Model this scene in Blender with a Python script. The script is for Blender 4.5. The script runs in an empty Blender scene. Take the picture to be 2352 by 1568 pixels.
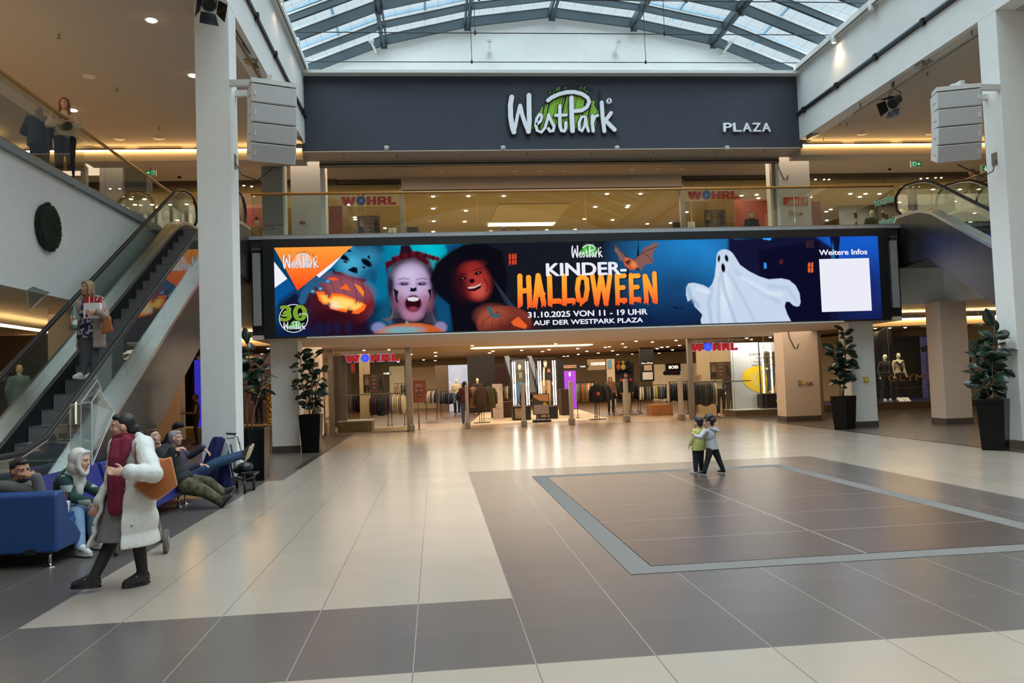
import bpy, bmesh, math, random
import numpy as np
from mathutils import Vector, Matrix
random.seed(7)
S = bpy.context.scene
COL = S.collection
# ------------------------------------------------------------------ camera, world, exposure, large lights
CF = 1843.0; CH = 1.75
def _cam():
    y, p, r = 9.67288792e-02, 4.60322562e-02, -3.58685252e-02
    cy, sy, cp, sp = math.cos(y), math.sin(y), math.cos(p), math.sin(p)
    f = Vector((sy*cp, cy*cp, sp)); ri = Vector((cy, -sy, 0)); up = ri.cross(f)
    c, s = math.cos(r), math.sin(r)
    return c*ri + s*up, -s*ri + c*up, f
CR, CU, CFW = _cam()
cd = bpy.data.cameras.new('camera'); cam = bpy.data.objects.new('camera', cd); COL.objects.link(cam)
cd.sensor_width = 36; cd.lens = CF*36/2352; cd.clip_end = 300; cd.clip_start = .05
cam.matrix_world = Matrix(((CR.x, CU.x, -CFW.x, 0), (CR.y, CU.y, -CFW.y, 0), (CR.z, CU.z, -CFW.z, CH), (0, 0, 0, 1)))
S.camera = cam
def ray(px, py): return CFW + CR*((px-1176)/CF) - CU*((py-784)/CF)
def at(px, py, Y):
    d = ray(px, py); return Vector((0, 0, CH)) + d*(Y/d.y)
def fl(px, py, z=0.0):
    d = ray(px, py); return Vector((0, 0, CH)) + d*((z-CH)/d.z)
def atx(px, py, X):
    d = ray(px, py); return Vector((0, 0, CH)) + d*(X/d.x)
S.view_settings.view_transform = 'Standard'; S.view_settings.look = 'None'
S.view_settings.exposure = 0.0; S.view_settings.gamma = 1.0
w = bpy.data.worlds.new('sky'); S.world = w; w.use_nodes = True
bg = w.node_tree.nodes['Background']; bg.inputs[0].default_value = (.82, .93, 1.0, 1)
_tc = w.node_tree.nodes.new('ShaderNodeTexCoord'); _sx = w.node_tree.nodes.new('ShaderNodeSeparateXYZ'); _mr = w.node_tree.nodes.new('ShaderNodeMapRange')   # overcast sky, brighter towards the zenith
_mr.inputs[1].default_value = .46; _mr.inputs[2].default_value = .68; _mr.inputs[3].default_value = .86; _mr.inputs[4].default_value = 5.6
w.node_tree.links.new(_tc.outputs['Generated'], _sx.inputs[0]); w.node_tree.links.new(_sx.outputs['Z'], _mr.inputs[0]); w.node_tree.links.new(_mr.outputs[0], bg.inputs[1])
def area(loc, sx, sy, power, col=(1, .78, .52), rot=(0, 0, 0), portal=False, name='ceiling_lamp_light'):
    l = bpy.data.lights.new(name, 'AREA'); l.shape = 'RECTANGLE'; l.size = sx; l.size_y = sy; l.energy = power; l.color = col
    if portal: l.cycles.is_portal = True
    o = bpy.data.objects.new(name, l); o.location = loc; o.rotation_euler = rot; COL.objects.link(o); return o
area((3.93, 7.7, 13.3), 15.4, 33, 1, portal=True, name='skylight_portal')
WARM = (1, .77, .54); WARM2 = (1, .82, .60)
area((-9.5, 8, 8.7), 4, 20, 260, WARM)            # upper gallery, left
area((17, 8, 8.7), 4, 20, 260, WARM)              # upper gallery, right
area((-9.5, 10, 3.4), 4, 18, 120, WARM)           # lower gallery, left
area((17.5, 12, 3.4), 4, 18, 160, WARM)           # lower gallery, right
area((4, 26.2, 8.95), 24, 2.5, 400, WARM)         # upper passage
area((4, 25.6, 2.97), 17, 4.0, 360, (1, .78, .56))          # lower passage
area((4, 33, 8.5), 16, 6, 300, WARM2)             # upper shop
area((4.5, 32, 3.14), 17, 4, 420, WARM2); area((4.5, 43, 3.14), 17, 12, 1300, WARM2)  # lower shop
area((-9, 31, 8.6), 8, 3, 120, WARM2); area((18, 31, 8.6), 8, 3, 160, WARM2)
area((17, 29.8, 3.3), 6, 1.5, 150, WARM2); area((12.0, 29.45, 3.08), 1.6, .5, 60, (1, .95, .86)); area((-9, 30, 3.3), 6, 2, 50, WARM2)  # middle lamp is added to brighten the backdrop in the right shop window
# ------------------------------------------------------------------ helpers
def c(r, g, b):
    f = lambda v: (v/255/12.92) if v/255 <= .04045 else ((v/255+.055)/1.055)**2.4
    return (f(r), f(g), f(b))
MATS = {}
def mat(name, col, rough=.5, metal=0., var=.06, vs=6., bump=0., bs=80., emit=0., ecol=None, spec=.5, trans=0., alpha=1., coat=0., sheen=0.):
    if name in MATS: return MATS[name]
    m = bpy.data.materials.new(name); m.use_nodes = True; nt = m.node_tree; b = nt.nodes['Principled BSDF']
    b.inputs['Base Color'].default_value = (*col, 1); b.inputs['Roughness'].default_value = rough; b.inputs['Metallic'].default_value = metal
    b.inputs['Specular IOR Level'].default_value = spec
    if trans: b.inputs['Transmission Weight'].default_value = trans
    if coat: b.inputs['Coat Weight'].default_value = coat
    if sheen: b.inputs['Sheen Weight'].default_value = sheen
    if emit:
        b.inputs['Emission Color'].default_value = (*(ecol or col), 1); b.inputs['Emission Strength'].default_value = emit
    tc = nt.nodes.new('ShaderNodeTexCoord')
    if var:
        n = nt.nodes.new('ShaderNodeTexNoise'); n.inputs['Scale'].default_value = vs; n.inputs['Detail'].default_value = 4
        nt.links.new(tc.outputs['Object'], n.inputs['Vector'])
        r = nt.nodes.new('ShaderNodeValToRGB'); e = r.color_ramp.elements
        e[0].position = .3; e[1].position = .7
        e[0].color = (*[x*(1-var) for x in col], 1); e[1].color = (*[min(1, x*(1+var)) for x in col], 1)
        nt.links.new(n.outputs['Fac'], r.inputs['Fac']); nt.links.new(r.outputs['Color'], b.inputs['Base Color'])
    if bump:
        n2 = nt.nodes.new('ShaderNodeTexNoise'); n2.inputs['Scale'].default_value = bs
        nt.links.new(tc.outputs['Object'], n2.inputs['Vector'])
        bp = nt.nodes.new('ShaderNodeBump'); bp.inputs['Strength'].default_value = bump; bp.inputs['Distance'].default_value = .02
        nt.links.new(n2.outputs['Fac'], bp.inputs['Height']); nt.links.new(bp.outputs['Normal'], b.inputs['Normal'])
    MATS[name] = m; return m
def glassmat(name, tint=(.93, .97, .96), refl=.08, rough=0.0):
    # thin architectural pane: clear, tinted, with a fresnel reflection
    if name in MATS: return MATS[name]
    m = bpy.data.materials.new(name); m.use_nodes = True; nt = m.node_tree; nt.nodes.clear()
    o = nt.nodes.new('ShaderNodeOutputMaterial'); mx = nt.nodes.new('ShaderNodeMixShader'); t = nt.nodes.new('ShaderNodeBsdfTransparent')
    g = nt.nodes.new('ShaderNodeBsdfGlossy'); g.inputs['Roughness'].default_value = rough; t.inputs[0].default_value = (*tint, 1)
    lw = nt.nodes.new('ShaderNodeLayerWeight'); lw.inputs[0].default_value = .35
    mm = nt.nodes.new('ShaderNodeMath'); mm.operation = 'MULTIPLY_ADD'; mm.inputs[1].default_value = .42; mm.inputs[2].default_value = refl; mm.use_clamp = True
    nt.links.new(lw.outputs['Fresnel'], mm.inputs[0]); nt.links.new(mm.outputs[0], mx.inputs[0])
    nt.links.new(t.outputs[0], mx.inputs[1]); nt.links.new(g.outputs[0], mx.inputs[2]); nt.links.new(mx.outputs[0], o.inputs[0])
    MATS[name] = m; return m
V3 = lambda *a: Vector(a)
class MB:
    def __init__(s): s.v = []; s.f = []; s.m = []
    def add(s, vs, fs, m=0):
        k = len(s.v); s.v += [tuple(x) for x in vs]; s.f += [tuple(i+k for i in f) for f in fs]; s.m += [m]*len(fs); return s
    def box(s, x0, y0, z0, x1, y1, z1, m=0):
        x0, x1 = sorted((x0, x1)); y0, y1 = sorted((y0, y1)); z0, z1 = sorted((z0, z1))
        return s.add([(x0,y0,z0),(x1,y0,z0),(x1,y1,z0),(x0,y1,z0),(x0,y0,z1),(x1,y0,z1),(x1,y1,z1),(x0,y1,z1)],
            [(0,3,2,1),(4,5,6,7),(0,1,5,4),(1,2,6,5),(2,3,7,6),(3,0,4,7)], m)
    def obox(s, cen, ax, ay, az, m=0):   # oriented box with half-vectors
        cen = Vector(cen); vs = []
        for k in (-1, 1):
            for i, j in ((-1,-1),(1,-1),(1,1),(-1,1)): vs.append(cen+ax*i+ay*j+az*k)
        return s.add(vs, [(0,3,2,1),(4,5,6,7),(0,1,5,4),(1,2,6,5),(2,3,7,6),(3,0,4,7)], m)
    def bar(s, p0, p1, w_, h, m=0, up=None):
        p0, p1 = Vector(p0), Vector(p1); d = (p1-p0); up = Vector(up or (0,0,1))
        if abs(d.normalized().dot(up)) > .98: up = Vector((0,1,0))
        sx = d.cross(up).normalized(); u = sx.cross(d).normalized()
        return s.obox((p0+p1)/2, sx*w_/2, d/2, u*h/2, m)
    def prism(s, pts, vec, m=0):   # planar polygon extruded by vec
        n = len(pts); vec = Vector(vec); a = [Vector(p) for p in pts]; b = [p+vec for p in a]
        return s.add(a+b, [tuple(range(n-1,-1,-1)), tuple(range(n, 2*n))]+[(i,(i+1)%n,(i+1)%n+n,i+n) for i in range(n)], m)
    def poly(s, pts, m=0): return s.add(pts, [tuple(range(len(pts)))], m)
    def rings(s, rs, cap=True, closed=True, m=0):
        n = len(rs[0]); vs = [p for r in rs for p in r]; fs = []
        for i in range(len(rs)-1):
            for j in range(n if closed else n-1):
                k = (j+1) % n; fs.append((i*n+j, i*n+k, (i+1)*n+k, (i+1)*n+j))
        if cap: fs += [tuple(range(n-1,-1,-1)), tuple(range((len(rs)-1)*n, len(rs)*n))]
        return s.add(vs, fs, m)
    def tube(s, pts, r, seg=8, m=0, cap=True):
        pts = [Vector(p) for p in pts]; rr = r if isinstance(r, (list, tuple)) else [r]*len(pts)
        out = []; pu = None
        for i, p in enumerate(pts):
            d = (pts[min(i+1, len(pts)-1)]-pts[max(i-1, 0)])
            d = d.normalized() if d.length > 1e-9 else Vector((0,0,1))
            if pu is None:
                a = Vector((0,0,1)) if abs(d.z) < .9 else Vector((0,1,0)); u = d.cross(a).normalized()
            else: u = (pu - d*pu.dot(d)).normalized()
            pu = u; v = d.cross(u)
            out.append([p+(u*math.cos(t)+v*math.sin(t))*rr[i] for t in [2*math.pi*j/seg for j in range(seg)]])
        return s.rings(out, cap, True, m)
    def ell(s, cen, rx, ry, rz, m=0, nu=12, nv=8, X=None, Yv=None, Z=None):
        cen = Vector(cen); X = X or Vector((1,0,0)); Yv = Yv or Vector((0,1,0)); Z = Z or Vector((0,0,1)); vs = [cen-Z*rz]; fs = []
        for i in range(1, nv):
            a = -math.pi/2+math.pi*i/nv
            for j in range(nu):
                t = 2*math.pi*j/nu; vs.append(cen+X*(rx*math.cos(a)*math.cos(t))+Yv*(ry*math.cos(a)*math.sin(t))+Z*(rz*math.sin(a)))
        vs.append(cen+Z*rz); L = len(vs)-1
        for j in range(nu):
            k = (j+1) % nu; fs.append((0, 1+k, 1+j)); fs.append((L, L-nu+j, L-nu+k))
            for i in range(nv-2): fs.append((1+i*nu+j, 1+i*nu+k, 1+(i+1)*nu+k, 1+(i+1)*nu+j))
        return s.add(vs, fs, m)
    def lathe(s, cen, prof, seg=16, m=0, axis=None):
        cen = Vector(cen); Z = Vector(axis or (0,0,1)).normalized(); X = Z.orthogonal().normalized(); Yv = Z.cross(X)
        return s.rings([[cen+Z*z+(X*math.cos(t)+Yv*math.sin(t))*r for t in [2*math.pi*j/seg for j in range(seg)]] for r, z in prof], True, True, m)
    def cap(s, p0, r0, p1, r1, m=0, seg=12):   # tapered capsule
        p0, p1 = Vector(p0), Vector(p1); d = p1-p0; L = d.length
        d = d/L if L > 1e-6 else Vector((0,0,1)); pr = []
        for i in range(5):
            a = math.pi/2*(i/4); pr.append((max(r0*math.sin(a), 1e-4), -r0*math.cos(a)))
        for i in range(5):
            a = math.pi/2*(i/4); pr.append((max(r1*math.cos(a), 1e-4), L+r1*math.sin(a)))
        return s.lathe(p0, pr, seg, m, d)
    def chain(s, pts, rs, m=0, seg=12):
        for i in range(len(pts)-1): s.cap(pts[i], rs[i], pts[i+1], rs[i+1], m, seg)
        return s
    def build(s, name, mats, parent=None, smooth=False, bevel=0., seg=2, label=None):
        if not isinstance(mats, (list, tuple)): mats = [mats]
        a = np.array(s.v, dtype=np.float64).reshape(-1, 3); lo, hi = a.min(0), a.max(0); base = Vector(((lo[0]+hi[0])/2, (lo[1]+hi[1])/2, lo[2]))
        me = bpy.data.meshes.new(name); me.from_pydata([tuple(x) for x in (a-np.array(base))], [], s.f)
        for m in mats: me.materials.append(m)
        me.polygons.foreach_set('material_index', s.m)
        if smooth: me.polygons.foreach_set('use_smooth', [True]*len(me.polygons))
        me.update()
        o = bpy.data.objects.new(name, me); COL.objects.link(o)
        if parent is not None:
            o.parent = parent; p = parent; off = Vector((0,0,0))
            while p is not None: off += p.location; p = p.parent
            o.location = base-off
        else: o.location = base
        if bevel:
            b = o.modifiers.new('bevel', 'BEVEL'); b.width = bevel; b.segments = seg; b.limit_method = 'ANGLE'; b.angle_limit = .6
        if label: o['label'] = label
        return o
def fixn(o):
    bm = bmesh.new(); bm.from_mesh(o.data); bmesh.ops.recalc_face_normals(bm, faces=bm.faces); bm.to_mesh(o.data); bm.free(); return o
def tag(o, label, cat, group=None, kind=None):
    o['label'] = label; o['category'] = cat
    if group: o['group'] = group
    if kind: o['kind'] = kind
    return o
def st(o): o['kind'] = 'structure'; return o
def thing(name, loc, label, cat, group=None):
    o = bpy.data.objects.new(name, None); o.empty_display_size = .1; o.location = loc; COL.objects.link(o); return tag(o, label, cat, group)
def dup(o, loc, label=None, group=None, rz=None):
    r = o.copy(); COL.objects.link(r); r.location = loc
    if rz is not None: r.rotation_euler = (0, 0, rz)
    if label: r['label'] = label
    if group: r['group'] = group
    for ch in list(o.children):
        k = ch.copy(); COL.objects.link(k); k.parent = r
        for g in list(ch.children):
            q = g.copy(); COL.objects.link(q); q.parent = k
    return r
def bake(o, voxel, it=4, fac=.6):
    # fuse overlapping volumes of one part into a single continuous skin
    r = o.modifiers.new('r', 'REMESH'); r.mode = 'VOXEL'; r.voxel_size = voxel; r.use_smooth_shade = True
    if it: q = o.modifiers.new('s', 'SMOOTH'); q.iterations = it; q.factor = fac
    dg = bpy.context.evaluated_depsgraph_get(); dg.update()
    me = bpy.data.meshes.new_from_object(o.evaluated_get(dg)); ms = [m for m in o.data.materials]
    o.modifiers.clear(); o.data = me
    me.materials.clear()
    for m in ms[:1]: me.materials.append(m)
    me.polygons.foreach_set('use_smooth', [True]*len(me.polygons)); me.polygons.foreach_set('material_index', [0]*len(me.polygons))
    return o
def text(name, body, p0, px, pz, mt, parent, nrm=(0,-1,0), depth=.0, bold=.03, sp=1.0, rightv=None):
    # lettering in a box: p0 lower-left corner, px = width, pz = height, facing nrm
    cu = bpy.data.curves.new(name, 'FONT'); cu.body = body; cu.size = 1; cu.offset = 0; cu.space_character = sp; cu.fill_mode = 'FRONT' if depth == 0 else 'BOTH'
    cu.resolution_u = 4
    if depth: cu.extrude = .5
    t = bpy.data.objects.new(name, cu); COL.objects.link(t)
    dg = bpy.context.evaluated_depsgraph_get(); dg.update(); me = bpy.data.meshes.new_from_object(t.evaluated_get(dg))
    bpy.data.objects.remove(t); n = Vector(nrm).normalized(); rt = Vector(rightv) if rightv else Vector((0,0,1)).cross(n)*1.0
    rt.normalize(); up = n.cross(rt)
    if up.z < 0: up = -up
    a = np.array([v.co for v in me.vertices]); lo, hi = a.min(0), a.max(0); b = MB(); p0 = Vector(p0)
    for v in a:
        u = (v[0]-lo[0])/(hi[0]-lo[0])*px; h = (v[1]-lo[1])/(hi[1]-lo[1])*pz; d = ((v[2]-lo[2])/(hi[2]-lo[2])*depth) if depth else 0
        b.v.append(tuple(p0+rt*u+up*h+n*d))
    b.f = [tuple(p.vertices) for p in me.polygons]; b.m = [0]*len(b.f)
    if bold > .015:   # heavier weight: the same outline repeated a little apart
        v0, f0 = list(b.v), list(b.f); k = pz/max(hi[1]-lo[1], 1e-6)*bold*.75; kx = min(k, px*.5)
        for i in range(8):
            a_ = math.pi*i/4; dv = rt*math.cos(a_)*kx+up*math.sin(a_)*k*.6+n*.0007*(i+1); b.add([Vector(v)+dv for v in v0], f0)
    bpy.data.meshes.remove(me)
    return b.build(name, mt, parent)
def ptext(name, body, xl, yb, xr, yt, Y, mt, parent, **k):   # lettering placed on a wall facing the hall
    a = at(xl, yb, Y); b = at(xr, yt, Y); return text(name, body, (a.x, Y, a.z), b.x-a.x, b.z-a.z, mt, parent, **k)
# ------------------------------------------------------------------ materials of the building
WHITE = mat('white_plaster', c(230, 230, 226), .75, var=.02, bump=.05, bs=40)
CREAM = mat('cream_plaster', c(214, 196, 178), .75, var=.03, bump=.05, bs=40)
CEIL = mat('ceiling_plaster', c(190, 179, 166), .8, var=.02)
NAVY = mat('navy_fascia_paint', c(54, 58, 70), .6, var=.05, vs=1.5)
BASEB = mat('brown_skirting_tile', c(84, 76, 68), .35, var=.05)
STEEL = mat('brushed_steel', c(206, 204, 200), .36, 1., var=.05, vs=3)
STEELD = mat('dark_brushed_steel', c(112, 108, 104), .36, 1., var=.05, vs=3)
CHROME = mat('chrome', c(205, 205, 205), .12, 1., var=0)
ALU = mat('grey_aluminium', c(150, 140, 128), .4, .7, var=.04)
BLACK = mat('black_paint', c(22, 22, 24), .45, var=0)
BLACKG = mat('black_gloss', c(11, 11, 12), .28, var=0, spec=.25)
RUBBER = mat('black_rubber', c(20, 20, 20), .5, var=.1)
ROOFM = mat('grey_roof_steel', c(74, 86, 92), .45, .3, var=.05)
ROOFD = mat('dark_roof_steel', c(64, 72, 78), .45, .3, var=.05)
SKYM = mat('pale_roof_channel', c(160, 188, 205), .35, .2, var=.08)
WOOD = mat('oak_handrail', c(176, 124, 62), .35, var=.12, vs=20)
GLASS = glassmat('clear_glass', (.90, .95, .93), .01)
GLASS2 = glassmat('balustrade_glass', (.86, .92, .89), .01)
SHOPG = glassmat('shopfront_glass', (.90, .92, .89), .01)
COVE = mat('warm_cove_strip', (1, .62, .22), .5, emit=16, ecol=(1, .60, .22), var=0)
LAMP = mat('warm_lamp_lens', (1, .86, .62), .5, emit=14, ecol=(1, .84, .60), var=0)
LAMPH = mat('hot_lamp_lens', (1, .9, .75), .5, emit=40, ecol=(1, .80, .55), var=0)
WLAMP = mat('white_tube_light', (1, .97, .88), .5, emit=7, ecol=(1, .95, .84), var=0)
WPAINT = mat('white_gloss_paint', c(215, 213, 208), .35, var=.02)
GREYP = mat('grey_duct_paint', c(128, 140, 146), .5, var=.03)

def tilemat(name, col, joint, jw=.004, rough=.22, var=.05, off=(.56, 6.47), size=.75, yhalf=False):
    m = bpy.data.materials.new(name); m.use_nodes = True; nt = m.node_tree; N = nt.nodes; L = nt.links; b = N['Principled BSDF']
    g = N.new('ShaderNodeNewGeometry'); mp = N.new('ShaderNodeVectorMath'); mp.operation = 'SUBTRACT'; mp.inputs[1].default_value = (off[0], off[1], 0)
    L.new(g.outputs['Position'], mp.inputs[0]); sc = N.new('ShaderNodeVectorMath'); sc.operation = 'DIVIDE'; sc.inputs[1].default_value = (size, size, 1)
    L.new(mp.outputs[0], sc.inputs[0]); fr = N.new('ShaderNodeVectorMath'); fr.operation = 'FRACTION'; L.new(sc.outputs[0], fr.inputs[0])
    sp = N.new('ShaderNodeSeparateXYZ'); L.new(fr.outputs[0], sp.inputs[0]); res = []
    for ax, wd in (('X', jw), ('Y', jw*.75)):
        a = N.new('ShaderNodeMath'); a.operation = 'SUBTRACT'; a.inputs[1].default_value = .5; L.new(sp.outputs[ax], a.inputs[0])
        d = N.new('ShaderNodeMath'); d.operation = 'ABSOLUTE'; L.new(a.outputs[0], d.inputs[0])
        e = N.new('ShaderNodeMath'); e.operation = 'GREATER_THAN'; e.inputs[1].default_value = .5-wd/size; L.new(d.outputs[0], e.inputs[0])
        if ax == 'Y':
            h = N.new('ShaderNodeMath'); h.operation = 'MULTIPLY'; h.inputs[1].default_value = .35; L.new(e.outputs[0], h.inputs[0]); e = h
        res.append(e)
    mx = N.new('ShaderNodeMath'); mx.operation = 'MAXIMUM'; L.new(res[0].outputs[0], mx.inputs[0]); L.new(res[1].outputs[0], mx.inputs[1])
    flr = N.new('ShaderNodeVectorMath'); flr.operation = 'FLOOR'; L.new(sc.outputs[0], flr.inputs[0])
    wn = N.new('ShaderNodeTexWhiteNoise'); wn.noise_dimensions = '2D'; L.new(flr.outputs[0], wn.inputs['Vector'])
    ns = N.new('ShaderNodeTexNoise'); ns.inputs['Scale'].default_value = 2.2; ns.inputs['Detail'].default_value = 6; L.new(g.outputs['Position'], ns.inputs['Vector'])
    ad = N.new('ShaderNodeMath'); ad.operation = 'ADD'; L.new(wn.outputs['Value'], ad.inputs[0]); L.new(ns.outputs['Fac'], ad.inputs[1])
    mr = N.new('ShaderNodeMapRange'); mr.inputs[1].default_value = .3; mr.inputs[2].default_value = 1.6; mr.inputs[3].default_value = 1-var; mr.inputs[4].default_value = 1+var; L.new(ad.outputs[0], mr.inputs[0])
    cm = N.new('ShaderNodeVectorMath'); cm.operation = 'SCALE'; cm.inputs[0].default_value = col; L.new(mr.outputs[0], cm.inputs['Scale'])
    mix = N.new('ShaderNodeMix'); mix.data_type = 'RGBA'; L.new(mx.outputs[0], mix.inputs['Factor']); L.new(cm.outputs[0], mix.inputs['A']); mix.inputs['B'].default_value = (*joint, 1)
    L.new(mix.outputs['Result'], b.inputs['Base Color']); b.inputs['Specular IOR Level'].default_value = .5
    rr = N.new('ShaderNodeMapRange'); rr.inputs[3].default_value = rough*.94; rr.inputs[4].default_value = rough*1.06; L.new(ns.outputs['Fac'], rr.inputs[0]); L.new(rr.outputs[0], b.inputs['Roughness'])
    return m
TL = tilemat('light_stone_tile', c(164, 150, 135), c(120, 108, 96))
TD = tilemat('dark_stone_tile', c(93, 86, 82), c(150, 140, 130), jw=.003, rough=.26)
TG = tilemat('side_aisle_tile', c(88, 80, 74), c(130, 122, 114), jw=.003, rough=.28)
TS = tilemat('shop_floor_tile', c(158, 130, 98), c(170, 140, 105), rough=.3, jw=.002)
PARQ = mat('brown_shop_parquet', c(100, 70, 44), .35, var=.15, vs=3)
# ------------------------------------------------------------------ floor
f = MB()
def frect(x0, x1, y0, y1, m): f.poly([(x0,y0,0),(x1,y0,0),(x1,y1,0),(x0,y1,0)], m)
frect(-16, -3.19, -9, 28.9, 2); frect(11.06, 24, -9, 28.9, 2)
frect(-3.19, 11.06, -9, 4.97, 0); frect(-3.19, 11.06, 4.97, 6.47, 1)
frect(-3.19, .56, 6.47, 15.47, 0); frect(.56, 7.36, 6.47, 15.42, 1); frect(.56, 7.36, 15.42, 15.47, 0); frect(7.36, 11.06, 6.47, 15.47, 0)
frect(-3.19, -2.9, 15.47, 28.9, 2); frect(-2.9, 11.06, 15.47, 28.9, 0)
frect(-16, 24, 28.9, 33.5, 3); frect(-16, 24, 33.5, 62, 4)
fo = st(f.build('floor', [TL, TD, TG, TS, PARQ]))
b = MB(); b.box(11.0, 13.5, .0005, 11.1, 25.5, .002); st(b.build('trim_1', BLACK))
b = MB(); b.box(-3.05, 17.5, .0005, -2.9, 22.5, .002); st(b.build('trim_2', BLACK))
# stage hatch let into the floor
HB = mat('granite_border', c(112, 107, 101), .85, var=.18, vs=120); HP = mat('hatch_panel_laminate', c(78, 66, 62), .3, var=.10, vs=3); HJ = mat('hatch_joint_strip', c(168, 160, 150), .3, .6, var=0)
t = thing('stage_hatch', (3.94, 10.6, 0), 'dark panelled stage hatch with grey granite border set in the floor', 'floor hatch')
b = MB()
for r in ((1.65,6.98,6.24,7.22),(1.65,13.98,6.24,14.27),(1.65,7.22,1.89,13.98),(6.0,7.22,6.24,13.98)): b.box(r[0], r[1], .001, r[2], r[3], .004)
b.build('border', HB, t)
for i in range(2):
    for j in range(6):
        x0 = 1.9+i*2.05; y0 = 7.23+j*1.125; b = MB(); b.box(x0, y0, .001, x0+2.035, y0+1.11, .0055); b.build('panel', HP, t)
b = MB(); b.box(3.93, 7.22, .001, 3.955, 13.98, .007)
for j in range(1, 6): b.box(1.89, 7.212+j*1.125, .001, 6.0, 7.234+j*1.125, .007)
b.build('joint_strip', HJ, t)
# ------------------------------------------------------------------ walls, beams, columns, slabs
def sbox(name, *a, m=WHITE, bev=0.): b = MB(); b.box(*a); return st(b.build(name, m, bevel=bev))
sbox('wall_back', -3.65, 23.5, 8.556, 11.52, 24.5, 10.78, m=NAVY)
sbox('trim_3', -3.65, 23.5, 8.535, 11.52, 24.52, 8.556, m=CREAM)
sbox('trim_4', -3.3, 24.52, 8.36, 11.2, 24.66, 8.54, m=ALU); sbox('trim_5', -3.3, 24.54, 8.43, 11.2, 24.52, 8.46, m=BLACK)
for n, x0, x1 in (('left', -3.97, -3.56), ('right', 11.43, 11.84)):
    sbox('beam_'+n, x0, -9, 8.79, x1, 23.5, 11.0); xi = (x1-.02, x1+.17) if n == 'left' else (x0-.17, x0+.02)
    sbox('trim_'+('6' if n == 'left' else '7'), xi[0], -9, 10.88, xi[1], 23.3, 11.02)
    xj = (x1+.10, x1+.125) if n == 'left' else (x0-.125, x0-.10)
    b = MB(); b.box(xj[0], -9, 10.875, xj[1], 23.3, 10.882); st(b.build('trim_8', BLACK))
sbox('trim_9', -3.58, 23.22, 10.78, 11.45, 24.3, 10.87)
sbox('column_left', -4.17, 14.79, 0, -3.56, 15.33, 8.79, bev=.012); sbox('column_right', 11.43, 14.79, 0, 12.05, 15.33, 8.79, bev=.012)
sbox('baseboard_right', 11.42, 14.78, 0, 12.06, 15.34, .17, m=BASEB); sbox('baseboard_left', -4.18, 14.78, 0, -3.55, 15.34, .17, m=BASEB)
NODES = [(-3.75, 11.0), (-1.23, 11.98), (1.31, 12.55), (3.93, 12.88), (6.5, 12.56), (9.03, 12.03), (11.62, 11.0)]
b = MB(); b.prism([(-4.2, 24.25, 10.78), (12, 24.25, 10.78), (12, 24.25, 11.3)]+[(x, 24.25, z+.25) for x, z in NODES[::-1]]+[(-4.2, 24.25, 11.3)], (0, .3, 0)); fixn(st(b.build('wall_gable', WHITE)))
# galleries
sbox('ceiling_left', -16, -9, 8.79, -3.97, 23.9, 8.95, m=CEIL); sbox('ceiling_right', 11.84, -9, 8.79, 24, 23.9, 8.95, m=CEIL)
sbox('ceiling', -16, 23.9, 9.05, 24, 29.2, 9.2, m=CEIL)
for n, x0, x1 in (('left', -16, -3.65), ('right', 11.52, 24)): sbox('trim_10', x0, 23.66, 8.36, x1, 24.35, 8.62, m=CEIL); sbox('trim_11', x0, 24.35, 8.40, x1, 24.5, 9.05, m=BASEB)
sbox('wall_left', -16.2, -9, 0, -16, 62, 9.2, m=CREAM); sbox('wall_right', 24, -9, 0, 24.2, 62, 9.2, m=CREAM)
sbox('wall_front', -16, -9.2, 0, 24, -9, 13.5, m=CREAM)
sbox('ceiling_outer', -16, 29.2, 8.95, 24, 62, 9.1, m=CEIL)
# upper floor slab and bridge
SLAB = mat('slab_edge_plaster', c(226, 226, 223), .75, var=.02, bump=.05, bs=40)
sbox('slab_left', -16, -9, 3.51, -6.75, 22.3, 5.68, m=SLAB); sbox('slab_right', 15.05, -9, 3.51, 24, 22.3, 5.68, m=SLAB)
sbox('slab_rear', -16, 22.3, 3.51, -4.7, 28.95, 5.66, m=CREAM); sbox('slab_rear', 13.1, 22.3, 3.51, 24, 28.95, 5.66, m=WHITE)
sbox('slab_bridge', -4.72, 21.5, 3.1, 13.2, 28.95, 5.62, m=mat('dark_bridge_paint', c(52, 52, 56), .6)); sbox('ceiling_bridge', -4.7, 21.34, 2.985, 13.1, 28.8, 3.1, m=CREAM)
sbox('trim_12', -4.78, 21.42, 5.62, 13.28, 21.66, 5.71, m=mat('grey_ledge_metal', c(176, 180, 184), .4, .4))
sbox('trim_13', -6.9, -9, 5.68, -6.66, 22.3, 5.80, m=GREYP); sbox('trim_14', 15.0, -9, 5.68, 15.2, 22.3, 5.80, m=GREYP)
# lower and upper pillars
for nm, x0, x1, y0, y1 in (('a', -4.37, -3.65, 21.98, 22.7), ('b', -4.35, -3.64, 25.9, 26.6), ('c', 11.5, 12.7, 25.6, 26.3), ('d', 11.82, 12.55, 21.92, 22.5), ('e', 14.42, 15.22, 21.62, 22.3), ('f', -8.95, -8.1, 26.4, 27.0)):
    sbox('pillar', x0, y0, 0, x1, y1, 3.0 if x0 < 14 and x0 > -5 else 3.51, m=WHITE if nm in 'ad' else CREAM); sbox('baseboard', x0-.012, y0-.012, 0, x1+.012, y1, .17, m=BASEB)
sbox('pillar', -4.35, 25.6, 5.66, -3.3, 26.3, 9.05, m=WHITE); sbox('pillar', 11.51, 25.6, 5.66, 12.73, 26.3, 9.05, m=WHITE)
sbox('trim_15', -5.04, 24.6, 5.66, -4.42, 25.1, 8.5, m=GREYP); sbox('trim_16', -4.42, 24.6, 5.66, -4.36, 25.0, 8.5)
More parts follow.
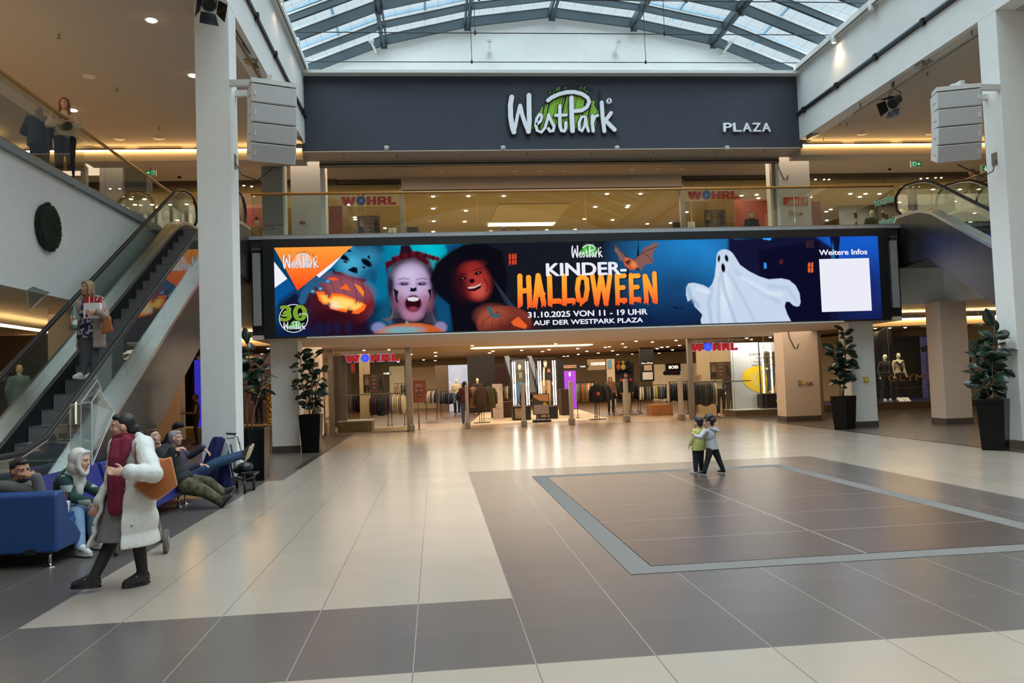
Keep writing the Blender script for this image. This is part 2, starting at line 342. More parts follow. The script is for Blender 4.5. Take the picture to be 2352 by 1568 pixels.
b = MB(); b.box(-5.04, 24.59, 6.62, -4.42, 24.6, 6.63); b.lathe((-4.73, 24.6, 6.52), [(.02, 0), (.02, .01)], 10, 0, (0,-1,0)); st(b.build('trim_17', BLACK))
sbox('pillar', -7.85, 17.2, 0, -7.1, 17.8, 3.51, m=CREAM)
# skylight: ribs, ridge tubes, outer purlins and glass
for i in range(29):
    y = 24.1-1.13*i; b = MB(); top = MB()
    for (x0, z0), (x1, z1) in zip(NODES, NODES[1:]):
        dp = .30 if i % 2 == 0 else .2
        b.bar((x0, y, z0+dp/2), (x1, y, z1+dp/2), .09, dp); top.bar((x0, y-.055, z0+dp+.0), (x1, y-.055, z1+dp+.0), .03, .04)
    o = st(b.build('roof_rib', ROOFM)); o2 = top.build('roof_rib_glint', WPAINT, o)  # white strip stands in for the reflection along the rib's upper edge
for x, z in NODES[1:-1]:
    b = MB(); b.bar((x-.07, -8, z+.1), (x-.07, 24.1, z+.1), .06, .22); b.bar((x+.08, -8, z+.12), (x+.08, 24.1, z+.12), .05, .16); b.tube([(x, -8, z-.08), (x, 24.05, z-.08)], .03, 8); st(b.build('roof_purlin', ROOFM))
    for i in range(0, 17, 2): b = MB(); b.box(x-.1, 24.02-1.13*i, z-.14, x+.1, 24.08-1.13*i, z+.1); st(b.build('roof_bracket', ROOFD))
for (x0, z0), (x1, z1) in zip(NODES, NODES[1:]):
    b = MB(); xm, zm = (x0+x1)/2, (z0+z1)/2+.5; b.bar((xm, -8, zm), (xm, 24.1, zm), .07, .08); st(b.build('roof_purlin_outer', SKYM))
for i in range(8):
    y = 23.55-2.26*i; b = MB()
    for (x0, z0), (x1, z1) in zip(NODES, NODES[1:]): b.bar((x0, y, z0+.62), (x1, y, z1+.62), .09, .07)
    st(b.build('roof_rib_outer', SKYM))
m = bpy.data.materials.new('fritted_roof_glass'); m.use_nodes = True; nt = m.node_tree; nt.nodes.clear(); N = nt.nodes; L = nt.links
o_ = N.new('ShaderNodeOutputMaterial'); mx = N.new('ShaderNodeMixShader'); tr = N.new('ShaderNodeBsdfTransparent'); gl = N.new('ShaderNodeBsdfGlossy'); gl.inputs['Roughness'].default_value = .02
g = N.new('ShaderNodeNewGeometry'); sp = N.new('ShaderNodeSeparateXYZ'); L.new(g.outputs['Position'], sp.inputs[0]); mm = []
for ax, per in (('X', .42), ('Y', .38)):
    a = N.new('ShaderNodeMath'); a.operation = 'DIVIDE'; a.inputs[1].default_value = per; L.new(sp.outputs[ax], a.inputs[0])
    q = N.new('ShaderNodeMath'); q.operation = 'FRACT'; L.new(a.outputs[0], q.inputs[0]); r = N.new('ShaderNodeMath'); r.operation = 'LESS_THAN'; r.inputs[1].default_value = .05; L.new(q.outputs[0], r.inputs[0]); mm.append(r)
M_ = N.new('ShaderNodeMath'); M_.operation = 'MAXIMUM'; L.new(mm[0].outputs[0], M_.inputs[0]); L.new(mm[1].outputs[0], M_.inputs[1])
ns = N.new('ShaderNodeTexNoise'); ns.inputs['Scale'].default_value = .35; L.new(g.outputs['Position'], ns.inputs['Vector'])
rp = N.new('ShaderNodeValToRGB'); rp.color_ramp.elements[0].color = (.80, .93, .95, 1); rp.color_ramp.elements[1].color = (.95, .97, 1, 1); L.new(ns.outputs['Fac'], rp.inputs[0])
mc = N.new('ShaderNodeMix'); mc.data_type = 'RGBA'; L.new(M_.outputs[0], mc.inputs['Factor']); L.new(rp.outputs[0], mc.inputs['A']); mc.inputs['B'].default_value = (.62, .72, .76, 1); L.new(mc.outputs['Result'], tr.inputs[0])
mx.inputs[0].default_value = .04; L.new(tr.outputs[0], mx.inputs[1]); L.new(gl.outputs[0], mx.inputs[2]); L.new(mx.outputs[0], o_.inputs[0]); ROOFG = m
b = MB(); n = len(NODES)
b.add([(x, -9, z+.34) for x, z in NODES]+[(x, 24.3, z+.34) for x, z in NODES], [(i, i+1, n+i+1, n+i) for i in range(n-1)]); st(b.build('window_1', ROOFG))
WIRE = mat('dark_steel_cable', c(50, 50, 52), .4, .6, var=0)
for k, y in enumerate((23.05, 21.08, 19.15)):
    t = thing('roof_cable', (3.93, y, 11), ('thin steel cable across the skylight closest to the white gable', 'thin steel cable across the skylight, second from the white gable', 'thin steel cable across the skylight near the top edge of view')[k], 'cable', 'cables across the skylight')
    b = MB(); b.tube([(-3.5, y, 11.03), (11.4, y, 11.03)], .013, 6); b.build('tension_cable', WIRE, t)
    for x in (1.35, 6.55): b = MB(); b.tube([(x, y, 11.03), (x, y, 12.65)], .009, 6); b.lathe((x, y, 10.99), [(.03, 0), (.03, .09)], 8); b.build('hanger', WIRE, t)
for i, px in enumerate((865, 1125, 1412, 1660)):
    p = at(px, 118, 24.2); t = thing('wall_bracket', (p.x, 24.25, p.z-.1), 'small white bracket arm, %s from the left on the white gable wall' % ('first', 'second', 'third', 'fourth')[i], 'bracket', 'bracket arms on the gable wall')
    b = MB(); b.bar((p.x, 24.25, p.z-.05), (p.x+.12*(i-1.5)*.7, 23.75, p.z+.12), .06, .06); b.build('arm', WPAINT, t); b = MB(); b.box(p.x-.07, 24.2, p.z-.12, p.x+.07, 24.26, p.z+.02); b.build('base_plate', WPAINT, t)
    b = MB(); q = (p.x+.12*(i-1.5)*.7, 23.75, p.z+.12); b.box(q[0]-.08, q[1]-.03, q[2], q[0]+.08, q[1]+.12, q[2]+.06); b.build('head', WPAINT, t)
# ------------------------------------------------------------------ LED screen
SY = 21.3; _a = at(629.3, 568.6, SY); _b = at(2025.8, 731.7, SY)
SX0, SX1, SZ0, SZ1 = -4.09, 12.49, 3.05, 5.38; PW, PH = 1430, 201
def sxy(px, py):
    p = at(px, py, SY); return (p.x-SX0)/(SX1-SX0)*PW, (SZ1-p.z)/(SZ1-SZ0)*PH
IMG = np.zeros((PH, PW, 3)); GX, GY = np.meshgrid(np.arange(PW)+.5, np.arange(PH)+.5)
KS = PW/(SX1-SX0)*SY/CF     # raster cells per photo pixel
def blend(x0, x1, y0, y1, a, col):
    sub = IMG[y0:y1, x0:x1]; col = np.asarray(col)
    sub[:] = sub*(1-a[..., None])+col*a[..., None]
def bbox(xs, ys, pad):
    return max(0, int(min(xs)-pad)), min(PW, int(max(xs)+pad)+2), max(0, int(min(ys)-pad)), min(PH, int(max(ys)+pad)+2)
def E(px, py, rx, ry, col, rot=0, soft=1.0, al=1.0):   # soft ellipse
    x, y = sxy(px, py); rx *= KS; ry *= KS; R_ = max(rx, ry)*1.05+soft*2*KS; x0, x1, y0, y1 = bbox([x], [y], R_)
    if x1 <= x0 or y1 <= y0: return
    X = GX[y0:y1, x0:x1]-x; Yy = GY[y0:y1, x0:x1]-y; t = math.radians(rot); ct, s_ = math.cos(t), math.sin(t)
    d = np.sqrt(((X*ct+Yy*s_)/rx)**2+((-X*s_+Yy*ct)/ry)**2); d = (d-1)*min(rx, ry)
    blend(x0, x1, y0, y1, np.clip(.5-d/(soft*KS*2), 0, 1)*al, c(*col))
def segd(X, Yy, a, b_):
    dx, dy = b_[0]-a[0], b_[1]-a[1]; L2 = dx*dx+dy*dy+1e-9; t = np.clip(((X-a[0])*dx+(Yy-a[1])*dy)/L2, 0, 1)
    return np.hypot(X-a[0]-t*dx, Yy-a[1]-t*dy)
def PG(pts, col, soft=.5, al=1.0, grad=None):   # polygon, optional vertical gradient colour pair
    q = [sxy(*p) for p in pts]; x0, x1, y0, y1 = bbox([p[0] for p in q], [p[1] for p in q], soft*2*KS+1)
    if x1 <= x0 or y1 <= y0: return
    X = GX[y0:y1, x0:x1]; Yy = GY[y0:y1, x0:x1]; ins = np.zeros(X.shape, bool); d = np.full(X.shape, 1e9)
    for a, b_ in zip(q, q[1:]+q[:1]):
        d = np.minimum(d, segd(X, Yy, a, b_)); cnd = (a[1] > Yy) != (b_[1] > Yy)
        ins ^= cnd & (X < (b_[0]-a[0])*(Yy-a[1])/((b_[1]-a[1]) or 1e-9)+a[0])
    d = np.where(ins, -d, d); al_ = np.clip(.5-d/(soft*KS*2), 0, 1)*al
    if grad is None: blend(x0, x1, y0, y1, al_, c(*col))
    else:
        t = ((Yy-min(p[1] for p in q))/(max(p[1] for p in q)-min(p[1] for p in q))).clip(0, 1)[..., None]
        sub = IMG[y0:y1, x0:x1]; cc = np.array(c(*col))*(1-t)+np.array(c(*grad))*t; sub[:] = sub*(1-al_[..., None])+cc*al_[..., None]
def LN(pts, w_, col, soft=.5, al=1.0, grad=None, gr=None):   # stroke
    q = [sxy(*p) for p in pts]; w_ *= KS; x0, x1, y0, y1 = bbox([p[0] for p in q], [p[1] for p in q], w_+soft*2*KS)
    if x1 <= x0 or y1 <= y0: return
    X = GX[y0:y1, x0:x1]; Yy = GY[y0:y1, x0:x1]; d = np.full(X.shape, 1e9)
    for a, b_ in zip(q, q[1:]): d = np.minimum(d, segd(X, Yy, a, b_))
    al_ = np.clip(.5-(d-w_/2)/(soft*KS*2), 0, 1)*al
    if grad is None: blend(x0, x1, y0, y1, al_, c(*col))
    else:
        g0, g1 = sxy(0, gr[0])[1], sxy(0, gr[1])[1]; g0 = sxy(1300, gr[0])[1]; g1 = sxy(1300, gr[1])[1]
        t = ((Yy-g0)/(g1-g0)).clip(0, 1)[..., None]; sub = IMG[y0:y1, x0:x1]; cc = np.array(c(*col))*(1-t)+np.array(c(*grad))*t; sub[:] = sub*(1-al_[..., None])+cc*al_[..., None]
Z4 = lambda l: [(540+x/3.36, 340+y/3.36) for x, y in l]      # photo positions read off enlargements
ZB = lambda l: [(630+x/6.818, 550+y/6.818) for x, y in l]
Z5 = lambda l: [(1140+x/3.36, 340+y/3.36) for x, y in l]
# night sky
IMG[:] = c(10, 24, 48)
E(820, 570, 170, 120, (0, 90, 130), soft=60); E(970, 590, 80, 80, (0, 190, 205), soft=50); E(880, 650, 70, 100, (8, 110, 150), soft=50); E(1045, 690, 60, 60, (5, 60, 90), soft=30)
E(1230, 660, 190, 160, (22, 24, 34), soft=50); E(1400, 600, 120, 130, (24, 27, 36), soft=40)
E(1590, 590, 130, 100, (34, 130, 200), soft=70); E(1560, 690, 90, 90, (20, 55, 100), soft=50, al=.8); E(1960, 560, 110, 110, (22, 90, 200), soft=60); E(1990, 680, 60, 80, (26, 40, 110), soft=40)
E(1700, 740, 300, 40, (16, 26, 58), soft=30, al=.8)
PG([(1672, 541), (1690, 549), (1740, 545), (1790, 546), (1870, 541), (1905, 565), (1925, 575), (1925, 745), (1750, 745), (1672, 600)], (20, 20, 52), soft=4)
PG([(1740, 575), (1880, 552), (1905, 640), (1905, 740), (1760, 740)], (12, 12, 38), soft=4); PG([(1905, 540), (1912, 575), (1925, 600), (1930, 540)], (16, 18, 52), soft=1.5)
PG([(1750, 546), (1772, 546), (1770, 552), (1754, 550)], (40, 170, 250)); PG([(1754, 603), (1760, 603), (1761, 616), (1755, 617)], (50, 150, 240)); PG([(1913, 552), (1908, 600), (1920, 605)], (40, 150, 230), al=.4)
for x in (1858, 1865): PG([(x-2.5, 605), (x+2.5, 601), (x+3, 625), (x-2, 626)], (235, 100, 40))
LN([(1852, 615), (1872, 613)], 1.2, (60, 20, 20)); PG([(1790, 597), (1798, 595), (1798, 606), (1790, 607)], (90, 40, 30), al=.7); PG([(1850, 555), (1868, 550), (1870, 568), (1852, 570)], (70, 40, 50), al=.5)
PG([(1460, 620), (1466, 550), (1470, 620)], (14, 18, 34), soft=1); PG([(1436, 640), (1440, 580), (1446, 640)], (22, 30, 46), soft=1)
for x in (1171, 1178, 1184): PG([(x-2.5, 585), (x+2, 581), (x+2.5, 606), (x-2, 608)], (215, 70, 40))
LN([(1165, 598), (1188, 595)], 1.4, (30, 14, 20)); LN([(1166, 610), (1186, 606)], 1.2, (120, 40, 40), al=.6)
# boy with painted face
E(835, 775, 90, 80, (10, 22, 52), soft=12); E(682, 770, 60, 60, (14, 30, 66), soft=14); E(660, 700, 55, 45, (12, 66, 112), soft=16); PG([(640, 700), (676, 672), (716, 690), (690, 735), (640, 730)], (18, 22, 52), soft=5)
E(826, 596, 47, 58, (26, 92, 132), rot=22, soft=3); E(838, 562, 42, 22, (18, 58, 88), rot=16, soft=5); E(806, 606, 26, 26, (70, 170, 205), soft=16); E(846, 588, 20, 20, (58, 150, 190), soft=14, al=.7); E(858, 635, 8, 14, (20, 80, 116), soft=3); E(800, 570, 26, 12, (44, 130, 170), rot=20, soft=8)
for p, rx, ry, r in (((788, 590), 16, 6, 32), ((842, 603), 14, 7, 38)): E(*p, rx, ry, (8, 12, 26), rot=r, soft=1.5)
for p in ((793, 601), (836, 614)): E(*p, 8, 2.8, (84, 142, 172), rot=25, soft=1.2); E(*p, 5, 2.4, (14, 34, 52), rot=25, soft=1)
PG(ZB([(1150, 470), (1240, 425), (1300, 440), (1305, 530), (1240, 520), (1170, 490)]), (8, 14, 26), soft=1); PG([(848, 585), (851, 596), (843, 590)], (8, 12, 24)); PG([(801, 570), (808, 578), (797, 578)], (8, 12, 24))
PG(ZB([(910, 450), (960, 500), (1050, 510), (1130, 560), (1280, 600), (1430, 620), (1440, 640), (1350, 700), (1200, 640), (1050, 580), (920, 560)]), (12, 16, 28), soft=1.5)
# first lantern
E(788, 690, 72, 56, (112, 34, 38), rot=18, soft=2); E(795, 662, 55, 28, (150, 82, 98), rot=16, soft=10, al=.9); E(770, 738, 80, 34, (40, 10, 24), rot=12, soft=14, al=.9); E(720, 690, 26, 36, (60, 18, 30), soft=12, al=.8)
for x in (762, 785, 812, 832): LN([(x-4, 636), (x+6, 670), (x+8, 700)], 1.6, (84, 30, 46), soft=1.5, al=.7)
MO = ZB([(650, 810), (790, 815), (795, 890), (860, 915), (900, 840), (1060, 850), (1280, 935), (1275, 1020), (1330, 1030), (1355, 970), (1445, 1030), (1400, 1110), (1310, 1165), (1215, 1155), (1245, 1075), (1170, 1060), (1130, 1140), (1000, 1115), (870, 1080), (885, 1000), (810, 970), (780, 1025), (700, 950)])
PG(MO, (255, 110, 36), soft=.8); cx_, cy_ = 783, 694
PG([(cx_+(x-cx_)*.84, cy_+(y-cy_)*.66) for x, y in MO], (255, 200, 90), soft=3); E(772, 699, 10, 7, (250, 240, 225), soft=6); E(790, 697, 22, 9, (255, 222, 120), rot=12, soft=6)
PG(ZB([(830, 600), (950, 588), (1020, 632), (870, 640)]), (240, 90, 30)); PG(ZB([(1020, 765), (1130, 690), (1195, 800)]), (248, 104, 34), soft=.6); PG(ZB([(1245, 690), (1340, 730), (1410, 820), (1395, 895), (1330, 820)]), (250, 130, 44))
for pts, w_ in (([(738, 640), (752, 646)], 9), ([(716, 640), (744, 645), (756, 647)], 9), ([(705, 655), (728, 652), (737, 664)], 9), ([(697, 672), (712, 662), (722, 670)], 8), ([(694, 690), (700, 672), (716, 652)], 17)): LN(pts, w_, (38, 92, 132), soft=2.5)
for p in ((736, 663), (718, 669), (753, 646)): E(*p, 3.5, 2.6, (120, 170, 200), soft=1.5)
for x in (735, 755, 775, 800): E(x, 752, 8, 12, (30, 28, 62), soft=4, al=.8)
# corner flash of the advertiser
PG([(629, 568), (812, 564), (683, 667)], (255, 158, 60), grad=(255, 66, 18)); PG([(629, 600), (660, 640), (631, 661)], (238, 240, 250)); PG([(789, 583), (727, 632), (733, 637.5), (762, 613)], (238, 240, 250))
PG([(660, 640), (677, 661), (640, 690), (632, 712), (631, 661)], (10, 84, 148), soft=.5)
# girl with painted face
E(950, 735, 95, 62, (10, 60, 92), soft=10); E(905, 720, 30, 40, (20, 90, 120), soft=14, al=.7); E(1012, 720, 30, 40, (16, 80, 122), soft=14, al=.7); E(948, 655, 58, 70, (44, 34, 50), soft=4); E(950, 720, 52, 46, (36, 34, 50), soft=6); E(948, 604, 44, 22, (78, 64, 78), soft=6)
PG(Z4([(1155, 880), (1250, 850), (1380, 800), (1430, 800), (1500, 880), (1480, 900), (1380, 840), (1260, 870), (1180, 930), (1180, 1000), (1168, 960)]), (70, 16, 30), soft=2); PG(Z4([(1280, 750), (1345, 745), (1390, 830), (1330, 850), (1262, 850)]), (36, 18, 30), soft=2)
for k in range(12): E(905+k*9, 590+(5-k if k < 6 else k-6)*2.5-8, 6, 6, (92, 20, 34) if k % 2 else (60, 12, 24), soft=2)
E(947, 660, 40, 56, (150, 128, 172), soft=5); E(947, 702, 30, 32, (148, 110, 148), soft=6); E(947, 650, 33, 40, (188, 168, 206), soft=14, al=.9); E(938, 630, 26, 16, (206, 192, 224), soft=12, al=.8); E(920, 672, 12, 12, (206, 178, 206), soft=8, al=.7); E(974, 672, 12, 12, (206, 178, 206), soft=8, al=.7); E(915, 690, 13, 20, (150, 90, 120), soft=8, al=.7); E(980, 690, 13, 20, (160, 96, 122), soft=8, al=.7); E(948, 722, 20, 12, (176, 120, 150), soft=6)
for x in (928, 969): E(x, 651, 11, 4.2, (112, 84, 116), soft=2.5); E(x, 652, 8.5, 2.8, (40, 28, 46), soft=1); E(x+1, 651, 1.3, 1, (210, 200, 220), soft=.6); LN([(x-12, 642), (x, 639), (x+11, 641)], 2.4, (96, 74, 92), soft=1.5, al=.8)
LN([(948, 640), (947, 660)], 5, (206, 190, 222), soft=4, al=.6)
PG(Z4([(1350, 1105), (1355, 1075), (1375, 1082), (1398, 1072), (1402, 1100), (1378, 1108)]), (18, 18, 34), soft=.7)
E(949, 697, 20, 20, (128, 58, 86), soft=2); E(949, 696, 17.5, 16.5, (40, 10, 18), soft=1.5); PG([(935, 684), (949, 681.5), (963, 684), (960, 690), (949, 692), (938, 690)], (226, 214, 224), soft=1); E(949, 708, 9, 4, (150, 54, 72), soft=2)
PG(Z4([(1222, 1080), (1262, 1105), (1250, 1150), (1262, 1200), (1240, 1180)]), (18, 24, 40)); PG(Z4([(1515, 1085), (1485, 1095), (1505, 1140), (1495, 1190), (1512, 1150)]), (18, 24, 40))
for k in range(14): LN([(904+k*1.4, 690+k*3), (898-k*1.5, 745-k)], 1.2, (110, 90, 100), soft=1, al=.5); LN([(990-k*1.2, 700+k*3), (1000+k*1.6, 745)], 1.2, (100, 84, 96), soft=1, al=.5)
E(870, 752, 16, 12, (120, 130, 180), soft=3); E(1012, 752, 14, 13, (140, 130, 170), soft=3); E(940, 768, 78, 26, (196, 92, 38), soft=2); E(925, 758, 45, 9, (110, 170, 180), soft=4, al=.9); E(945, 746, 20, 3, (200, 110, 60), soft=2); LN([(934, 740), (938, 746)], 6, (150, 130, 120), soft=1)
# witch
PG([(988, 640), (1002, 606), (1030, 582), (1064, 561), (1110, 560), (1152, 578), (1166, 640), (1158, 700), (1150, 762), (1040, 762), (1032, 700), (1000, 672)], (13, 12, 22), soft=3); PG([(1022, 560), (1064, 560), (1028, 582)], (16, 40, 110), soft=3, al=.8)
E(1086, 645, 36, 46, (104, 26, 30), rot=-14, soft=5); E(1096, 648, 26, 34, (176, 54, 48), rot=-14, soft=12, al=.9); E(1100, 668, 16, 15, (214, 92, 78), soft=9, al=.7); E(1058, 652, 14, 34, (46, 12, 20), rot=-8, soft=10, al=.9); E(1084, 612, 24, 10, (150, 40, 36), rot=-14, soft=6, al=.6)
PG([(990, 648), (1012, 618), (1050, 602), (1090, 594), (1128, 600), (1150, 626), (1166, 640), (1150, 578), (1100, 556), (1040, 572), (1000, 604)], (12, 11, 20), soft=5)
for p in ((1062, 640), (1098, 627)): E(*p, 9.5, 4, (40, 14, 20), rot=-14, soft=1.5); E(*p, 6, 2.6, (14, 8, 14), rot=-14, soft=1); E(p[0]+1, p[1]-.6, 1.2, 1, (220, 170, 160), soft=.6); LN([(p[0]-11, p[1]-6), (p[0], p[1]-10), (p[0]+10, p[1]-10)], 2.2, (52, 14, 20), soft=1.5)
E(1084, 645, 6.5, 5.5, (18, 8, 14), rot=-15, soft=1.2); PG(Z4([(1785, 1075), (1840, 1065), (1905, 1040), (1895, 1080), (1850, 1103), (1805, 1103)]), (44, 8, 16), soft=1.2); PG(Z4([(1793, 1074), (1845, 1067), (1901, 1044), (1894, 1058), (1848, 1080), (1805, 1086)]), (226, 190, 180), soft=.8)
LN([(1112, 640), (1120, 655), (1117, 670)], 2.4, (30, 10, 16), soft=1.5, al=.8)
for k in range(14): LN([(1132+k*2, 640+k*4), (1158+k*4, 676+k*5), (1176+k*3, 706+k*3)], 1.1, (50, 62, 88), soft=1.2, al=.5)
E(1158, 742, 64, 40, (122, 52, 40), soft=2); E(1130, 725, 34, 22, (168, 84, 62), soft=10, al=.7); E(1180, 760, 50, 24, (80, 26, 24), soft=10, al=.7)
for x in (1120, 1140, 1160, 1182): LN([(1142, 716), (x-8, 735), (x-12, 756)], 1.4, (86, 30, 26), soft=1, al=.8)
PG(Z4([(2130, 1340), (2185, 1300), (2255, 1370), (2240, 1395), (2150, 1370)]), (232, 96, 44), soft=1.5); LN(Z4([(1960, 1235), (1985, 1290), (2030, 1295)]), 8, (40, 100, 110), soft=2)
# ghost
GH = Z5([(1700, 830), (1712, 800), (1735, 785), (1765, 780), (1800, 790), (1825, 812), (1850, 850), (1880, 900), (1950, 950), (2030, 990), (2100, 1012), (2200, 1005), (2260, 1018), (2310, 1060), (2340, 1120), (2348, 1190), (2338, 1218), (2318, 1223), (2290, 1213), (2262, 1185), (2235, 1185), (2225, 1220), (2245, 1280), (2275, 1336), (1582, 1356), (1577, 1325), (1590, 1285), (1570, 1262), (1530, 1222), (1522, 1180), (1505, 1162), (1478, 1185), (1463, 1130), (1465, 1080), (1480, 1045), (1520, 1038), (1560, 1047), (1600, 1058), (1640, 1080), (1665, 1050), (1685, 990), (1695, 900)])
PG(GH, (198, 214, 236), soft=1); E(1664, 668, 17, 58, (222, 232, 246), soft=9, al=.8)
for pts, w_, cl, al in ((Z5([(1735, 960), (1760, 1100), (1850, 1350)]), 6, (150, 172, 204), .7), (Z5([(1720, 1000), (1715, 1200), (1720, 1350)]), 5, (160, 180, 210), .7), (Z5([(1790, 960), (1900, 1150), (2000, 1345)]), 7, (168, 186, 214), .6), (Z5([(1850, 950), (2000, 1080), (2180, 1190)]), 8, (172, 190, 218), .6),
        (Z5([(1660, 1080), (1640, 1200), (1660, 1350)]), 7, (160, 180, 210), .7), (Z5([(1480, 1080), (1500, 1150), (1560, 1220)]), 8, (140, 170, 200), .7), (Z5([(2100, 1060), (2250, 1080), (2320, 1180)]), 8, (176, 196, 222), .7), (Z5([(1560, 1090), (1640, 1110)]), 9, (226, 236, 248), .7), (Z5([(1900, 1000), (2100, 1120), (2200, 1130)]), 9, (224, 234, 248), .7)):
    LN(pts, w_, cl, soft=4, al=al)
E(*Z5([(1718, 852)])[0], 3, 8.5, (8, 10, 16), rot=6); E(*Z5([(1777, 850)])[0], 4.2, 8.5, (8, 10, 16), rot=-10); E(*Z5([(1751, 924)])[0], 4.8, 11, (8, 10, 16), rot=-4)
# bats
LN([(1541, 702), (1549, 706), (1553, 705), (1560, 708), (1568, 707)], 2, (12, 22, 44), soft=1); PG([(1553, 702), (1549, 708), (1556, 711)], (12, 22, 44))
ZK = lambda l: [(1300+x/9.046, 540+y/9.046) for x, y in l]
PG(ZK([(1010, 190), (1080, 250), (1180, 380), (1260, 465), (1195, 550), (1115, 520), (1100, 470), (1060, 380), (1003, 318), (1025, 270)]), (128, 92, 92), soft=.7); PG(ZK([(1400, 510), (1520, 410), (1640, 250), (1850, 155), (1930, 185), (1890, 240), (1830, 320), (1800, 430), (1812, 575), (1680, 600), (1600, 660), (1562, 730), (1480, 660)]), (132, 90, 88), soft=.8)
for q in (([(1420, 500), (1600, 350), (1880, 240)], 2), ([(1600, 375), (1720, 440), (1800, 560)], 1.5), ([(1010, 190), (1150, 350), (1260, 465)], 2.2)): LN(ZK(q[0]), q[1], (84, 48, 50), soft=.6)
E(*ZK([(1340, 600)])[0], 17, 12, (196, 92, 52), rot=35, soft=1.2); E(*ZK([(1300, 560)])[0], 8, 6, (70, 30, 22), rot=30, soft=1.5); E(*ZK([(1400, 610)])[0], 9, 6, (240, 150, 90), rot=35, soft=3, al=.7); E(*ZK([(1260, 500)])[0], 5, 4, (220, 100, 50), soft=1); LN(ZK([(1490, 690), (1590, 800)]), 1.4, (90, 70, 74))
# dripping title, drawn stroke by stroke
HW = [(12, [[(1194, 634), (1195, 698)], [(1214, 637), (1217, 699)], [(1195, 668), (1216, 667)]]), (12, [[(1236, 633), (1229, 699)], [(1236, 633), (1249, 696)], [(1232, 676), (1247, 675)]]), (12, [[(1262, 634), (1264, 695)], [(1264, 692), (1285, 691)]]), (12, [[(1296, 634), (1297, 694)], [(1297, 691), (1317, 690)]]),
      (11.5, [[(1338, 634), (1329, 641), (1326, 663), (1329, 686), (1337, 692), (1345, 686), (1349, 663), (1347, 641), (1338, 634)]]), (11, [[(1360, 630), (1370, 692)], [(1380, 634), (1372, 692)], [(1381, 634), (1391, 692)], [(1401, 632), (1393, 692)]]),
      (11, [[(1417, 632), (1419, 692)], [(1418, 634), (1434, 633)], [(1418, 661), (1432, 660)], [(1420, 690), (1436, 689)]]), (11, [[(1449, 632), (1451, 690)], [(1450, 634), (1466, 633)], [(1450, 660), (1464, 659)], [(1451, 688), (1468, 687)]]), (11, [[(1481, 634), (1485, 690)], [(1482, 634), (1504, 688)], [(1503, 628), (1506, 690)]])]
HBM = HW
# the display surface: one colour per cell
t = thing('led_screen', (4.2, 21.3, 3.0), 'wide black-framed LED screen showing a children\'s Halloween advert below the bridge railing', 'screen')
def emimat(name, attr=None, col=(1, 1, 1), k=1.0):
    m = bpy.data.materials.new(name); m.use_nodes = True; nt = m.node_tree; nt.nodes.clear(); o = nt.nodes.new('ShaderNodeOutputMaterial'); e = nt.nodes.new('ShaderNodeEmission'); e.inputs[1].default_value = k
    if attr: a = nt.nodes.new('ShaderNodeVertexColor'); a.layer_name = attr; nt.links.new(a.outputs[0], e.inputs[0])
    else: e.inputs[0].default_value = (*col, 1)
    nt.links.new(e.outputs[0], o.inputs[0]); return m
DISP = emimat('screen_pixels', 'pix', k=1.0)
def strokes_to(map_fn, W_, ls, col, grad, gr):
    for wd, segs in W_:
        for s_ in segs: LN(s_, wd, col, soft=.5, grad=grad, gr=gr)
for wd, segs in HW:
    for s_ in segs: LN([(x+1.5, y+2) for x, y in s_], wd+1, (10, 10, 14), soft=1.5, al=.8)
strokes_to(None, HW, None, (255, 170, 54), (255, 96, 40), (650, 700))
rd = random.Random(3)
for wd, segs in HW:
    for s_ in segs:
        for (x, y) in s_:
            if y > 684:
                for k in (-4, -1, 3): LN([(x+k, y), (x+k+rd.uniform(-.5, .5), y+rd.uniform(4, 10))], 3, (255, 100, 42), soft=.5)
xs = np.linspace(SX0, SX1, PW+1); zs = np.linspace(SZ1, SZ0, PH+1); gx, gz = np.meshgrid(xs, zs); vs = np.stack([gx-4.2, np.zeros_like(gx)-.0, gz-3.0], -1).reshape(-1, 3)
idx = np.arange((PH+1)*(PW+1)).reshape(PH+1, PW+1); fc = np.stack([idx[1:, :-1], idx[1:, 1:], idx[:-1, 1:], idx[:-1, :-1]], -1).reshape(-1, 4)
me = bpy.data.meshes.new('display'); me.vertices.add(len(vs)); me.vertices.foreach_set('co', vs.ravel()); me.loops.add(fc.size); me.loops.foreach_set('vertex_index', fc.ravel()); me.polygons.add(len(fc)); me.polygons.foreach_set('loop_start', np.arange(0, fc.size, 4)); me.update(calc_edges=True)
ca = me.color_attributes.new('pix', 'FLOAT_COLOR', 'CORNER'); full = np.ones((PH*PW, 4, 4)); full[:, :, :3] = IMG.reshape(-1, 1, 3); ca.data.foreach_set('color', full.ravel())
me.materials.append(DISP); dobj = bpy.data.objects.new('display', me); COL.objects.link(dobj); dobj.parent = t; dobj.location = (0, 0, 0)
b = MB(); fr = BLACK
b.box(-4.37, 21.28, 5.38, 12.78, 21.5, 5.60); b.box(-4.37, 21.28, 3.0, 12.74, 21.5, 3.05); b.box(-4.37, 21.28, 3.05, SX0, 21.5, 5.38); b.box(SX1, 21.28, 3.05, 12.76, 21.5, 5.38); b.box(-4.37, 21.32, 3.0, 12.76, 21.5, 5.60); b.build('frame', fr, t)
b = MB(); b.box(-3.3, 21.26, 2.985, 11.35, 21.42, 3.02); b.build('lower_trim', WPAINT, t)
WTXT = emimat('screen_white', None, c(236, 236, 248), 1.0); SYT = SY-.006
ptext('lettering', 'KINDER-', 1256, 633.5, 1437, 601.5, SYT, WTXT, t, bold=.055)
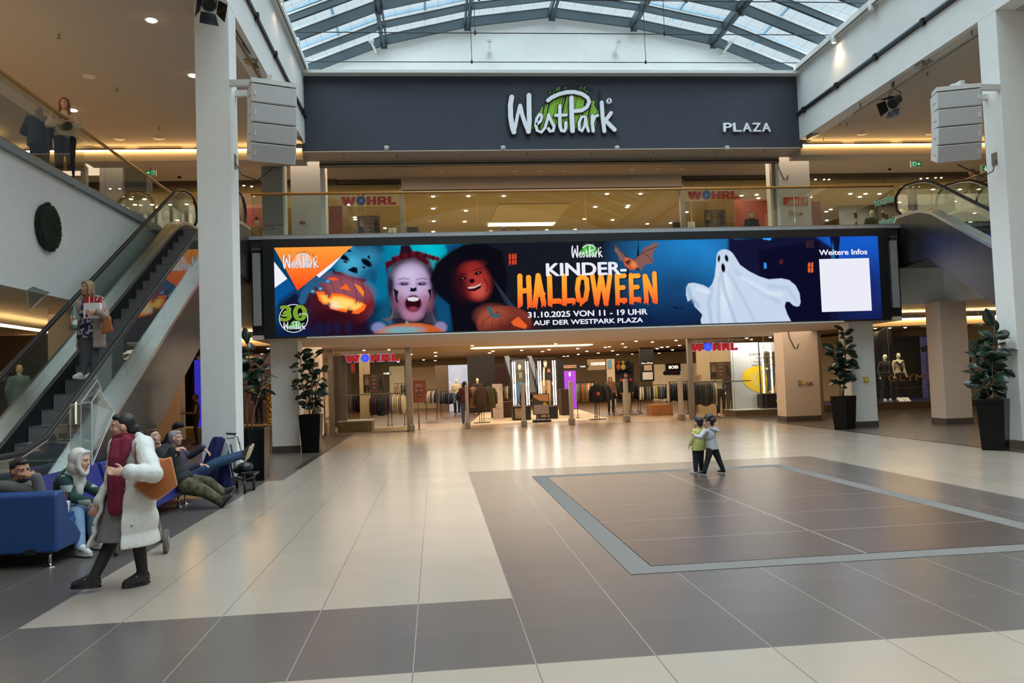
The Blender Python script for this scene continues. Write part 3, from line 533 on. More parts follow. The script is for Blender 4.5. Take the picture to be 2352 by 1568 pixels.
ptext('lettering', '31.10.2025 VON 11 - 19 UHR', 1213, 729.5, 1486, 709, SYT, WTXT, t, bold=.05); ptext('lettering', 'AUF DER WESTPARK PLAZA', 1226, 747, 1476, 729, SYT, WTXT, t, bold=.05)
ptext('lettering', 'Weitere Infos', 1882, 586, 1991, 571.5, SYT, WTXT, t, bold=.05)
b = MB(); q = [at(1881, 595, SYT), at(1995.5, 593, SYT), at(2003, 713, SYT), at(1888, 714.5, SYT)]; x0, x1, z0, z1 = (q[0].x+q[3].x)/2, (q[1].x+q[2].x)/2, q[2].z, q[0].z
b.poly([(x0, SYT, z0), (x1, SYT, z0), (x1, SYT, z1), (x0, SYT, z1)]); b.build('code_panel', WTXT, t)
# ------------------------------------------------------------------ brush lettering logo
LG = [(66, [(442, 375), (424, 480), (428, 640), (448, 770), (472, 845)]), (44, [(472, 845), (495, 760), (520, 620), (552, 490)]), (52, [(556, 490), (585, 620), (625, 740), (668, 838)]), (64, [(668, 838), (680, 700), (676, 520), (674, 350)]),
      (38, [(782, 738), (830, 700), (848, 650), (840, 612), (812, 608), (778, 670), (764, 750), (785, 825), (840, 850), (890, 790), (920, 690), (940, 612)]), (40, [(938, 612), (975, 700), (1015, 770), (1000, 832), (958, 836), (938, 800)]),
      (44, [(1092, 492), (1090, 650), (1094, 770), (1115, 830), (1150, 835), (1172, 790), (1172, 722)]), (38, [(1032, 622), (1178, 616)]), (62, [(1248, 385), (1252, 620), (1262, 830)]), (50, [(930, 420), (985, 378), (1080, 335), (1190, 308), (1290, 306), (1390, 332), (1465, 382), (1488, 440), (1455, 510), (1390, 552), (1300, 562)]),
      (38, [(1425, 640), (1385, 640), (1350, 720), (1356, 815), (1385, 838), (1425, 760), (1440, 650)]), (36, [(1440, 650), (1452, 760), (1478, 835)]), (42, [(1528, 628), (1530, 740), (1542, 835)]), (38, [(1536, 720), (1562, 640), (1600, 622)]),
      (50, [(1656, 448), (1668, 640), (1692, 835)]), (52, [(1780, 590), (1738, 650), (1698, 690)]), (54, [(1705, 690), (1760, 745), (1830, 815)])]
def strip(b, pts, w_, f, y0, y1, m=0, ncap=5):   # a brush stroke with round ends, extruded
    P = [Vector((x, y, 0)) for x, y in pts]; n = len(P); Lf = []; Rt = []
    for i, p in enumerate(P):
        d = (P[min(i+1, n-1)]-P[max(i-1, 0)]).normalized(); nn = Vector((-d.y, d.x, 0)); Lf.append(p+nn*w_/2); Rt.append(p-nn*w_/2)
        if i == 0: d0 = d
        d1 = d
    ring = list(Lf); n1 = Vector((-d1.y, d1.x, 0)); n0 = Vector((-d0.y, d0.x, 0))
    for k in range(1, ncap): a = math.pi*k/ncap; ring.append(P[-1]+(n1*math.cos(a)+d1*math.sin(a))*w_/2)
    ring += Rt[::-1]
    for k in range(1, ncap): a = math.pi*k/ncap; ring.append(P[0]+(-n0*math.cos(a)-d0*math.sin(a))*w_/2)
    vs = [f(q.x, q.y) for q in ring]; N_ = len(vs); A = [(v[0], y0, v[1]) for v in vs]; B = [(v[0], y1, v[1]) for v in vs]
    k = n; faces = []; right = list(range(k+ncap-1, 2*k+ncap-1))[::-1]; left = list(range(k))
    fs = []
    for i in range(k-1): fs.append((left[i], left[i+1], right[i+1], right[i]))
    fs.append(tuple([left[-1]]+list(range(k, k+ncap-1))+[right[-1]])); fs.append(tuple([right[0]]+list(range(2*k+ncap-1, N_))+[left[0]]))
    off = N_; allf = [tuple(q) for q in fs]+[tuple(i+off for i in q[::-1]) for q in fs]+[(i, i+off, (i+1) % N_+off, (i+1) % N_) for i in range(N_)]
    b.add(A+B, allf, m)
LBX = (385, 205, 1895, 905)
def logo(par, f, Y, dw, do, dg, MW, MO, MG, grow=26, reg=True, hatch=True):
    b = MB()
    for i, (w_, p) in enumerate(LG): strip(b, p, w_, f, Y-dw-.0003*i, Y-do)
    b.build('lettering', MW, par)
    b = MB()
    for i, (w_, p) in enumerate(LG): strip(b, p, w_+grow, f, Y-do-.0002*i-.001, Y-dg)
    for p in ([(400, 330), (372, 480), (372, 640), (395, 790), (420, 880)], [(708, 215), (716, 420), (722, 640)], [(930, 290), (1080, 220), (1250, 200), (1420, 210), (1545, 265)], [(1620, 270), (1628, 420), (1636, 640)], [(1645, 290), (1640, 440)], [(600, 800), (640, 890), (685, 935)], [(1780, 820), (1895, 910)], [(1000, 300), (1200, 250), (1400, 262), (1520, 360)], [(545, 390), (520, 520)]): strip(b, p, 9, f, Y-do-.001, Y-dg)
    b.build('outline', MO, par)
    if hatch:
        b = MB(); rr = random.Random(5)
        for k in range(46):
            x0 = 735+k*20; top = 330+((x0-1190)/470)**2*260 if x0 > 900 else 600-(x0-735)*1.7+40; y1 = min(820, 760+rr.uniform(-50, 60)); lean = .27
            if x0 > 1480: top = 470+(x0-1480)*1.1
            if x0 > 1640: break
            xt = x0+(y1-top)*lean*.8
            if xt > 1630: continue
            strip(b, [(x0, y1), (xt, top)], rr.choice((12, 18, 24)), f, Y-dg-.0003*k*.2, Y-.001)
        for xa, ya in ((960, 290), (1010, 300), (1050, 260), (1080, 250), (1165, 250), (1370, 250), (1420, 250), (1450, 305)): strip(b, [(xa, ya+18), (xa+10, ya-18)], 12, f, Y-dg, Y-.001)
        b.build('hatching', MG, par)
    if reg:
        b = MB(); ct = [(1757+36*math.cos(a), 425+36*math.sin(a)) for a in [math.pi*2*k/20 for k in range(20)]]; q = [f(*p) for p in ct]
        b.prism([(x, Y-dw, z) for x, z in q], (0, dw-.002, 0)); fixn(b.build('registered_disc', MW, par)); b = MB()
        for p in ([(1748, 445), (1752, 405)], [(1752, 407), (1768, 412), (1754, 426)], [(1756, 426), (1770, 446)]): strip(b, p, 8, f, Y-dw-.004, Y-dw+.002)
        b.build('registered_letter', MO, par)
LWH = mat('sign_white_face', c(244, 246, 250), .4, var=0); LBK = mat('sign_black', c(16, 18, 22), .5, var=0); LGR = mat('sign_green', c(140, 194, 40), .5, var=.12, vs=9)
fw = lambda x, y: (lambda p: (p.x, p.z))(at(1100+x/5.88, 160+y/5.88, 23.42))
t = thing('shopping_centre_sign', (4.05, 23.45, 8.9), 'white brush-script centre logo with green hatching in the middle of the navy fascia', 'sign'); logo(t, fw, 23.5, .12, .055, .04, LWH, LBK, LGR)
t2 = thing('plaza_sign', (9.75, 23.45, 9.06), 'small white raised letters reading PLAZA at right end of navy fascia', 'sign')
for i_, ch_ in enumerate('PLAZA'): ptext('letter', ch_, 1661+i_*22.2, 303.5, 1661+i_*22.2+17.2, 284, 23.49, LWH, t2, bold=.022, depth=.08)
scr = [o for o in bpy.data.objects if o.name == 'led_screen'][0]
def fit(x0, y0, x1, y1): return lambda x, y: (lambda p: (p.x, p.z))(at(x0+(x-LBX[0])/(LBX[2]-LBX[0])*(x1-x0), y0+(y-LBX[1])/(LBX[3]-LBX[1])*(y1-y0), SY))
SBK = emimat('screen_black', None, c(40, 16, 10)); SGR = emimat('screen_green', None, c(84, 200, 60)); SPK = emimat('screen_peach', None, c(255, 205, 180)); SDK = emimat('screen_night', None, c(22, 24, 34)); SLG = emimat('screen_lime', None, c(120, 160, 50)); SSH = emimat('screen_emblem_black', None, c(10, 12, 14))  # emblem disc and its logo outline are near-black themselves
logo(scr, fit(649, 577, 734, 619), SY-.002, .008, .005, .003, WTXT, SBK, SPK, grow=14); logo(scr, fit(1312, 557, 1386, 594), SY-.002, .008, .005, .003, WTXT, SDK, SGR, grow=6)
b = MB(); ce = at(674.5, 731, SY); b.lathe((ce.x, SY-.0015, ce.z), [(.365, 0), (.365, .001), (.35, .001)], 40, 0, (0, -1, 0)); b.build('emblem_disc', SSH, scr)
b = MB(); ring = lambda r, y: [(ce.x+r*math.cos(a), y, ce.z+r*math.sin(a)) for a in [2*math.pi*k/48 for k in range(48)]]
b.rings([ring(.352, SY-.004), ring(.372, SY-.004)], cap=False); b.build('emblem_ring', WTXT, scr)
ptext('lettering', '30', 645, 737, 703, 701, SY-.006, SLG, scr, bold=.06); ptext('lettering', '30', 646.5, 727, 702, 702.5, SY-.0065, emimat('screen_lime_light', None, c(160, 196, 84)), scr, bold=.0)
b = MB(); p0, p1 = at(685, 724, SY), at(704.5, 717.5, SY); b.box(p0.x, SY-.0085, p0.z, p1.x, SY-.008, p1.z); b.build('emblem_tag', SDK, scr); ptext('lettering', 'JAHRE', 686.5, 723, 703.5, 718.5, SY-.0095, WTXT, scr, bold=.04)
logo(scr, fit(651, 735, 703, 758), SY-.008, .008, .005, .003, WTXT, SSH, SGR, grow=8)
# ------------------------------------------------------------------ escalators
def zs_(y): return min(5.95, max(.35, .577*(y-9.98)))
GROOVE = bpy.data.materials.new('grooved_step_metal'); GROOVE.use_nodes = True; nt = GROOVE.node_tree; N = nt.nodes; L = nt.links; bs = N['Principled BSDF']; bs.inputs['Metallic'].default_value = 0; bs.inputs['Roughness'].default_value = .5
g = N.new('ShaderNodeNewGeometry'); wv = N.new('ShaderNodeTexWave'); wv.inputs['Scale'].default_value = 14; wv.bands_direction = 'X'; L.new(g.outputs['Position'], wv.inputs['Vector']); rp = N.new('ShaderNodeValToRGB'); rp.color_ramp.elements[0].color = (.07, .07, .075, 1); rp.color_ramp.elements[1].color = (.34, .34, .35, 1); L.new(wv.outputs['Fac'], rp.inputs[0]); L.new(rp.outputs[0], bs.inputs['Base Color'])
SKIRT = mat('black_skirt', c(26, 26, 27), .3, .2, var=0); LANDP = mat('landing_plate', c(120, 118, 112), .4, .8, var=.1, vs=30)
def escalator(x0, x1, label):
    t = thing('escalator', ((x0+x1)/2, 15, 0), label, 'escalator', 'escalators beside the bridge')
    knee = [(20.0, 5.73), (20.2, 5.82), (20.45, 5.9), (20.8, 5.94)]
    prof = [(8.3, 0), (8.3, .35), (10.4, .35), (10.75, .45)]+[(20.0-.0, 5.76)]+knee[1:]+[(21.55, 5.95), (21.75, 5.7), (21.75, 4.56), (20.2, 4.57), (12.28, 0)]
    for xa, s_ in ((x0, 1), (x1, -1)):
        b = MB(); b.prism([(xa, y, z) for y, z in prof], (s_*.03, 0, 0)); fixn(b.build('side_cladding', STEELD, t))
        b = MB(); top = [(8.3, .35), (10.4, .35), (10.75, .45), (20.0, 5.76)]+knee[1:]+[(21.6, 5.95)]
        b.rings([[(xa-s_*.012, y, z+.03), (xa+s_*.30, y, z+.03), (xa+s_*.30, y, z-.05), (xa-s_*.012, y, z-.05)] for y, z in top]); fixn(b.build('deck', STEEL, t))
        b = MB(); b.rings([[(xa+s_*.28, y, z-.04), (xa+s_*.31, y, z-.04), (xa+s_*.31, y, z-.5), (xa+s_*.28, y, z-.5)] for y, z in top]); fixn(b.build('skirt', SKIRT, t))
        hp = [(8.75, .45), (8.5, .52), (8.36, .68), (8.36, .84), (8.5, 1.0), (8.75, 1.06), (10.1, 1.07), (10.7, 1.22), (19.6, 6.33)]+[(20.0, 6.55), (20.35, 6.70), (20.8, 6.79), (21.3, 6.82)]+[(21.6, 6.76), (21.82, 6.6), (21.9, 6.4), (21.82, 6.2), (21.65, 6.06)]
        xg = xa+s_*.17
        b = MB(); b.tube([(xg, y, z) for y, z in hp], .038, 8); fixn(b.build('handrail', RUBBER, t, smooth=True))
        b = MB(); b.tube([(xg, y, z-.045) for y, z in hp[5:-4]], .018, 6); b.build('handrail_guide', CHROME, t, smooth=True)
        seams = [8.5, 10.2, 11.6, 13.4, 15.2, 17.0, 18.8, 20.2, 21.75]
        hz = lambda y: np.interp(y, [p[0] for p in hp[4:15]], [p[1] for p in hp[4:15]])
        for ya, yb in zip(seams, seams[1:]):
            b = MB(); ys = np.linspace(ya+.006, yb-.006, 5); zt = lambda y: min(float(hz(y)), 6.8)-.05
            b.rings([[(xg-.005, y, zs_(y)), (xg+.005, y, zs_(y)), (xg+.005, y, zt(y)), (xg-.005, y, zt(y))] for y in ys]); fixn(b.build('glass_panel', GLASS2, t))
    for i in range(25):
        y = 10.35+.4*(i+.6); z = .231*(i+.6); b = MB(); b.box(x0+.315, y, z-.26, x1-.315, y+.42, z); o = b.build('step', GROOVE, t); b = MB(); b.box(x0+.315, y-.006, z-.012, x1-.315, y+.03, z+.003); b.build('step_edge', mat('step_edge_metal', c(120, 120, 120), .4, .3), o)
    b = MB(); b.box(x0+.03, 8.3, .0, x1-.03, 10.45, .02); b.build('landing_plate', LANDP, t); b = MB(); b.box(x0+.03, 20.35, 5.5, x1-.03, 21.7, 5.66); b.build('landing_plate', LANDP, t)
    b = MB(); b.prism([(x0+.04, y, z) for y, z in ((12.5, 0.02), (20.25, 4.5), (21.7, 4.5), (21.7, 4.56), (20.2, 4.58), (12.35, .04))], (x1-x0-.08, 0, 0)); fixn(b.build('underside', STEELD, t))
    return t
escalator(-6.35, -4.75, 'escalator on the left that carries a woman down past the blue benches'); escalator(13.25, 14.85, 'escalator on the right, partly hidden behind the white column')
# ------------------------------------------------------------------ balustrades
def balustrade(label, p0, p1, n, zb=5.7, zt=6.85):
    p0, p1 = Vector(p0), Vector(p1); t = thing('glass_balustrade', (p0+p1)/2, label, 'balustrade'); d = (p1-p0); nn = Vector((d.y, -d.x, 0)).normalized()
    for i in range(n):
        a = p0+d*(i/n)+d.normalized()*.006; e = p0+d*((i+1)/n)-d.normalized()*.006; b = MB(); b.obox((a+e)/2+Vector((0,0,(zb+zt-.03)/2-p0.z)), (e-a)/2, nn*.008, Vector((0,0,(zt-.03-zb)/2))); b.build('glass_panel', GLASS2, t)
    b = MB(); b.tube([(p0.x, p0.y, zt), (p1.x, p1.y, zt)], .035, 10); b.build('handrail', WOOD, t, smooth=True); b = MB(); b.bar((p0.x, p0.y, zb+.02), (p1.x, p1.y, zb+.02), .05, .08); b.build('base_rail', ALU, t)
balustrade('glass balustrade with wooden handrail along the bridge above the screen', (-4.70, 21.56, 5.7), (13.2, 21.56, 5.7), 6)
balustrade('glass balustrade with wooden handrail along the left upper gallery', (-6.72, 0, 5.8), (-6.72, 22.2, 5.8), 9, 5.78, 6.9)
balustrade('glass balustrade with wooden handrail along the right upper gallery', (15.1, 0, 5.8), (15.1, 22.2, 5.8), 9, 5.78, 6.9)
# ------------------------------------------------------------------ shopfronts
def pbox(xl, yt, xr, yb, Y, d): a = at(xl, yb, Y); e = at(xr, yt, Y); return a.x, Y, a.z, e.x, Y+d, e.z
YS = 28.85
def win(nm, x0, x1, z0, z1, seams=(), y=YS, gm=SHOPG, fr=.05):
    b = MB(); b.box(x0, y, z0, x1, y+.012, z1); o = st(b.build(nm, gm)); b = MB()
    b.box(x0, y-.03, z0, x1, y+.05, z0+fr); b.box(x0, y-.03, z1-fr, x1, y+.05, z1); b.box(x0, y-.03, z0, x0+fr, y+.05, z1); b.box(x1-fr, y-.03, z0, x1, y+.05, z1)
    b.build('window_frame', ALU, o)
    for s_ in seams: b = MB(); b.box(s_-.004, y-.002, z0, s_+.004, y+.014, z1); b.build('window_seam', ALU, o)
    return o
win('window_2', -3.62, -1.0, 0, 3.12, (-2.4,)); win('window_3', 9.42, 12.95, 0, 3.12, (11.0, 12.2)); win('window_4', 13.2, 24, 0, 3.4, (15.2, 17.1, 19)); win('window_5', -12, -3.9, 0, 3.4, (-9.8, -7.6, -5.6))
win('window_6', -4.4, -1.03, 5.66, 8.95, (-2.6,)); win('window_7', 9.4, 13.4, 5.66, 8.95, (11.6,)); win('window_8', 13.4, 24, 5.66, 8.9, (15, 17.3)); win('window_9', -16, -4.4, 5.66, 8.9, (-12, -9.2, -6.6))
sbox('door_1', -1.0, 28.78, 0, -.84, 28.98, 3.12, m=ALU); sbox('door_2', 9.28, 28.78, 0, 9.44, 28.98, 3.12, m=ALU); sbox('door_3', -3.75, 28.7, 0, -3.6, 28.95, 3.12, m=ALU); sbox('door_4', 12.9, 28.7, 0, 13.1, 28.95, 3.12, m=ALU)
sbox('trim_20', -4.4, 28.6, 3.06, 13.1, 29.0, 3.5, m=CREAM); sbox('trim_21', -1.0, 28.75, 3.0, 9.4, 29.05, 3.12, m=ALU)
sbox('door_5', -1.06, 28.8, 5.66, -.9, 28.98, 8.75, m=ALU); sbox('door_6', 9.27, 28.8, 5.66, 9.42, 28.98, 8.75, m=ALU); sbox('trim_22', -1.0, 28.75, 8.62, 9.35, 29.05, 9.05, m=CREAM); sbox('trim_23', -.95, 28.74, 8.58, 9.3, 28.76, 8.64, m=BLACK)
sbox('trim_24', -16, 28.7, 8.88, -3.3, 28.9, 9.05, m=BASEB); sbox('trim_25', 12.7, 28.7, 8.88, 24, 28.9, 9.05, m=BASEB); sbox('trim_26', -4.4, 28.8, 8.9, -1, 28.9, 9.05, m=BASEB); sbox('trim_27', 9.4, 28.8, 8.9, 13.4, 28.9, 9.05, m=BASEB)
sbox('trim_28', -3.3, 24.6, 5.66, -3.16, 24.8, 8.5, m=WPAINT); sbox('trim_29', 10.98, 24.62, 5.66, 11.1, 24.8, 8.5, m=ALU); sbox('trim_30', 11.1, 24.62, 5.66, 11.2, 24.8, 8.5)
sbox('trim_31', 12.72, 25.7, 0, 12.86, 28.8, 3.1, m=ALU)
for x0, x1, y0, y1 in ((785, 932, 907, 903), (1596, 1724, 879, 873.5)):
    p0, p1 = at(x0, y0, 28.95), at(x1, y1, 28.95); sbox('window_bar', p0.x, 28.90, (p0.z+p1.z)/2-.02, p1.x, 28.94, (p0.z+p1.z)/2+.02, m=ALU)
# shop shells
SHOPC = mat('shop_ceiling', c(206, 184, 140), .8, var=.02); SHOPW = mat('shop_wall', c(206, 182, 146), .75, var=.03)
sbox('ceiling_shop', -6, 28.95, 3.2, 13.1, 60, 3.3, m=SHOPC); sbox('wall_shop_rear', -6, 58, 0, 22, 58.2, 3.3, m=SHOPW); sbox('wall_shop_side', -6.2, 33, 0, -6, 58, 3.3, m=SHOPW); sbox('wall_shop_side', 20, 34, 0, 20.2, 58, 3.3, m=SHOPW)
sbox('ceiling_shop', 13.1, 29.2, 3.45, 24, 60, 3.55, m=SHOPC); sbox('ceiling_shop', -16, 29.0, 3.42, -6.2, 60, 3.52, m=SHOPC); sbox('slab_shop', -16, 28.95, 3.55, 24, 60, 5.66, m=SHOPC); sbox('wall_rear', -16, 60, 0, 24, 60.2, 9.2, m=SHOPW)
sbox('ceiling_shop', -16, 28.95, 8.72, 24, 60, 8.9, m=SHOPC)
b = MB(); b.prism([fl(1145, 468, 8.71), fl(1310, 467, 8.71), fl(1272, 514, 8.71), fl(1122, 516, 8.71)], (0, 0, -.03)); fixn(st(b.build('trim_32', mat('shop_coffer', c(226, 206, 160), .8, var=0))))
def strip_lamp(nm, p, q, w_, label, m, grp=None): b = MB(); b.bar(p, q, w_, .03); return tag(b.build(nm, m), label, 'light strip', grp)
STRIPL = mat('shop_cove_light', (1, .86, .56), .5, emit=3.2, ecol=(1, .86, .58), var=0)
strip_lamp('light_strip', fl(1122, 516, 8.67), fl(1273, 514, 8.67), .7, 'glowing light strip along the ceiling recess of the upper shop', STRIPL)
strip_lamp('light_strip', fl(1084, 800, 3.17), fl(1356, 792, 3.17), .9, 'long glowing light strip on the ceiling of the ground floor shop', STRIPL)
sbox('wall_shop_panel', *pbox(1000, 440, 1016, 540, 40, .3), m=SHOPW)
# warm coves of the galleries
def cove(nm, p, q, lab, up=True, h=.05, grp='warm cove lights'):
    b = MB(); b.bar(p, q, .03, h); return tag(b.build(nm, COVE), lab, 'cove light', grp)
cove('cove_light', (-12, 23.62, 8.65), (-3.66, 23.62, 8.65), 'warm cove light line at the end of the upper left ceiling'); cove('cove_light', (11.53, 23.62, 8.65), (20, 23.62, 8.65), 'warm cove light line at the end of the upper right ceiling')
cove('cove_light', (-11.3, 10, 8.65), (-11.5, 22.5, 8.65), 'warm cove light line along the far side of the upper left ceiling')
sbox('trim_33', -12.4, 6, 8.36, -11.55, 23.6, 8.6, m=CEIL)
for s0, s1, n in ((-11.5, -3.7, 5), (11.6, 19.5, 5)):
    for i in range(n): x = s0+(s1-s0)*i/n; sbox('air_slot', x+.1, 23.64, 8.685, x+1.3, 23.66, 8.735, m=BLACK)
sbox('trim_34', -12, 25.6, 3.05, -4.75, 26.1, 3.3, m=CEIL); sbox('trim_35', 12.75, 25.6, 3.05, 22, 26.1, 3.3, m=CEIL)
cove('cove_light', (-12, 25.55, 3.27), (-4.8, 25.55, 3.27), 'warm cove light line over the lower left shops', h=.06); cove('cove_light', (12.85, 25.55, 3.27), (22, 25.55, 3.27), 'warm cove light line over the lower right shops', h=.06)
cove('cove_light', (-12, 24.7, 3.46), (-4.8, 24.7, 3.46), 'thin upper warm line over the lower left shops', h=.03); cove('cove_light', (12.85, 24.7, 3.46), (22, 24.7, 3.46), 'thin upper warm line over the lower right shops', h=.03)
cove('cove_light', (-9.2, 14, 3.3), (-9.4, 21.5, 3.3), 'warm cove light curving under the left slab beside the escalator', h=.06)
# ------------------------------------------------------------------ downlights, spots, cameras, sprinklers
def disc_light(nm, p, r, lens, label, cat, grp, proto={}):
    k = (nm, r, lens.name)
    if k not in proto:
        b = MB(); b.lathe((0, 0, 0), [(r, 0), (r, -.012), (r*.72, -.016)], 14); o = b.build(nm, WPAINT); b = MB(); b.lathe((0, 0, 0), [(r*.7, -.017), (r*.66, -.03), (r*.3, -.035)], 12); ob = b.build('lens', lens, o); proto[k] = o; o.location = Vector(p)-Vector((0,0,.016)); tag(o, label, cat, grp); return o
    return dup(proto[k], Vector(p)-Vector((0,0,.016)), label, grp)
DIML = mat('dim_lamp_lens', c(236, 222, 196), .3, var=0)
G1 = 'lit downlights in the upper gallery ceilings'
for i, (x, y) in enumerate(((348, 45), (443, 172), (168, 252))): disc_light('downlight', fl(x, y, 8.79), .13, LAMP, ('glowing round downlight highest in the left gallery ceiling', 'glowing round downlight half hidden by the left white column', 'glowing round downlight behind the red-haired woman upstairs')[i], 'downlight', G1)
for x, y, lb in ((205, 175, 'unlit round downlight in the left gallery ceiling above the red-haired woman'), (274, 318, 'large unlit ceiling disc near the left cove, further from the column'), (365, 317, 'unlit downlight near the left cove, closer to the white column'), (615, 315, 'unlit downlight behind the left loudspeaker cluster'), (1981, 307, 'unlit downlight near the right cove, closer to the navy wall'), (2139, 306, 'unlit downlight near the right cove, just left of the loudspeakers')):
    disc_light('downlight', fl(x, y, 8.79), .15, DIML, lb, 'downlight', 'unlit downlights in the upper gallery ceilings')
for i, (x, y) in enumerate(((1015, 393), (1183, 391), (1238, 390.6), (1295, 390.6), (1452, 388), (1510, 387), (1566, 386.7))): disc_light('downlight', fl(x, y, 9.05), .12, DIML, 'round downlight over the upper passage, %s from the left' % ('first', 'second', 'third', 'fourth', 'fifth', 'sixth', 'seventh')[i], 'downlight', 'row of downlights over the upper passage')
UPL = [(995, 450), (1076, 449), (1157, 449), (995, 478), (1070, 483), (996, 507), (1067, 508), (1203, 495), (1206, 491), (995, 531), (1062, 533), (1127, 530), (1394, 444), (1471, 444), (1367, 474), (1440, 475), (1443, 471), (1342, 502), (1407, 504), (1487, 513), (1540, 511), (1256, 527), (1321, 526), (801, 469), (815, 498), (816, 503), (884, 523), (1577, 486), (1703, 448), (1738, 446), (1742, 454)]
for x, y in UPL: disc_light('ceiling_spotlight', fl(x, y, 8.72), .10, LAMPH, 'small bright spotlight in the ceiling of the upper central shop', 'spotlight', 'ceiling spotlights of the upper central shop')
for x, y in ((310, 469), (349, 469), (391, 469), (429, 468), (253, 432), (275, 432), (560, 425), (578, 427), (301, 456), (332, 456)): disc_light('ceiling_spotlight', fl(x, y, 8.72), .09 if y > 440 else .05, LAMPH, 'small bright spotlight in the ceiling of the upper left shop', 'spotlight', 'ceiling spotlights of the upper left shop')
for x, y in ((1953, 444), (1988, 444), (2020, 444), (1975, 451), (1908, 480), (1898, 485), (1899, 505), (2188, 440), (1873, 411), (1893, 411), (1904, 411), (2115, 409), (2130, 408), (2149, 407), (2162, 407), (1861, 452)): disc_light('ceiling_spotlight', fl(x, y, 8.72), .10 if y > 430 else .05, LAMPH, 'small bright spotlight in the ceiling of the upper right shop', 'spotlight', 'ceiling spotlights of the upper right shop')
z7 = [(777, 178), (917, 183), (995, 213), (1187, 208), (1357, 245), (1260, 328), (1553, 178), (1455, 287), (1545, 318), (1547, 230), (1547, 258), (2100, 160), (1964, 233), (1990, 220), (2212, 213), (1830, 175)]; z8 = [(255, 163), (430, 142), (697, 132), (877, 142), (958, 123), (1003, 148), (1185, 137), (773, 163), (795, 188), (427, 200), (497, 220), (430, 245), (670, 185), (695, 217), (585, 235), (1120, 187), (1158, 210), (1055, 243), (1213, 175), (1040, 200), (1298, 117), (1842, 85), (1912, 112), (1730, 118), (1767, 130), (1690, 100), (1580, 230), (1477, 228), (640, 190), (1075, 190), (155, 222), (205, 208), (320, 268), (350, 266), (735, 258), (848, 268)]
for x, y in [(540+a/3.36, 740+b_/3.36) for a, b_ in z7]+[(1200+a/3.36, 740+b_/3.36) for a, b_ in z8]:
    p = fl(x, y, 3.2)
    if p.y < 29.1 or p.y > 56: p = at(x, y, max(29.2, min(56, p.y))); p.z = 3.2
    disc_light('ceiling_spotlight', p, .085 if p.y < 40 else .11, LAMPH, 'small bright spotlight in the ceiling of the ground floor clothes shop', 'spotlight', 'ceiling spotlights of the ground floor clothes shop')
for x, y in ((2010, 753), (2044, 752), (2079, 751), (2042, 760), (2086, 763), (2123, 766), (2138, 762), (2066, 771), (2227, 749), (2220, 763), (2230, 776)): disc_light('ceiling_spotlight', fl(x, y, 3.45), .08, LAMPH, 'small bright spotlight in the ceiling above the lower right display window', 'spotlight', 'spotlights above the lower right display window')
for x, y in ((616, 799), (602, 812)): disc_light('ceiling_spotlight', fl(x, y, 3.42), .08, LAMPH, 'small bright spotlight above the display window behind the leftmost plant', 'spotlight', 'spotlights behind the leftmost plant')
# wall spots on the beams
def beamspot(px, py, left, lab):
    X = -3.56 if left else 11.43; p = atx(px, py, X); s_ = 1 if left else -1; t = thing('wall_spotlight', (X, p.y, p.z), lab, 'spotlight', 'spotlights on the skylight beams')
    b = MB(); b.tube([(X, p.y, p.z+.1), (X+s_*.12, p.y, p.z+.1)], .02, 6); b.build('bracket', WPAINT, t); b = MB(); b.lathe((X+s_*.14, p.y, p.z-.02), [(.05, .16), (.07, .14), (.08, 0), (.07, -.01)], 14); b.build('housing', WPAINT, t); b = MB(); b.lathe((X+s_*.14, p.y, p.z-.03), [(.066, .012), (.05, 0), (.02, -.004)], 12); b.build('lens', mat('beam_spot_lens', (1, .85, .6), .5, emit=60, ecol=(1, .78, .5), var=0), t)
    l = bpy.data.lights.new('spot_beam', 'SPOT'); l.energy = 55; l.color = (1, .72, .45); l.spot_size = 2.3; l.spot_blend = .9; l.shadow_soft_size = .06; o = bpy.data.objects.new('spot_beam', l); COL.objects.link(o); o.parent = t; o.location = (s_*.14, 0, -.06); o.rotation_euler = (0, -s_*.35, 0)
beamspot(630, 6, True, 'bright white wall spotlight on the left beam at the top edge of view'); beamspot(670, 99, True, 'bright white wall spotlight on the left beam nearer the navy wall'); beamspot(1926, 96, False, 'bright white wall spotlight high on the right beam')
b = MB(); p = atx(2010, 24, 11.4); b.lathe((11.3, p.y, p.z), [(.05, .14), (.07, .12), (.08, 0), (.05, -.01)], 14); b.tube([(11.43, p.y, p.z+.1), (11.3, p.y, p.z+.1)], .02, 6); tag(b.build('wall_spotlight', WPAINT), 'unlit white wall spotlight above the lit one on the right beam', 'spotlight', 'spotlights on the skylight beams')
for s_, X, lab in ((1, -3.56, 'black power track running along the left skylight beam'), (-1, 11.43, 'black power track running along the right skylight beam')):
    t = thing('power_track', (X, 12, 9.57), lab, 'track', 'power tracks on the skylight beams'); b = MB(); b.box(X, -2, 9.54, X+s_*.06, 23.6, 9.62); b.build('rail', BLACK, t)
    for i in range(12): y = 23-2.0*i; b = MB(); b.box(X, y, 9.50, X+s_*.085, y+.12, 9.66); b.build('clamp', RUBBER, t)
    b = MB(); b.box(X, -2, 9.60, X+s_*.03, 23.5, 9.68); b.build('cover', GREYP, t)
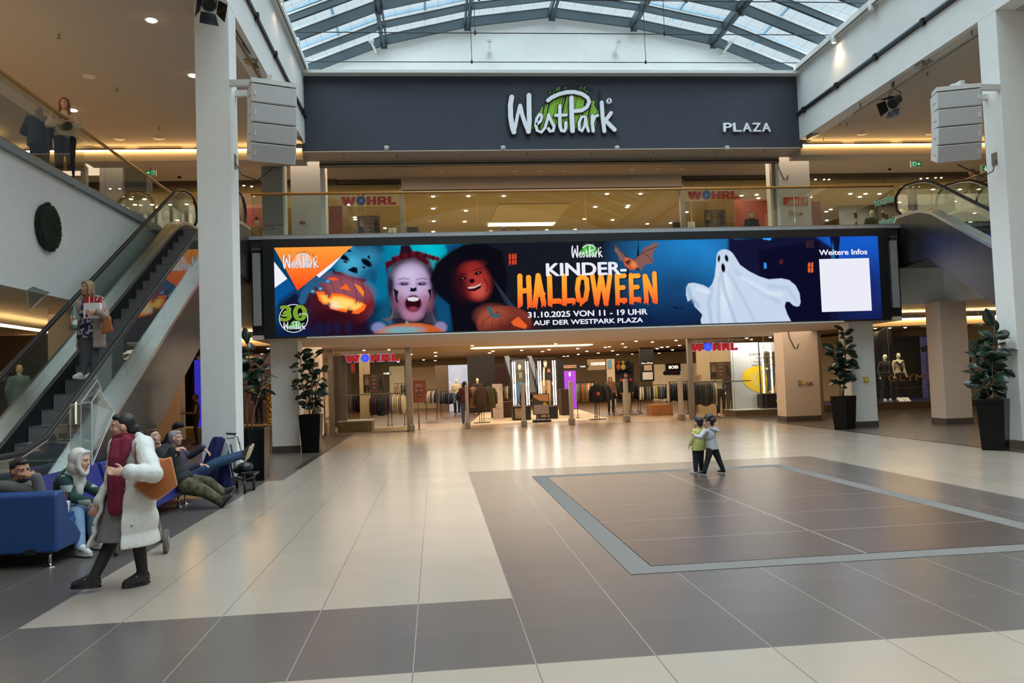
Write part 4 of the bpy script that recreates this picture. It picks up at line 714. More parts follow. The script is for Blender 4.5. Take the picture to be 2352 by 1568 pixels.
for i, px in enumerate((888, 1155, 1416, 1668)):
    p = at(px, 340, 23.42); t = thing('dome_camera', (p.x, 23.5, p.z), 'small white dome camera, %s from the left along bottom of navy fascia' % ('first', 'second', 'third', 'fourth')[i], 'camera', 'dome cameras on the navy fascia')
    b = MB(); b.bar((p.x, 23.5, p.z+.03), (p.x, 23.38, p.z+.03), .05, .05); b.build('arm', WPAINT, t); b = MB(); b.lathe((p.x, 23.35, p.z-.03), [(.03, -.06), (.06, -.03), (.075, .02), (.075, .05), (.05, .07)], 14); b.build('dome', WPAINT, t)
for i, (x, y) in enumerate(((135, 79), (268, 202), (366, 291), (520, 155), (1929, 282), (1945, 282), (1891, 317), (2130, 166))):
    p = fl(x, y, 8.79); b = MB(); b.lathe((p.x, p.y, 8.79), [(.03, 0), (.012, -.01), (.012, -.07), (.04, -.075), (.04, -.085)], 8); tag(b.build('sprinkler_head', ALU), 'tiny metal sprinkler head under the upper gallery ceilings', 'sprinkler', 'sprinkler heads under the upper gallery ceilings')
for x, y in ((790, 352), (912, 355), (1063, 354), (1212, 351), (1359, 350), (1501, 348), (1646, 347), (1756, 346)):
    p = fl(x, y, 8.535); b = MB(); b.lathe((p.x, p.y, 8.535), [(.03, 0), (.012, -.01), (.012, -.05), (.035, -.055), (.035, -.062)], 8); tag(b.build('sprinkler_head', ALU), 'tiny metal sprinkler head under the navy fascia soffit', 'sprinkler', 'sprinkler heads under the navy fascia')
for x, y, lb in ((412, 402, 'dark dome camera under the upper left passage ceiling'), (2043, 384, 'dark dome camera under the upper right passage ceiling')):
    p = fl(x, y, 9.05); t = thing('dome_camera', (p.x, p.y, 9.05), lb, 'camera'); b = MB(); b.lathe((p.x, p.y, 9.05), [(.09, 0), (.09, -.04), (.07, -.05)], 14); b.build('housing', WPAINT, t); b = MB(); b.ell((p.x, p.y, 8.99), .065, .065, .06); b.build('dome', BLACKG, t, smooth=True)
# stage lanterns and square spots
def lantern(p, aim, lab, sc=1.):
    p = Vector(p); aim = Vector(aim).normalized(); t = thing('stage_lantern', p, lab, 'stage light', 'black stage lanterns'); sd = aim.cross(Vector((0,0,1))).normalized(); up = sd.cross(aim)
    b = MB(); b.lathe(p, [(.09*sc, -.2*sc), (.12*sc, -.17*sc), (.12*sc, .1*sc), (.14*sc, .12*sc)], 14, 0, aim); b.build('body', mat('lantern_grey', c(70, 70, 74), .4, .5), t)
    b = MB(); b.lathe(p, [(.11*sc, .121*sc), (.06*sc, .125*sc)], 14, 0, aim); b.build('lens', BLACKG, t)
    for s_, a_ in ((1, sd), (-1, sd), (1, up), (-1, up)):
        q = p+aim*.14*sc+a_*s_*.14*sc; o = p+aim*.36*sc+a_*s_*.26*sc; w_ = (up if a_ is sd else sd)*.13*sc; b = MB(); b.add([q-w_, q+w_, o+w_*1.3, o-w_*1.3, q-w_+aim*.006, q+w_+aim*.006, o+w_*1.3+aim*.006, o-w_*1.3+aim*.006], [(0,1,2,3), (7,6,5,4), (0,4,5,1), (1,5,6,2), (2,6,7,3), (3,7,4,0)]); b.build('barn_door', BLACK, t)
    b = MB(); b.tube([p-sd*.15*sc, p-sd*.15*sc+Vector((0,0,.2*sc)), p+Vector((0,0,.34*sc)), p+sd*.15*sc+Vector((0,0,.2*sc)), p+sd*.15*sc], .014*sc, 6); b.build('yoke', BLACK, t); b = MB(); b.tube([p+Vector((0,0,.34*sc)), (p.x, p.y, min(8.79, p.z+.55))], .02*sc, 6); b.build('clamp', BLACK, t)
lantern(atx(2055, 234, 11.58), (-.75, -.45, -.55), 'black stage lantern with open flaps hanging under the right gallery ceiling'); lantern(at(478, 4, 14.1), (.3, -.6, -.75), 'black stage lantern with open flaps at the top of left column', .95)
for X, y0, y1, z, lb in ((11.58, 15.3, 20.6, 8.62, 'thin ceiling track with cable beside the right skylight beam'), (-3.70, 15.5, 18.4, 8.68, 'thin ceiling track beside the left skylight beam')):
    t = thing('ceiling_track', (X, (y0+y1)/2, z), lb, 'track', 'thin ceiling tracks'); b = MB(); b.box(X-.03, y0, z-.02, X+.03, y1, z+.02); b.build('rail', ALU, t)
    for i in range(4): y = y0+.4+(y1-y0-.8)*i/3; b = MB(); b.box(X-.01, y, z+.02, X+.01, y+.04, 8.79); b.build('hanger', ALU, t)
    b = MB(); b.tube([(X+.03, y0+.2, z+.05), (X+.05, (y0+y1)/2, z+.06), (X+.03, y1-2, z+.04)], .012, 6); b.build('cable', BLACK, t)
for i, (x, y) in enumerate(((578, 141), (680, 317), (2124, 144), (1868, 309))):
    p = fl(x, y, 8.79); t = thing('square_spotlight', (p.x, p.y, 8.79), ('square tilted ceiling spotlight above the left loudspeakers', 'square tilted ceiling spotlight beside the left end of navy wall', 'square tilted ceiling spotlight above the right black lantern', 'square tilted ceiling spotlight beside the right end of navy wall')[i], 'spotlight', 'square tilted ceiling spotlights'); s_ = 1 if x < 1000 else -1
    b = MB(); b.prism([(p.x-.16, p.y-.14, 8.79), (p.x+.16, p.y-.14, 8.79), (p.x+s_*.16, p.y-.14, 8.66)], (0, .28, 0)); fixn(b.build('housing', ALU, t)); b = MB(); b.lathe((p.x+s_*.04, p.y-.141, 8.745), [(.045, 0), (.03, .01)], 12, 0, (0, -1, 0)); b.build('lens', CHROME, t)
# ------------------------------------------------------------------ loudspeaker clusters
SPKW = mat('speaker_white', c(205, 203, 198), .5, var=.02); GRILL = mat('speaker_grille', c(184, 182, 180), .6, .3, var=.12, vs=260, bump=.3, bs=500)
def speaker_array(px0, tilt, colx, s_, lab, Yc):
    top = at(px0[0], px0[1], Yc); t = thing('loudspeaker_cluster', (top.x, Yc, top.z-.7), lab, 'loudspeaker', 'white hanging loudspeaker clusters')
    yaw = tilt; fx = Vector((math.cos(yaw), math.sin(yaw), 0)); fy = Vector((-math.sin(yaw), math.cos(yaw), 0)); roll = 0; p = Vector((top.x, Yc, top.z)); ang = .02; h = .345; wd = .40; dp = .21
    for k in range(4):
        dn = Vector((0,0,-1))*math.cos(ang)+fy*math.sin(ang); nf = -fy*math.cos(ang)+Vector((0,0,-1))*math.sin(ang); cen = p+dn*h/2
        b = MB(); b.obox(cen-nf*dp, fx*wd, nf*dp, dn*(h/2-.008)); o = b.build('cabinet', SPKW, t, bevel=.015); b = MB(); b.obox(cen+nf*.004, fx*(wd-.02), nf*.004, dn*(h/2-.022)); b.build('grille', GRILL, o)
        b = MB(); b.obox(cen+nf*.012-fx*s_*(wd-.06), fx*.018, nf*.004, dn*.05); b.build('badge', SPKW, o)
        for q in (-1, 1):
            for w_ in (-.05, .05): b = MB(); c0 = cen-nf*(.16+w_)+fx*q*(wd+.001)+dn*.03; b.obox(c0, fx*.004, nf*.012, dn*.012); b.build('bolt', BLACK, o)
        p = p+dn*(h+.004); ang += (.08, .10, .16, .2)[k]
    b = MB(); b.obox(Vector((top.x, Yc, top.z+.05))+fy*.15, fx*wd, fy*.16, Vector((0,0,.04))); b.build('rigging_frame', SPKW, t)
    for yy, zz in ((-.02, .16), (.35, .10)): b = MB(); b.bar((colx, Yc+yy+.35, top.z+zz), (top.x-s_*.05, Yc+yy+.3, top.z+zz), .09, .11); b.build('bracket_arm', SPKW, t)
    b = MB(); b.bar((top.x-s_*.08, Yc-.02, top.z+.14), (top.x-s_*.08, Yc+.7, top.z+.14), .08, .09); b.build('cross_arm', SPKW, t)
    wz = top.z-1.35; b = MB(); b.box(colx-.012 if s_ > 0 else colx-.01, 15.0, wz-.0, colx+.012, 15.16, wz+.26); b.build('socket_plate', ALU, t); b = MB(); b.tube([(colx, 15.05, wz+.12), (colx+s_*.15, 14.95, wz-.15), (colx+s_*.45, 14.85, wz-.28), (top.x-s_*.1, 14.8, wz-.05)], .012, 6); b.build('cable', BLACK, t)
speaker_array((630, 196), .40, -3.56, 1, 'cluster of four white loudspeakers on bracket arms from the left column', 14.5)
speaker_array((2202, 206), -.30, 11.43, -1, 'cluster of four white loudspeakers on bracket arms from the right column', 14.5)
for x, lab in ((-4.55, 'tall slim grey column speaker at the left end of LED screen'), (12.95, 'tall slim grey column speaker at the right end of LED screen')):
    t = thing('column_speaker', (x, 21.38, 3.35), lab, 'speaker', 'slim column speakers beside the screen'); b = MB(); b.box(x-.1, 21.3, 3.35, x+.1, 21.46, 5.25); b.build('cabinet', mat('column_speaker_grey', c(150, 152, 150), .5), t, bevel=.01); b = MB(); b.box(x-.1, 21.28, 5.33, x+.12, 21.48, 5.36); b.tube([(x-.06, 21.38, 5.25), (x, 21.38, 5.34), (x+.06, 21.38, 5.25)], .012, 6); b.build('hanger', ALU, t)
# ------------------------------------------------------------------ signs
RED = mat('sign_red', c(176, 22, 30), .45, var=0, emit=.35, ecol=c(200, 16, 28)); REDU = mat('sign_red_unlit', c(170, 24, 34), .5, var=0); BLUE = mat('sign_blue', c(40, 70, 220), .45, var=0, emit=.9, ecol=c(50, 80, 255)); BLUEU = mat('sign_blue_unlit', c(24, 84, 150), .5, var=0); HALO = mat('sign_halo', c(190, 180, 235), .5, var=0, emit=.5, ecol=c(200, 190, 255))
BLK = {'L': [[(0,0),(1,0),(1,.34),(.45,.25),(.45,1),(0,1)]], 'H': [[(0,0),(.38,0),(.38,.38),(.62,.38),(.62,0),(1,0),(1,1),(.62,1),(.62,.62),(.38,.62),(.38,1),(0,1)]], 'W': [[(0,1),(.17,0),(.42,0),(.5,.42),(.58,0),(.83,0),(1,1),(.73,1),(.68,.5),(.61,1),(.39,1),(.32,.5),(.27,1)]],
    'R': [[(0,0),(.36,0),(.36,1),(0,1)], [(.36,.8),(.88,.8),(.78,1),(.36,1)], [(.62,.54),(.95,.60),(.95,.80),(.62,.80)], [(.36,.34),(.8,.42),(.95,.60),(.62,.58),(.36,.58)], [(.40,.40),(.70,0),(1.08,0),(.78,.42)]]}
def blockletter(nm, ch, p, w_, h_, m, par, d=.02):
    b = MB()
    for pl in BLK[ch]: b.prism([(p[0]+u*w_, p[1], p[2]+v*h_) for u, v in pl], (0, -d, 0))
    return fixn(b.build(nm, m, par))
def shopsign(xl, xr, yt, yb, Y, lit, lab):
    a, e = at(xl, yb, Y), at(xr, yt, Y); W_ = e.x-a.x; H_ = e.z-a.z; t = thing('shop_sign', ((a.x+e.x)/2, Y, a.z), lab, 'sign', 'red and blue shop name signs'); r_, bl = (RED, BLUE) if lit else (REDU, BLUEU)
    for ch, u0, u1 in (('W', 0, .275), ('H', .467, .645), ('R', .665, .838), ('L', .85, 1.0)):
        blockletter('letter', ch, (a.x+u0*W_, Y-.01, a.z), (u1-u0)*W_, H_, r_, t)
        if lit: blockletter('letter_edge', ch, (a.x+u0*W_-.012, Y-.008, a.z-.012), (u1-u0)*W_+.024, H_+.024, HALO, t, .012)
    cx, cz, r = a.x+.366*W_, a.z+H_*.52, H_*.56; b = MB(); b.lathe((cx, Y-.02, cz), [(r, 0), (r, .016), (r*.86, .022), (r*.8, .016)], 28, 0, (0,-1,0)); o = b.build('button', bl, t)
    for dx in (-1, 1):
        for dz in (-1, 1): b = MB(); b.lathe((cx+dx*r*.16, Y-.038, cz+dz*r*.16), [(r*.07, 0), (r*.06, .006)], 10, 0, (0,-1,0)); b.build('button_hole', HALO, o)
        b = MB(); b.lathe((cx+dx*r*.52, Y-.02, cz+r*1.25), [(r*.2, 0), (r*.19, .016)], 14, 0, (0,-1,0)); b.build('umlaut_dot', r_, t)
    b = MB(); b.box(a.x, Y-.004, a.z+H_*.4, e.x, Y-.001, a.z+H_*.44); b.build('mounting_rail', ALU, t)
shopsign(793, 917, 812, 832.5, YS, True, 'lit red shop name sign with blue button on the lower left window'); shopsign(1586, 1693, 786, 807, YS, True, 'lit red shop name sign with blue button on the lower right window')
shopsign(783, 909, 451, 471.5, YS, False, 'unlit red shop name sign with blue button on the upper left window'); shopsign(1580, 1695, 438.5, 458, YS, False, 'unlit red shop name sign with blue button on the upper right window')
GREEN = mat('exit_green', c(0, 120, 60), .5, var=0, emit=.5, ecol=c(0, 130, 66)); EXW = mat('exit_white', c(230, 236, 232), .5, var=0, emit=.8, ecol=c(225, 235, 230))
def exitsign(xl, yt, xr, yb, Y, d, lab, ceil):
    a, e = at(xl, yb, Y), at(xr, yt, Y); t = thing('exit_sign', ((a.x+e.x)/2, Y, a.z), lab, 'exit sign', 'green exit signs'); W_ = e.x-a.x; H_ = e.z-a.z
    b = MB(); b.box(a.x-.03, Y, a.z-.03, e.x+.03, Y+.06, e.z+.03); b.build('housing', WPAINT, t); b = MB(); b.box(a.x, Y-.005, a.z, e.x, Y, e.z); b.build('panel', GREEN, t)
    cx = a.x+W_*(.3 if d < 0 else .7); cz = (a.z+e.z)/2; k = H_*.3; b = MB(); tip = .0
    if d in (-1, 1): b.prism([(cx+d*k*1.3, Y-.009, cz), (cx+d*k*.2, Y-.009, cz+k), (cx-d*k*.1, Y-.009, cz+k), (cx+d*k*.5, Y-.009, cz+k*.22), (cx-d*k*1.3, Y-.009, cz+k*.22), (cx-d*k*1.3, Y-.009, cz-k*.22), (cx+d*k*.5, Y-.009, cz-k*.22), (cx-d*k*.1, Y-.009, cz-k), (cx+d*k*.2, Y-.009, cz-k)], (0, .004, 0))
    else: cx = a.x+W_*.3; b.prism([(cx, Y-.009, cz-k*1.3), (cx+k, Y-.009, cz-k*.2), (cx+k, Y-.009, cz+k*.1), (cx+k*.22, Y-.009, cz-k*.5), (cx+k*.22, Y-.009, cz+k*1.3), (cx-k*.22, Y-.009, cz+k*1.3), (cx-k*.22, Y-.009, cz-k*.5), (cx-k, Y-.009, cz+k*.1), (cx-k, Y-.009, cz-k*.2)], (0, .004, 0))
    fixn(b.build('arrow', EXW, t)); dx = a.x+W_*(.78 if d < 0 or d == 2 else .25); b = MB(); b.box(dx-H_*.34, Y-.009, a.z+H_*.08, dx+H_*.34, Y-.005, e.z-H_*.08); b.build('doorway', EXW, t)
    b = MB(); b.lathe((dx, Y-.009, cz+H_*.28), [(H_*.07, 0), (H_*.06, .003)], 8, 0, (0,-1,0))
    for p, q in (((0, .2), (-.04, -.05)), ((-.04, -.05), (.14, -.2)), ((.14, -.2), (.12, -.36)), ((-.04, -.05), (-.16, -.34)), ((0, .16), (.18, .04)), ((0, .16), (-.18, .1))): b.bar((dx+p[0]*H_, Y-.012, cz+p[1]*H_), (dx+q[0]*H_, Y-.012, cz+q[1]*H_), .05, H_*.08, up=(0,1,0))
    b.build('runner', GREEN, t); b = MB(); b.box((a.x+e.x)/2-.015, Y+.02, e.z+.03, (a.x+e.x)/2+.015, Y+.04, ceil); b.build('hanger', ALU, t)
exitsign(335, 392, 356, 401, 25.4, -1, 'green exit sign with left arrow beyond the upper left gallery', 9.05); exitsign(2095, 371, 2115, 382, 25.4, 1, 'green exit sign with right arrow beyond the upper right gallery', 9.05); exitsign(2257, 380, 2280, 394, 22.8, 2, 'green exit sign with down arrow beside the right column upstairs', 8.79)
exitsign(2116, 739, 2132, 749, 26.8, 1, 'green exit sign with right arrow over the lower right display window', 3.5); exitsign(2243, 737, 2256, 746, 26.3, 2, 'green exit sign with down arrow low beside the right column', 3.5)
ORG = mat('sign_orange', c(226, 84, 36), .5, var=0); WSG = mat('sign_white', c(230, 230, 226), .5, var=0)
a, e = at(1800, 472.5, 25.59), at(1855, 452, 25.59); t = thing('facilities_sign', ((a.x+e.x)/2, 25.6, a.z), 'orange pictogram sign for lift, toilets, wheelchair and parking on upper right pillar', 'sign'); b = MB(); b.box(a.x, 25.575, a.z, e.x, 25.6, e.z); b.build('plate', ORG, t, bevel=.01); Yg = 25.57; W_ = e.x-a.x; H_ = e.z-a.z; zc = (a.z+e.z)/2
b = MB(); b.bar((a.x+W_*.075, Yg, zc+H_*.14), (a.x+W_*.045, Yg, zc), .01, .02, up=(0,1,0)); b.bar((a.x+W_*.045, Yg, zc), (a.x+W_*.075, Yg, zc-H_*.14), .01, .02, up=(0,1,0)); b.build('arrow', WSG, t)
def figure(b, x, z, h): b.lathe((x, Yg, z+h*.9), [(h*.1, 0), (h*.08, .005)], 10, 0, (0,-1,0)); b.box(x-h*.12, Yg-.005, z+h*.38, x+h*.12, Yg, z+h*.78); b.box(x-h*.1, Yg-.005, z, x-h*.02, Yg, z+h*.4); b.box(x+h*.02, Yg-.005, z, x+h*.1, Yg, z+h*.4)
b = MB(); x0 = a.x+W_*.15; b.box(x0, Yg-.003, zc-H_*.32, x0+.01, Yg, zc+H_*.25); b.box(x0+W_*.2, Yg-.003, zc-H_*.32, x0+W_*.2+.01, Yg, zc+H_*.25); b.box(x0, Yg-.003, zc-H_*.34, x0+W_*.2, Yg, zc-H_*.31); b.box(x0, Yg-.003, zc+H_*.24, x0+W_*.2, Yg, zc+H_*.27)
for k in range(3): figure(b, x0+W_*(.04+.06*k), zc-H_*.28, H_*.45)
b.build('lift_pictogram', WSG, t)
for k in range(2): b = MB(); figure(b, a.x+W_*(.44+.1*k), zc-H_*.34, H_*.66); b.build('toilet_pictogram', WSG, t)
b = MB(); xc = a.x+W_*.69; rg = lambda r: [(xc+r*math.cos(q), Yg-.003, zc-H_*.16+r*math.sin(q)) for q in [2*math.pi*k/20 for k in range(20)]]; b.rings([rg(H_*.2), rg(H_*.14)], cap=False); b.bar((xc-.01, Yg, zc+H_*.22), (xc, Yg, zc-H_*.05), .01, .03, up=(0,1,0)); b.bar((xc, Yg, zc-H_*.05), (xc+.07, Yg, zc-H_*.06), .01, .03, up=(0,1,0)); b.bar((xc+.07, Yg, zc-H_*.06), (xc+.1, Yg, zc-H_*.3), .01, .03, up=(0,1,0)); b.lathe((xc-.01, Yg, zc+H_*.32), [(H_*.07, 0), (H_*.06, .004)], 10, 0, (0,-1,0)); b.build('wheelchair_pictogram', WSG, t)
text('letter', 'P', (a.x+W_*.86, Yg-.002, zc-H_*.26), W_*.085, H_*.56, WSG, t, bold=.05)
YEL = mat('alarm_yellow', c(214, 176, 30), .5, var=0); REDP = mat('alarm_red', c(170, 24, 28), .5, var=0)
for nm, px, py, w_, h_, Y, m_, lb in (('call_button', 692, 511, 5, 6, 25.6, REDP, 'small red fire alarm box on the upper left pillar'), ('switch_box', 698.5, 511.5, 5, 6, 25.6, ALU, 'small grey switch box beside red alarm, upper left pillar'), ('switch_box', 1815, 489, 6, 10, 25.6, ALU, 'small grey key box at left on the upper right pillar'), ('call_button', 1823, 490, 8, 11, 25.6, YEL, 'small yellow alarm box on the upper right pillar'), ('switch_box', 1833, 491.5, 4, 6, 25.6, ALU, 'tiny grey switch right of yellow box, upper right pillar'), ('call_button', 1840, 491.5, 5, 6, 25.6, REDP, 'small red fire alarm box on the upper right pillar'),
        ('switch_box', 1836, 879, 6, 10, 25.6, ALU, 'small grey key box on the lower right cream pillar'), ('call_button', 1845, 878, 8, 10, 25.6, YEL, 'small yellow alarm box on the lower right cream pillar'), ('switch_box', 1856, 880, 6, 6, 25.6, ALU, 'tiny grey switch on the lower right cream pillar'), ('call_button', 1863, 880, 5, 6, 25.6, REDP, 'small red fire alarm box on the lower right cream pillar'), ('call_button', 1988, 871, 11, 12, 21.92, YEL, 'yellow square alarm box on the white pillar behind a rubber plant')):
    p = at(px, py, Y); hw, hh = w_*Y/CF/2, h_*Y/CF/2; b = MB(); b.box(p.x-hw, Y-.05, p.z-hh, p.x+hw, Y, p.z+hh, 0); b.box(p.x-hw*.4, Y-.056, p.z-hh*.4, p.x+hw*.4, Y-.05, p.z+hh*.4, 1); tag(b.build(nm, [m_, WSG]), lb, 'wall box')
for px, py, Y, lb in ((1810, 402, 25.58, 'black cable loop hanging at top of the upper right pillar'), (1834, 789, 25.58, 'black cable loop hanging at top of the lower right pillar')):
    b = MB(); b.tube([at(px-27, py-45, Y), at(px-24, py-18, Y), at(px-10, py+10, Y), at(px-2, py+11, Y), at(px+5, py+2, Y)] if False else [at(px-25, py-38, Y), at(px-21, py-15, Y), at(px-9, py+10, Y), at(px-3, py+11, Y), at(px, py+1, Y), at(px+1, py, Y)], .014, 6); o = tag(b.build('wall_cable', BLACK, smooth=True), lb, 'cable')
# ------------------------------------------------------------------ figures
SKIN = mat('skin_light', c(206, 158, 134), .5, var=.05, vs=14); SKIN2 = mat('skin_tan', c(176, 124, 98), .5, var=.05, vs=14); SKIN3 = mat('skin_brown', c(120, 80, 60), .5, var=.05, vs=14)
EYEW = mat('eye_white', c(225, 220, 214), .2, var=0); EYED = mat('eye_dark', c(36, 26, 22), .2, var=0); LIP = mat('lip', c(160, 90, 84), .45, var=0)
MANN = mat('mannequin_shell', c(224, 214, 186), .35, var=0)
def hairmat(n, col): return mat(n, col, .5, var=.25, vs=60, bump=.2, bs=120)
def cloth(n, col, rough=.85, var=.10, vs=9, bump=.12, bs=70, **k): return mat(n, col, rough, var=var, vs=vs, bump=bump, bs=bs, **k)
def pose(loc, h, yaw, side=1, arms=None, legs=None, lean=0):
    s = h/1.75; cy, sy = math.cos(yaw), math.sin(yaw); loc = Vector(loc)
    T = lambda x, y, z: loc+Vector(((x*cy-y*sy)*s, (x*sy+y*cy)*s, z*s))      # figure faces local +y
    a = dict(eL=(.25, -.03, 1.15), eR=(-.25, -.03, 1.15), wL=(.26, .06, .92), wR=(-.26, .06, .92)); a.update(arms or {})
    l = dict(kL=(.10, .03, .50), kR=(-.10, .03, .50), aL=(.10, -.02, .09), aR=(-.10, -.02, .09)); l.update(legs or {})
    J = dict(s=s, pel=T(0, 0, .95), ch=T(0, lean*.4, 1.27), nk=T(0, lean*.7, 1.46), hd=T(0, .025+lean, 1.625), sL=T(.18, lean*.6, 1.41), sR=T(-.18, lean*.6, 1.41), hL=T(.09, 0, .92), hR=T(-.09, 0, .92), f=Vector((-sy, cy, 0)), u=Vector((0, 0, 1)))
    for k, v in {**a, **l}.items(): J[k] = T(*v)
    for q in 'LR': J['t'+q] = J['a'+q]+Vector((-sy, cy, 0))*.15*s-Vector((0,0,.055*s))
    return J
def torso(b, J, k=1., seat=True):
    s = J['s']; up = (J['nk']-J['pel']).normalized(); sd = (J['sL']-J['sR']).normalized(); fw_ = up.cross(sd)*-1; fw_ = sd.cross(up)*-1; sd = (up.cross(fw_)).normalized()
    b.ell(J['ch']+up*.03*s, .165*s*k, .112*s*k, .20*s*(.5+k*.5), X=sd, Yv=fw_, Z=up, nu=16, nv=10)
    b.ell((J['ch']+J['pel'])/2, .138*s*k, .100*s*k, .17*s, X=sd, Yv=fw_, Z=up, nu=16, nv=10); b.ell(J['pel']+up*(0 if seat else .07*s), .165*s*k, .118*s*k, (.13 if seat else .10)*s, X=sd, Yv=fw_, Z=up, nu=16, nv=10)
    b.cap(J['sL'], .058*s*k, J['ch']+up*.10*s, .075*s*k); b.cap(J['sR'], .058*s*k, J['ch']+up*.10*s, .075*s*k); b.cap(J['ch']+up*.1*s, .075*s*k, J['nk']-up*.02*s, .062*s*k)
def hand(b, w_, d, n, s, curl=.45, thumb=1, spread=.012):
    d = Vector(d).normalized(); n = (Vector(n)-d*Vector(n).dot(d)).normalized(); sd = d.cross(n)*thumb
    b.ell(w_+d*.052*s, .040*s, .017*s, .054*s, X=sd, Yv=n, Z=d); b.cap(w_-d*.02*s, .026*s, w_+d*.02*s, .026*s)
    for i, L_ in enumerate((.070, .080, .075, .058)):
        p = w_+d*.090*s+sd*(.030-.020*i)*s; a = curl*.5; r = .0095*s
        for j, fl_ in enumerate((.45, .32, .26)):
            q = p+(d*math.cos(a)+n*math.sin(a)+sd*(1.5-i)*spread*2)*L_*fl_*s; b.cap(p, r, q, r*.92, seg=8); p = q; a += curl; r *= .92
    p = w_+d*.025*s+sd*.030*s; q = p+(d*.65+sd*.6+n*.25)*.045*s; b.cap(p, .0125*s, q, .011*s, seg=8); b.cap(q, .011*s, q+(d*.85+sd*.15+n*.35*curl)*.034*s, .0095*s, seg=8)
def headgeo(b, J, k=1.):
    s = J['s']*J.get('hs', 1); f = J['f'].normalized(); u = (J['u']-f*J['u'].dot(f)).normalized(); x = f.cross(u); h = J['hd']; P = lambda a, b_, c_: h+x*a*s+f*b_*s+u*c_*s
    b.ell(P(0, -.012, .022), .073*s, .092*s, .092*s, X=x, Yv=f, Z=u, nu=18, nv=12); b.ell(P(0, .018, -.035), .058*s, .066*s, .078*s, X=x, Yv=f, Z=u, nu=16, nv=10); b.ell(P(0, .048, -.088), .032*s, .030*s, .028*s, X=x, Yv=f, Z=u)
    b.cap(P(0, .078, .022), .010*s, P(0, .094, -.022), .0135*s, seg=8); b.ell(P(0, .089, -.024), .018*s, .013*s, .011*s, X=x, Yv=f, Z=u)
    for q in (-1, 1): b.ell(P(q*.076, -.008, -.008), .012*s, .022*s, .033*s, X=x, Yv=f, Z=u); b.ell(P(q*.036, .052, -.025), .026*s, .026*s, .026*s, X=x, Yv=f, Z=u); b.ell(P(q*.03, .068, .030), .026*s, .014*s, .011*s, X=x, Yv=f, Z=u)
    b.ell(P(0, .068, -.060), .026*s, .018*s, .011*s, X=x, Yv=f, Z=u)
    b.cap(J['nk'], .056*s, P(0, -.02, -.05), .050*s)
def face(J, t, beard=None, brow=EYED, lip=LIP, smile=.0):
    s = J['s']*J.get('hs', 1); f = J['f'].normalized(); u = (J['u']-f*J['u'].dot(f)).normalized(); x = f.cross(u); h = J['hd']; P = lambda a, b_, c_: h+x*a*s+f*b_*s+u*c_*s
    for q in (-1, 1):
        b = MB(); b.ell(P(q*.031, .0655, .008), .0130*s, .0095*s, .0072*s, X=x, Yv=f, Z=u, nu=10, nv=6); o = b.build('eye', EYEW, t, smooth=True); b = MB(); b.ell(P(q*.031, .0728, .008), .0066*s, .004*s, .0066*s, X=x, Yv=f, Z=u, nu=10, nv=6); b.build('iris', EYED, o, smooth=True)
        b = MB(); b.cap(P(q*.015, .083, .028), .0046*s, P(q*.048, .069, .031), .0036*s, seg=6); b.build('eyebrow', brow, t, smooth=True)
    b = MB(); b.ell(P(0, .083, -.058), .024*s, .006*s, .0042*s, X=x, Yv=f, Z=u, nu=12, nv=6); b.ell(P(0, .082, -.0665), .020*s, .006*s, .0048*s, X=x, Yv=f, Z=u, nu=12, nv=6); b.build('mouth', lip, t, smooth=True)
    if beard: b = MB(); b.ell(P(0, .035, -.082), .052*s, .050*s, .034*s, X=x, Yv=f, Z=u); b.ell(P(0, .082, -.046), .026*s, .008*s, .006*s, X=x, Yv=f, Z=u); b.build('beard', beard, t, smooth=True)
def hair(J, t, m, kind='short', vox=.010, name='hair'):
    s = J['s']*J.get('hs', 1); f = J['f'].normalized(); u = (J['u']-f*J['u'].dot(f)).normalized(); x = f.cross(u); h = J['hd']; P = lambda a, b_, c_: h+x*a*s+f*b_*s+u*c_*s; b = MB(); E_ = lambda p, a, q, r: b.ell(P(*p), a*s, q*s, r*s, X=x, Yv=f, Z=u, nu=16, nv=10)
    E_((0, -.030, .040), .082, .092, .086); E_((0, .032, .088), .058, .050, .030); E_((0, -.062, -.010), .070, .046, .075)
    if kind == 'curly':
        rr = random.Random(2)
        for k in range(60):
            a, e = rr.uniform(0, 6.28), rr.uniform(-.35, 1.5); q = Vector((math.cos(a)*math.cos(e), math.sin(a)*math.cos(e), math.sin(e)))
            if q.y > .45 and q.z < .55: continue
            E_((q.x*.094, -.022+q.y*.104, .035+q.z*.10), .027, .027, .027)
    if kind in ('bob', 'long'):
        for q in (-1, 1):
            b.chain([P(q*.064, .030, .06), P(q*.082, .012, -.02), P(q*.080, .02, -.10)]+([P(q*.085, .05, -.20), P(q*.075, .065, -.30)] if kind == 'long' else [P(q*.062, .01, -.125)]), [.030*s, .032*s, .032*s]+([.036*s, .022*s] if kind == 'long' else [.026*s]), seg=10)
        E_((0, -.065, -.07), .078, .042, .085)
        if kind == 'long': E_((0, -.075, -.18), .09, .04, .13)
    if kind == 'bun': b.cap(P(0, -.10, -.045), .034*s, P(0, -.16, -.085), .022*s); b.cap(P(0, -.1, -.03), .05*s, P(0, -.05, .0), .06*s)
    o = b.build(name, m, t); bake(o, vox, 3); return o
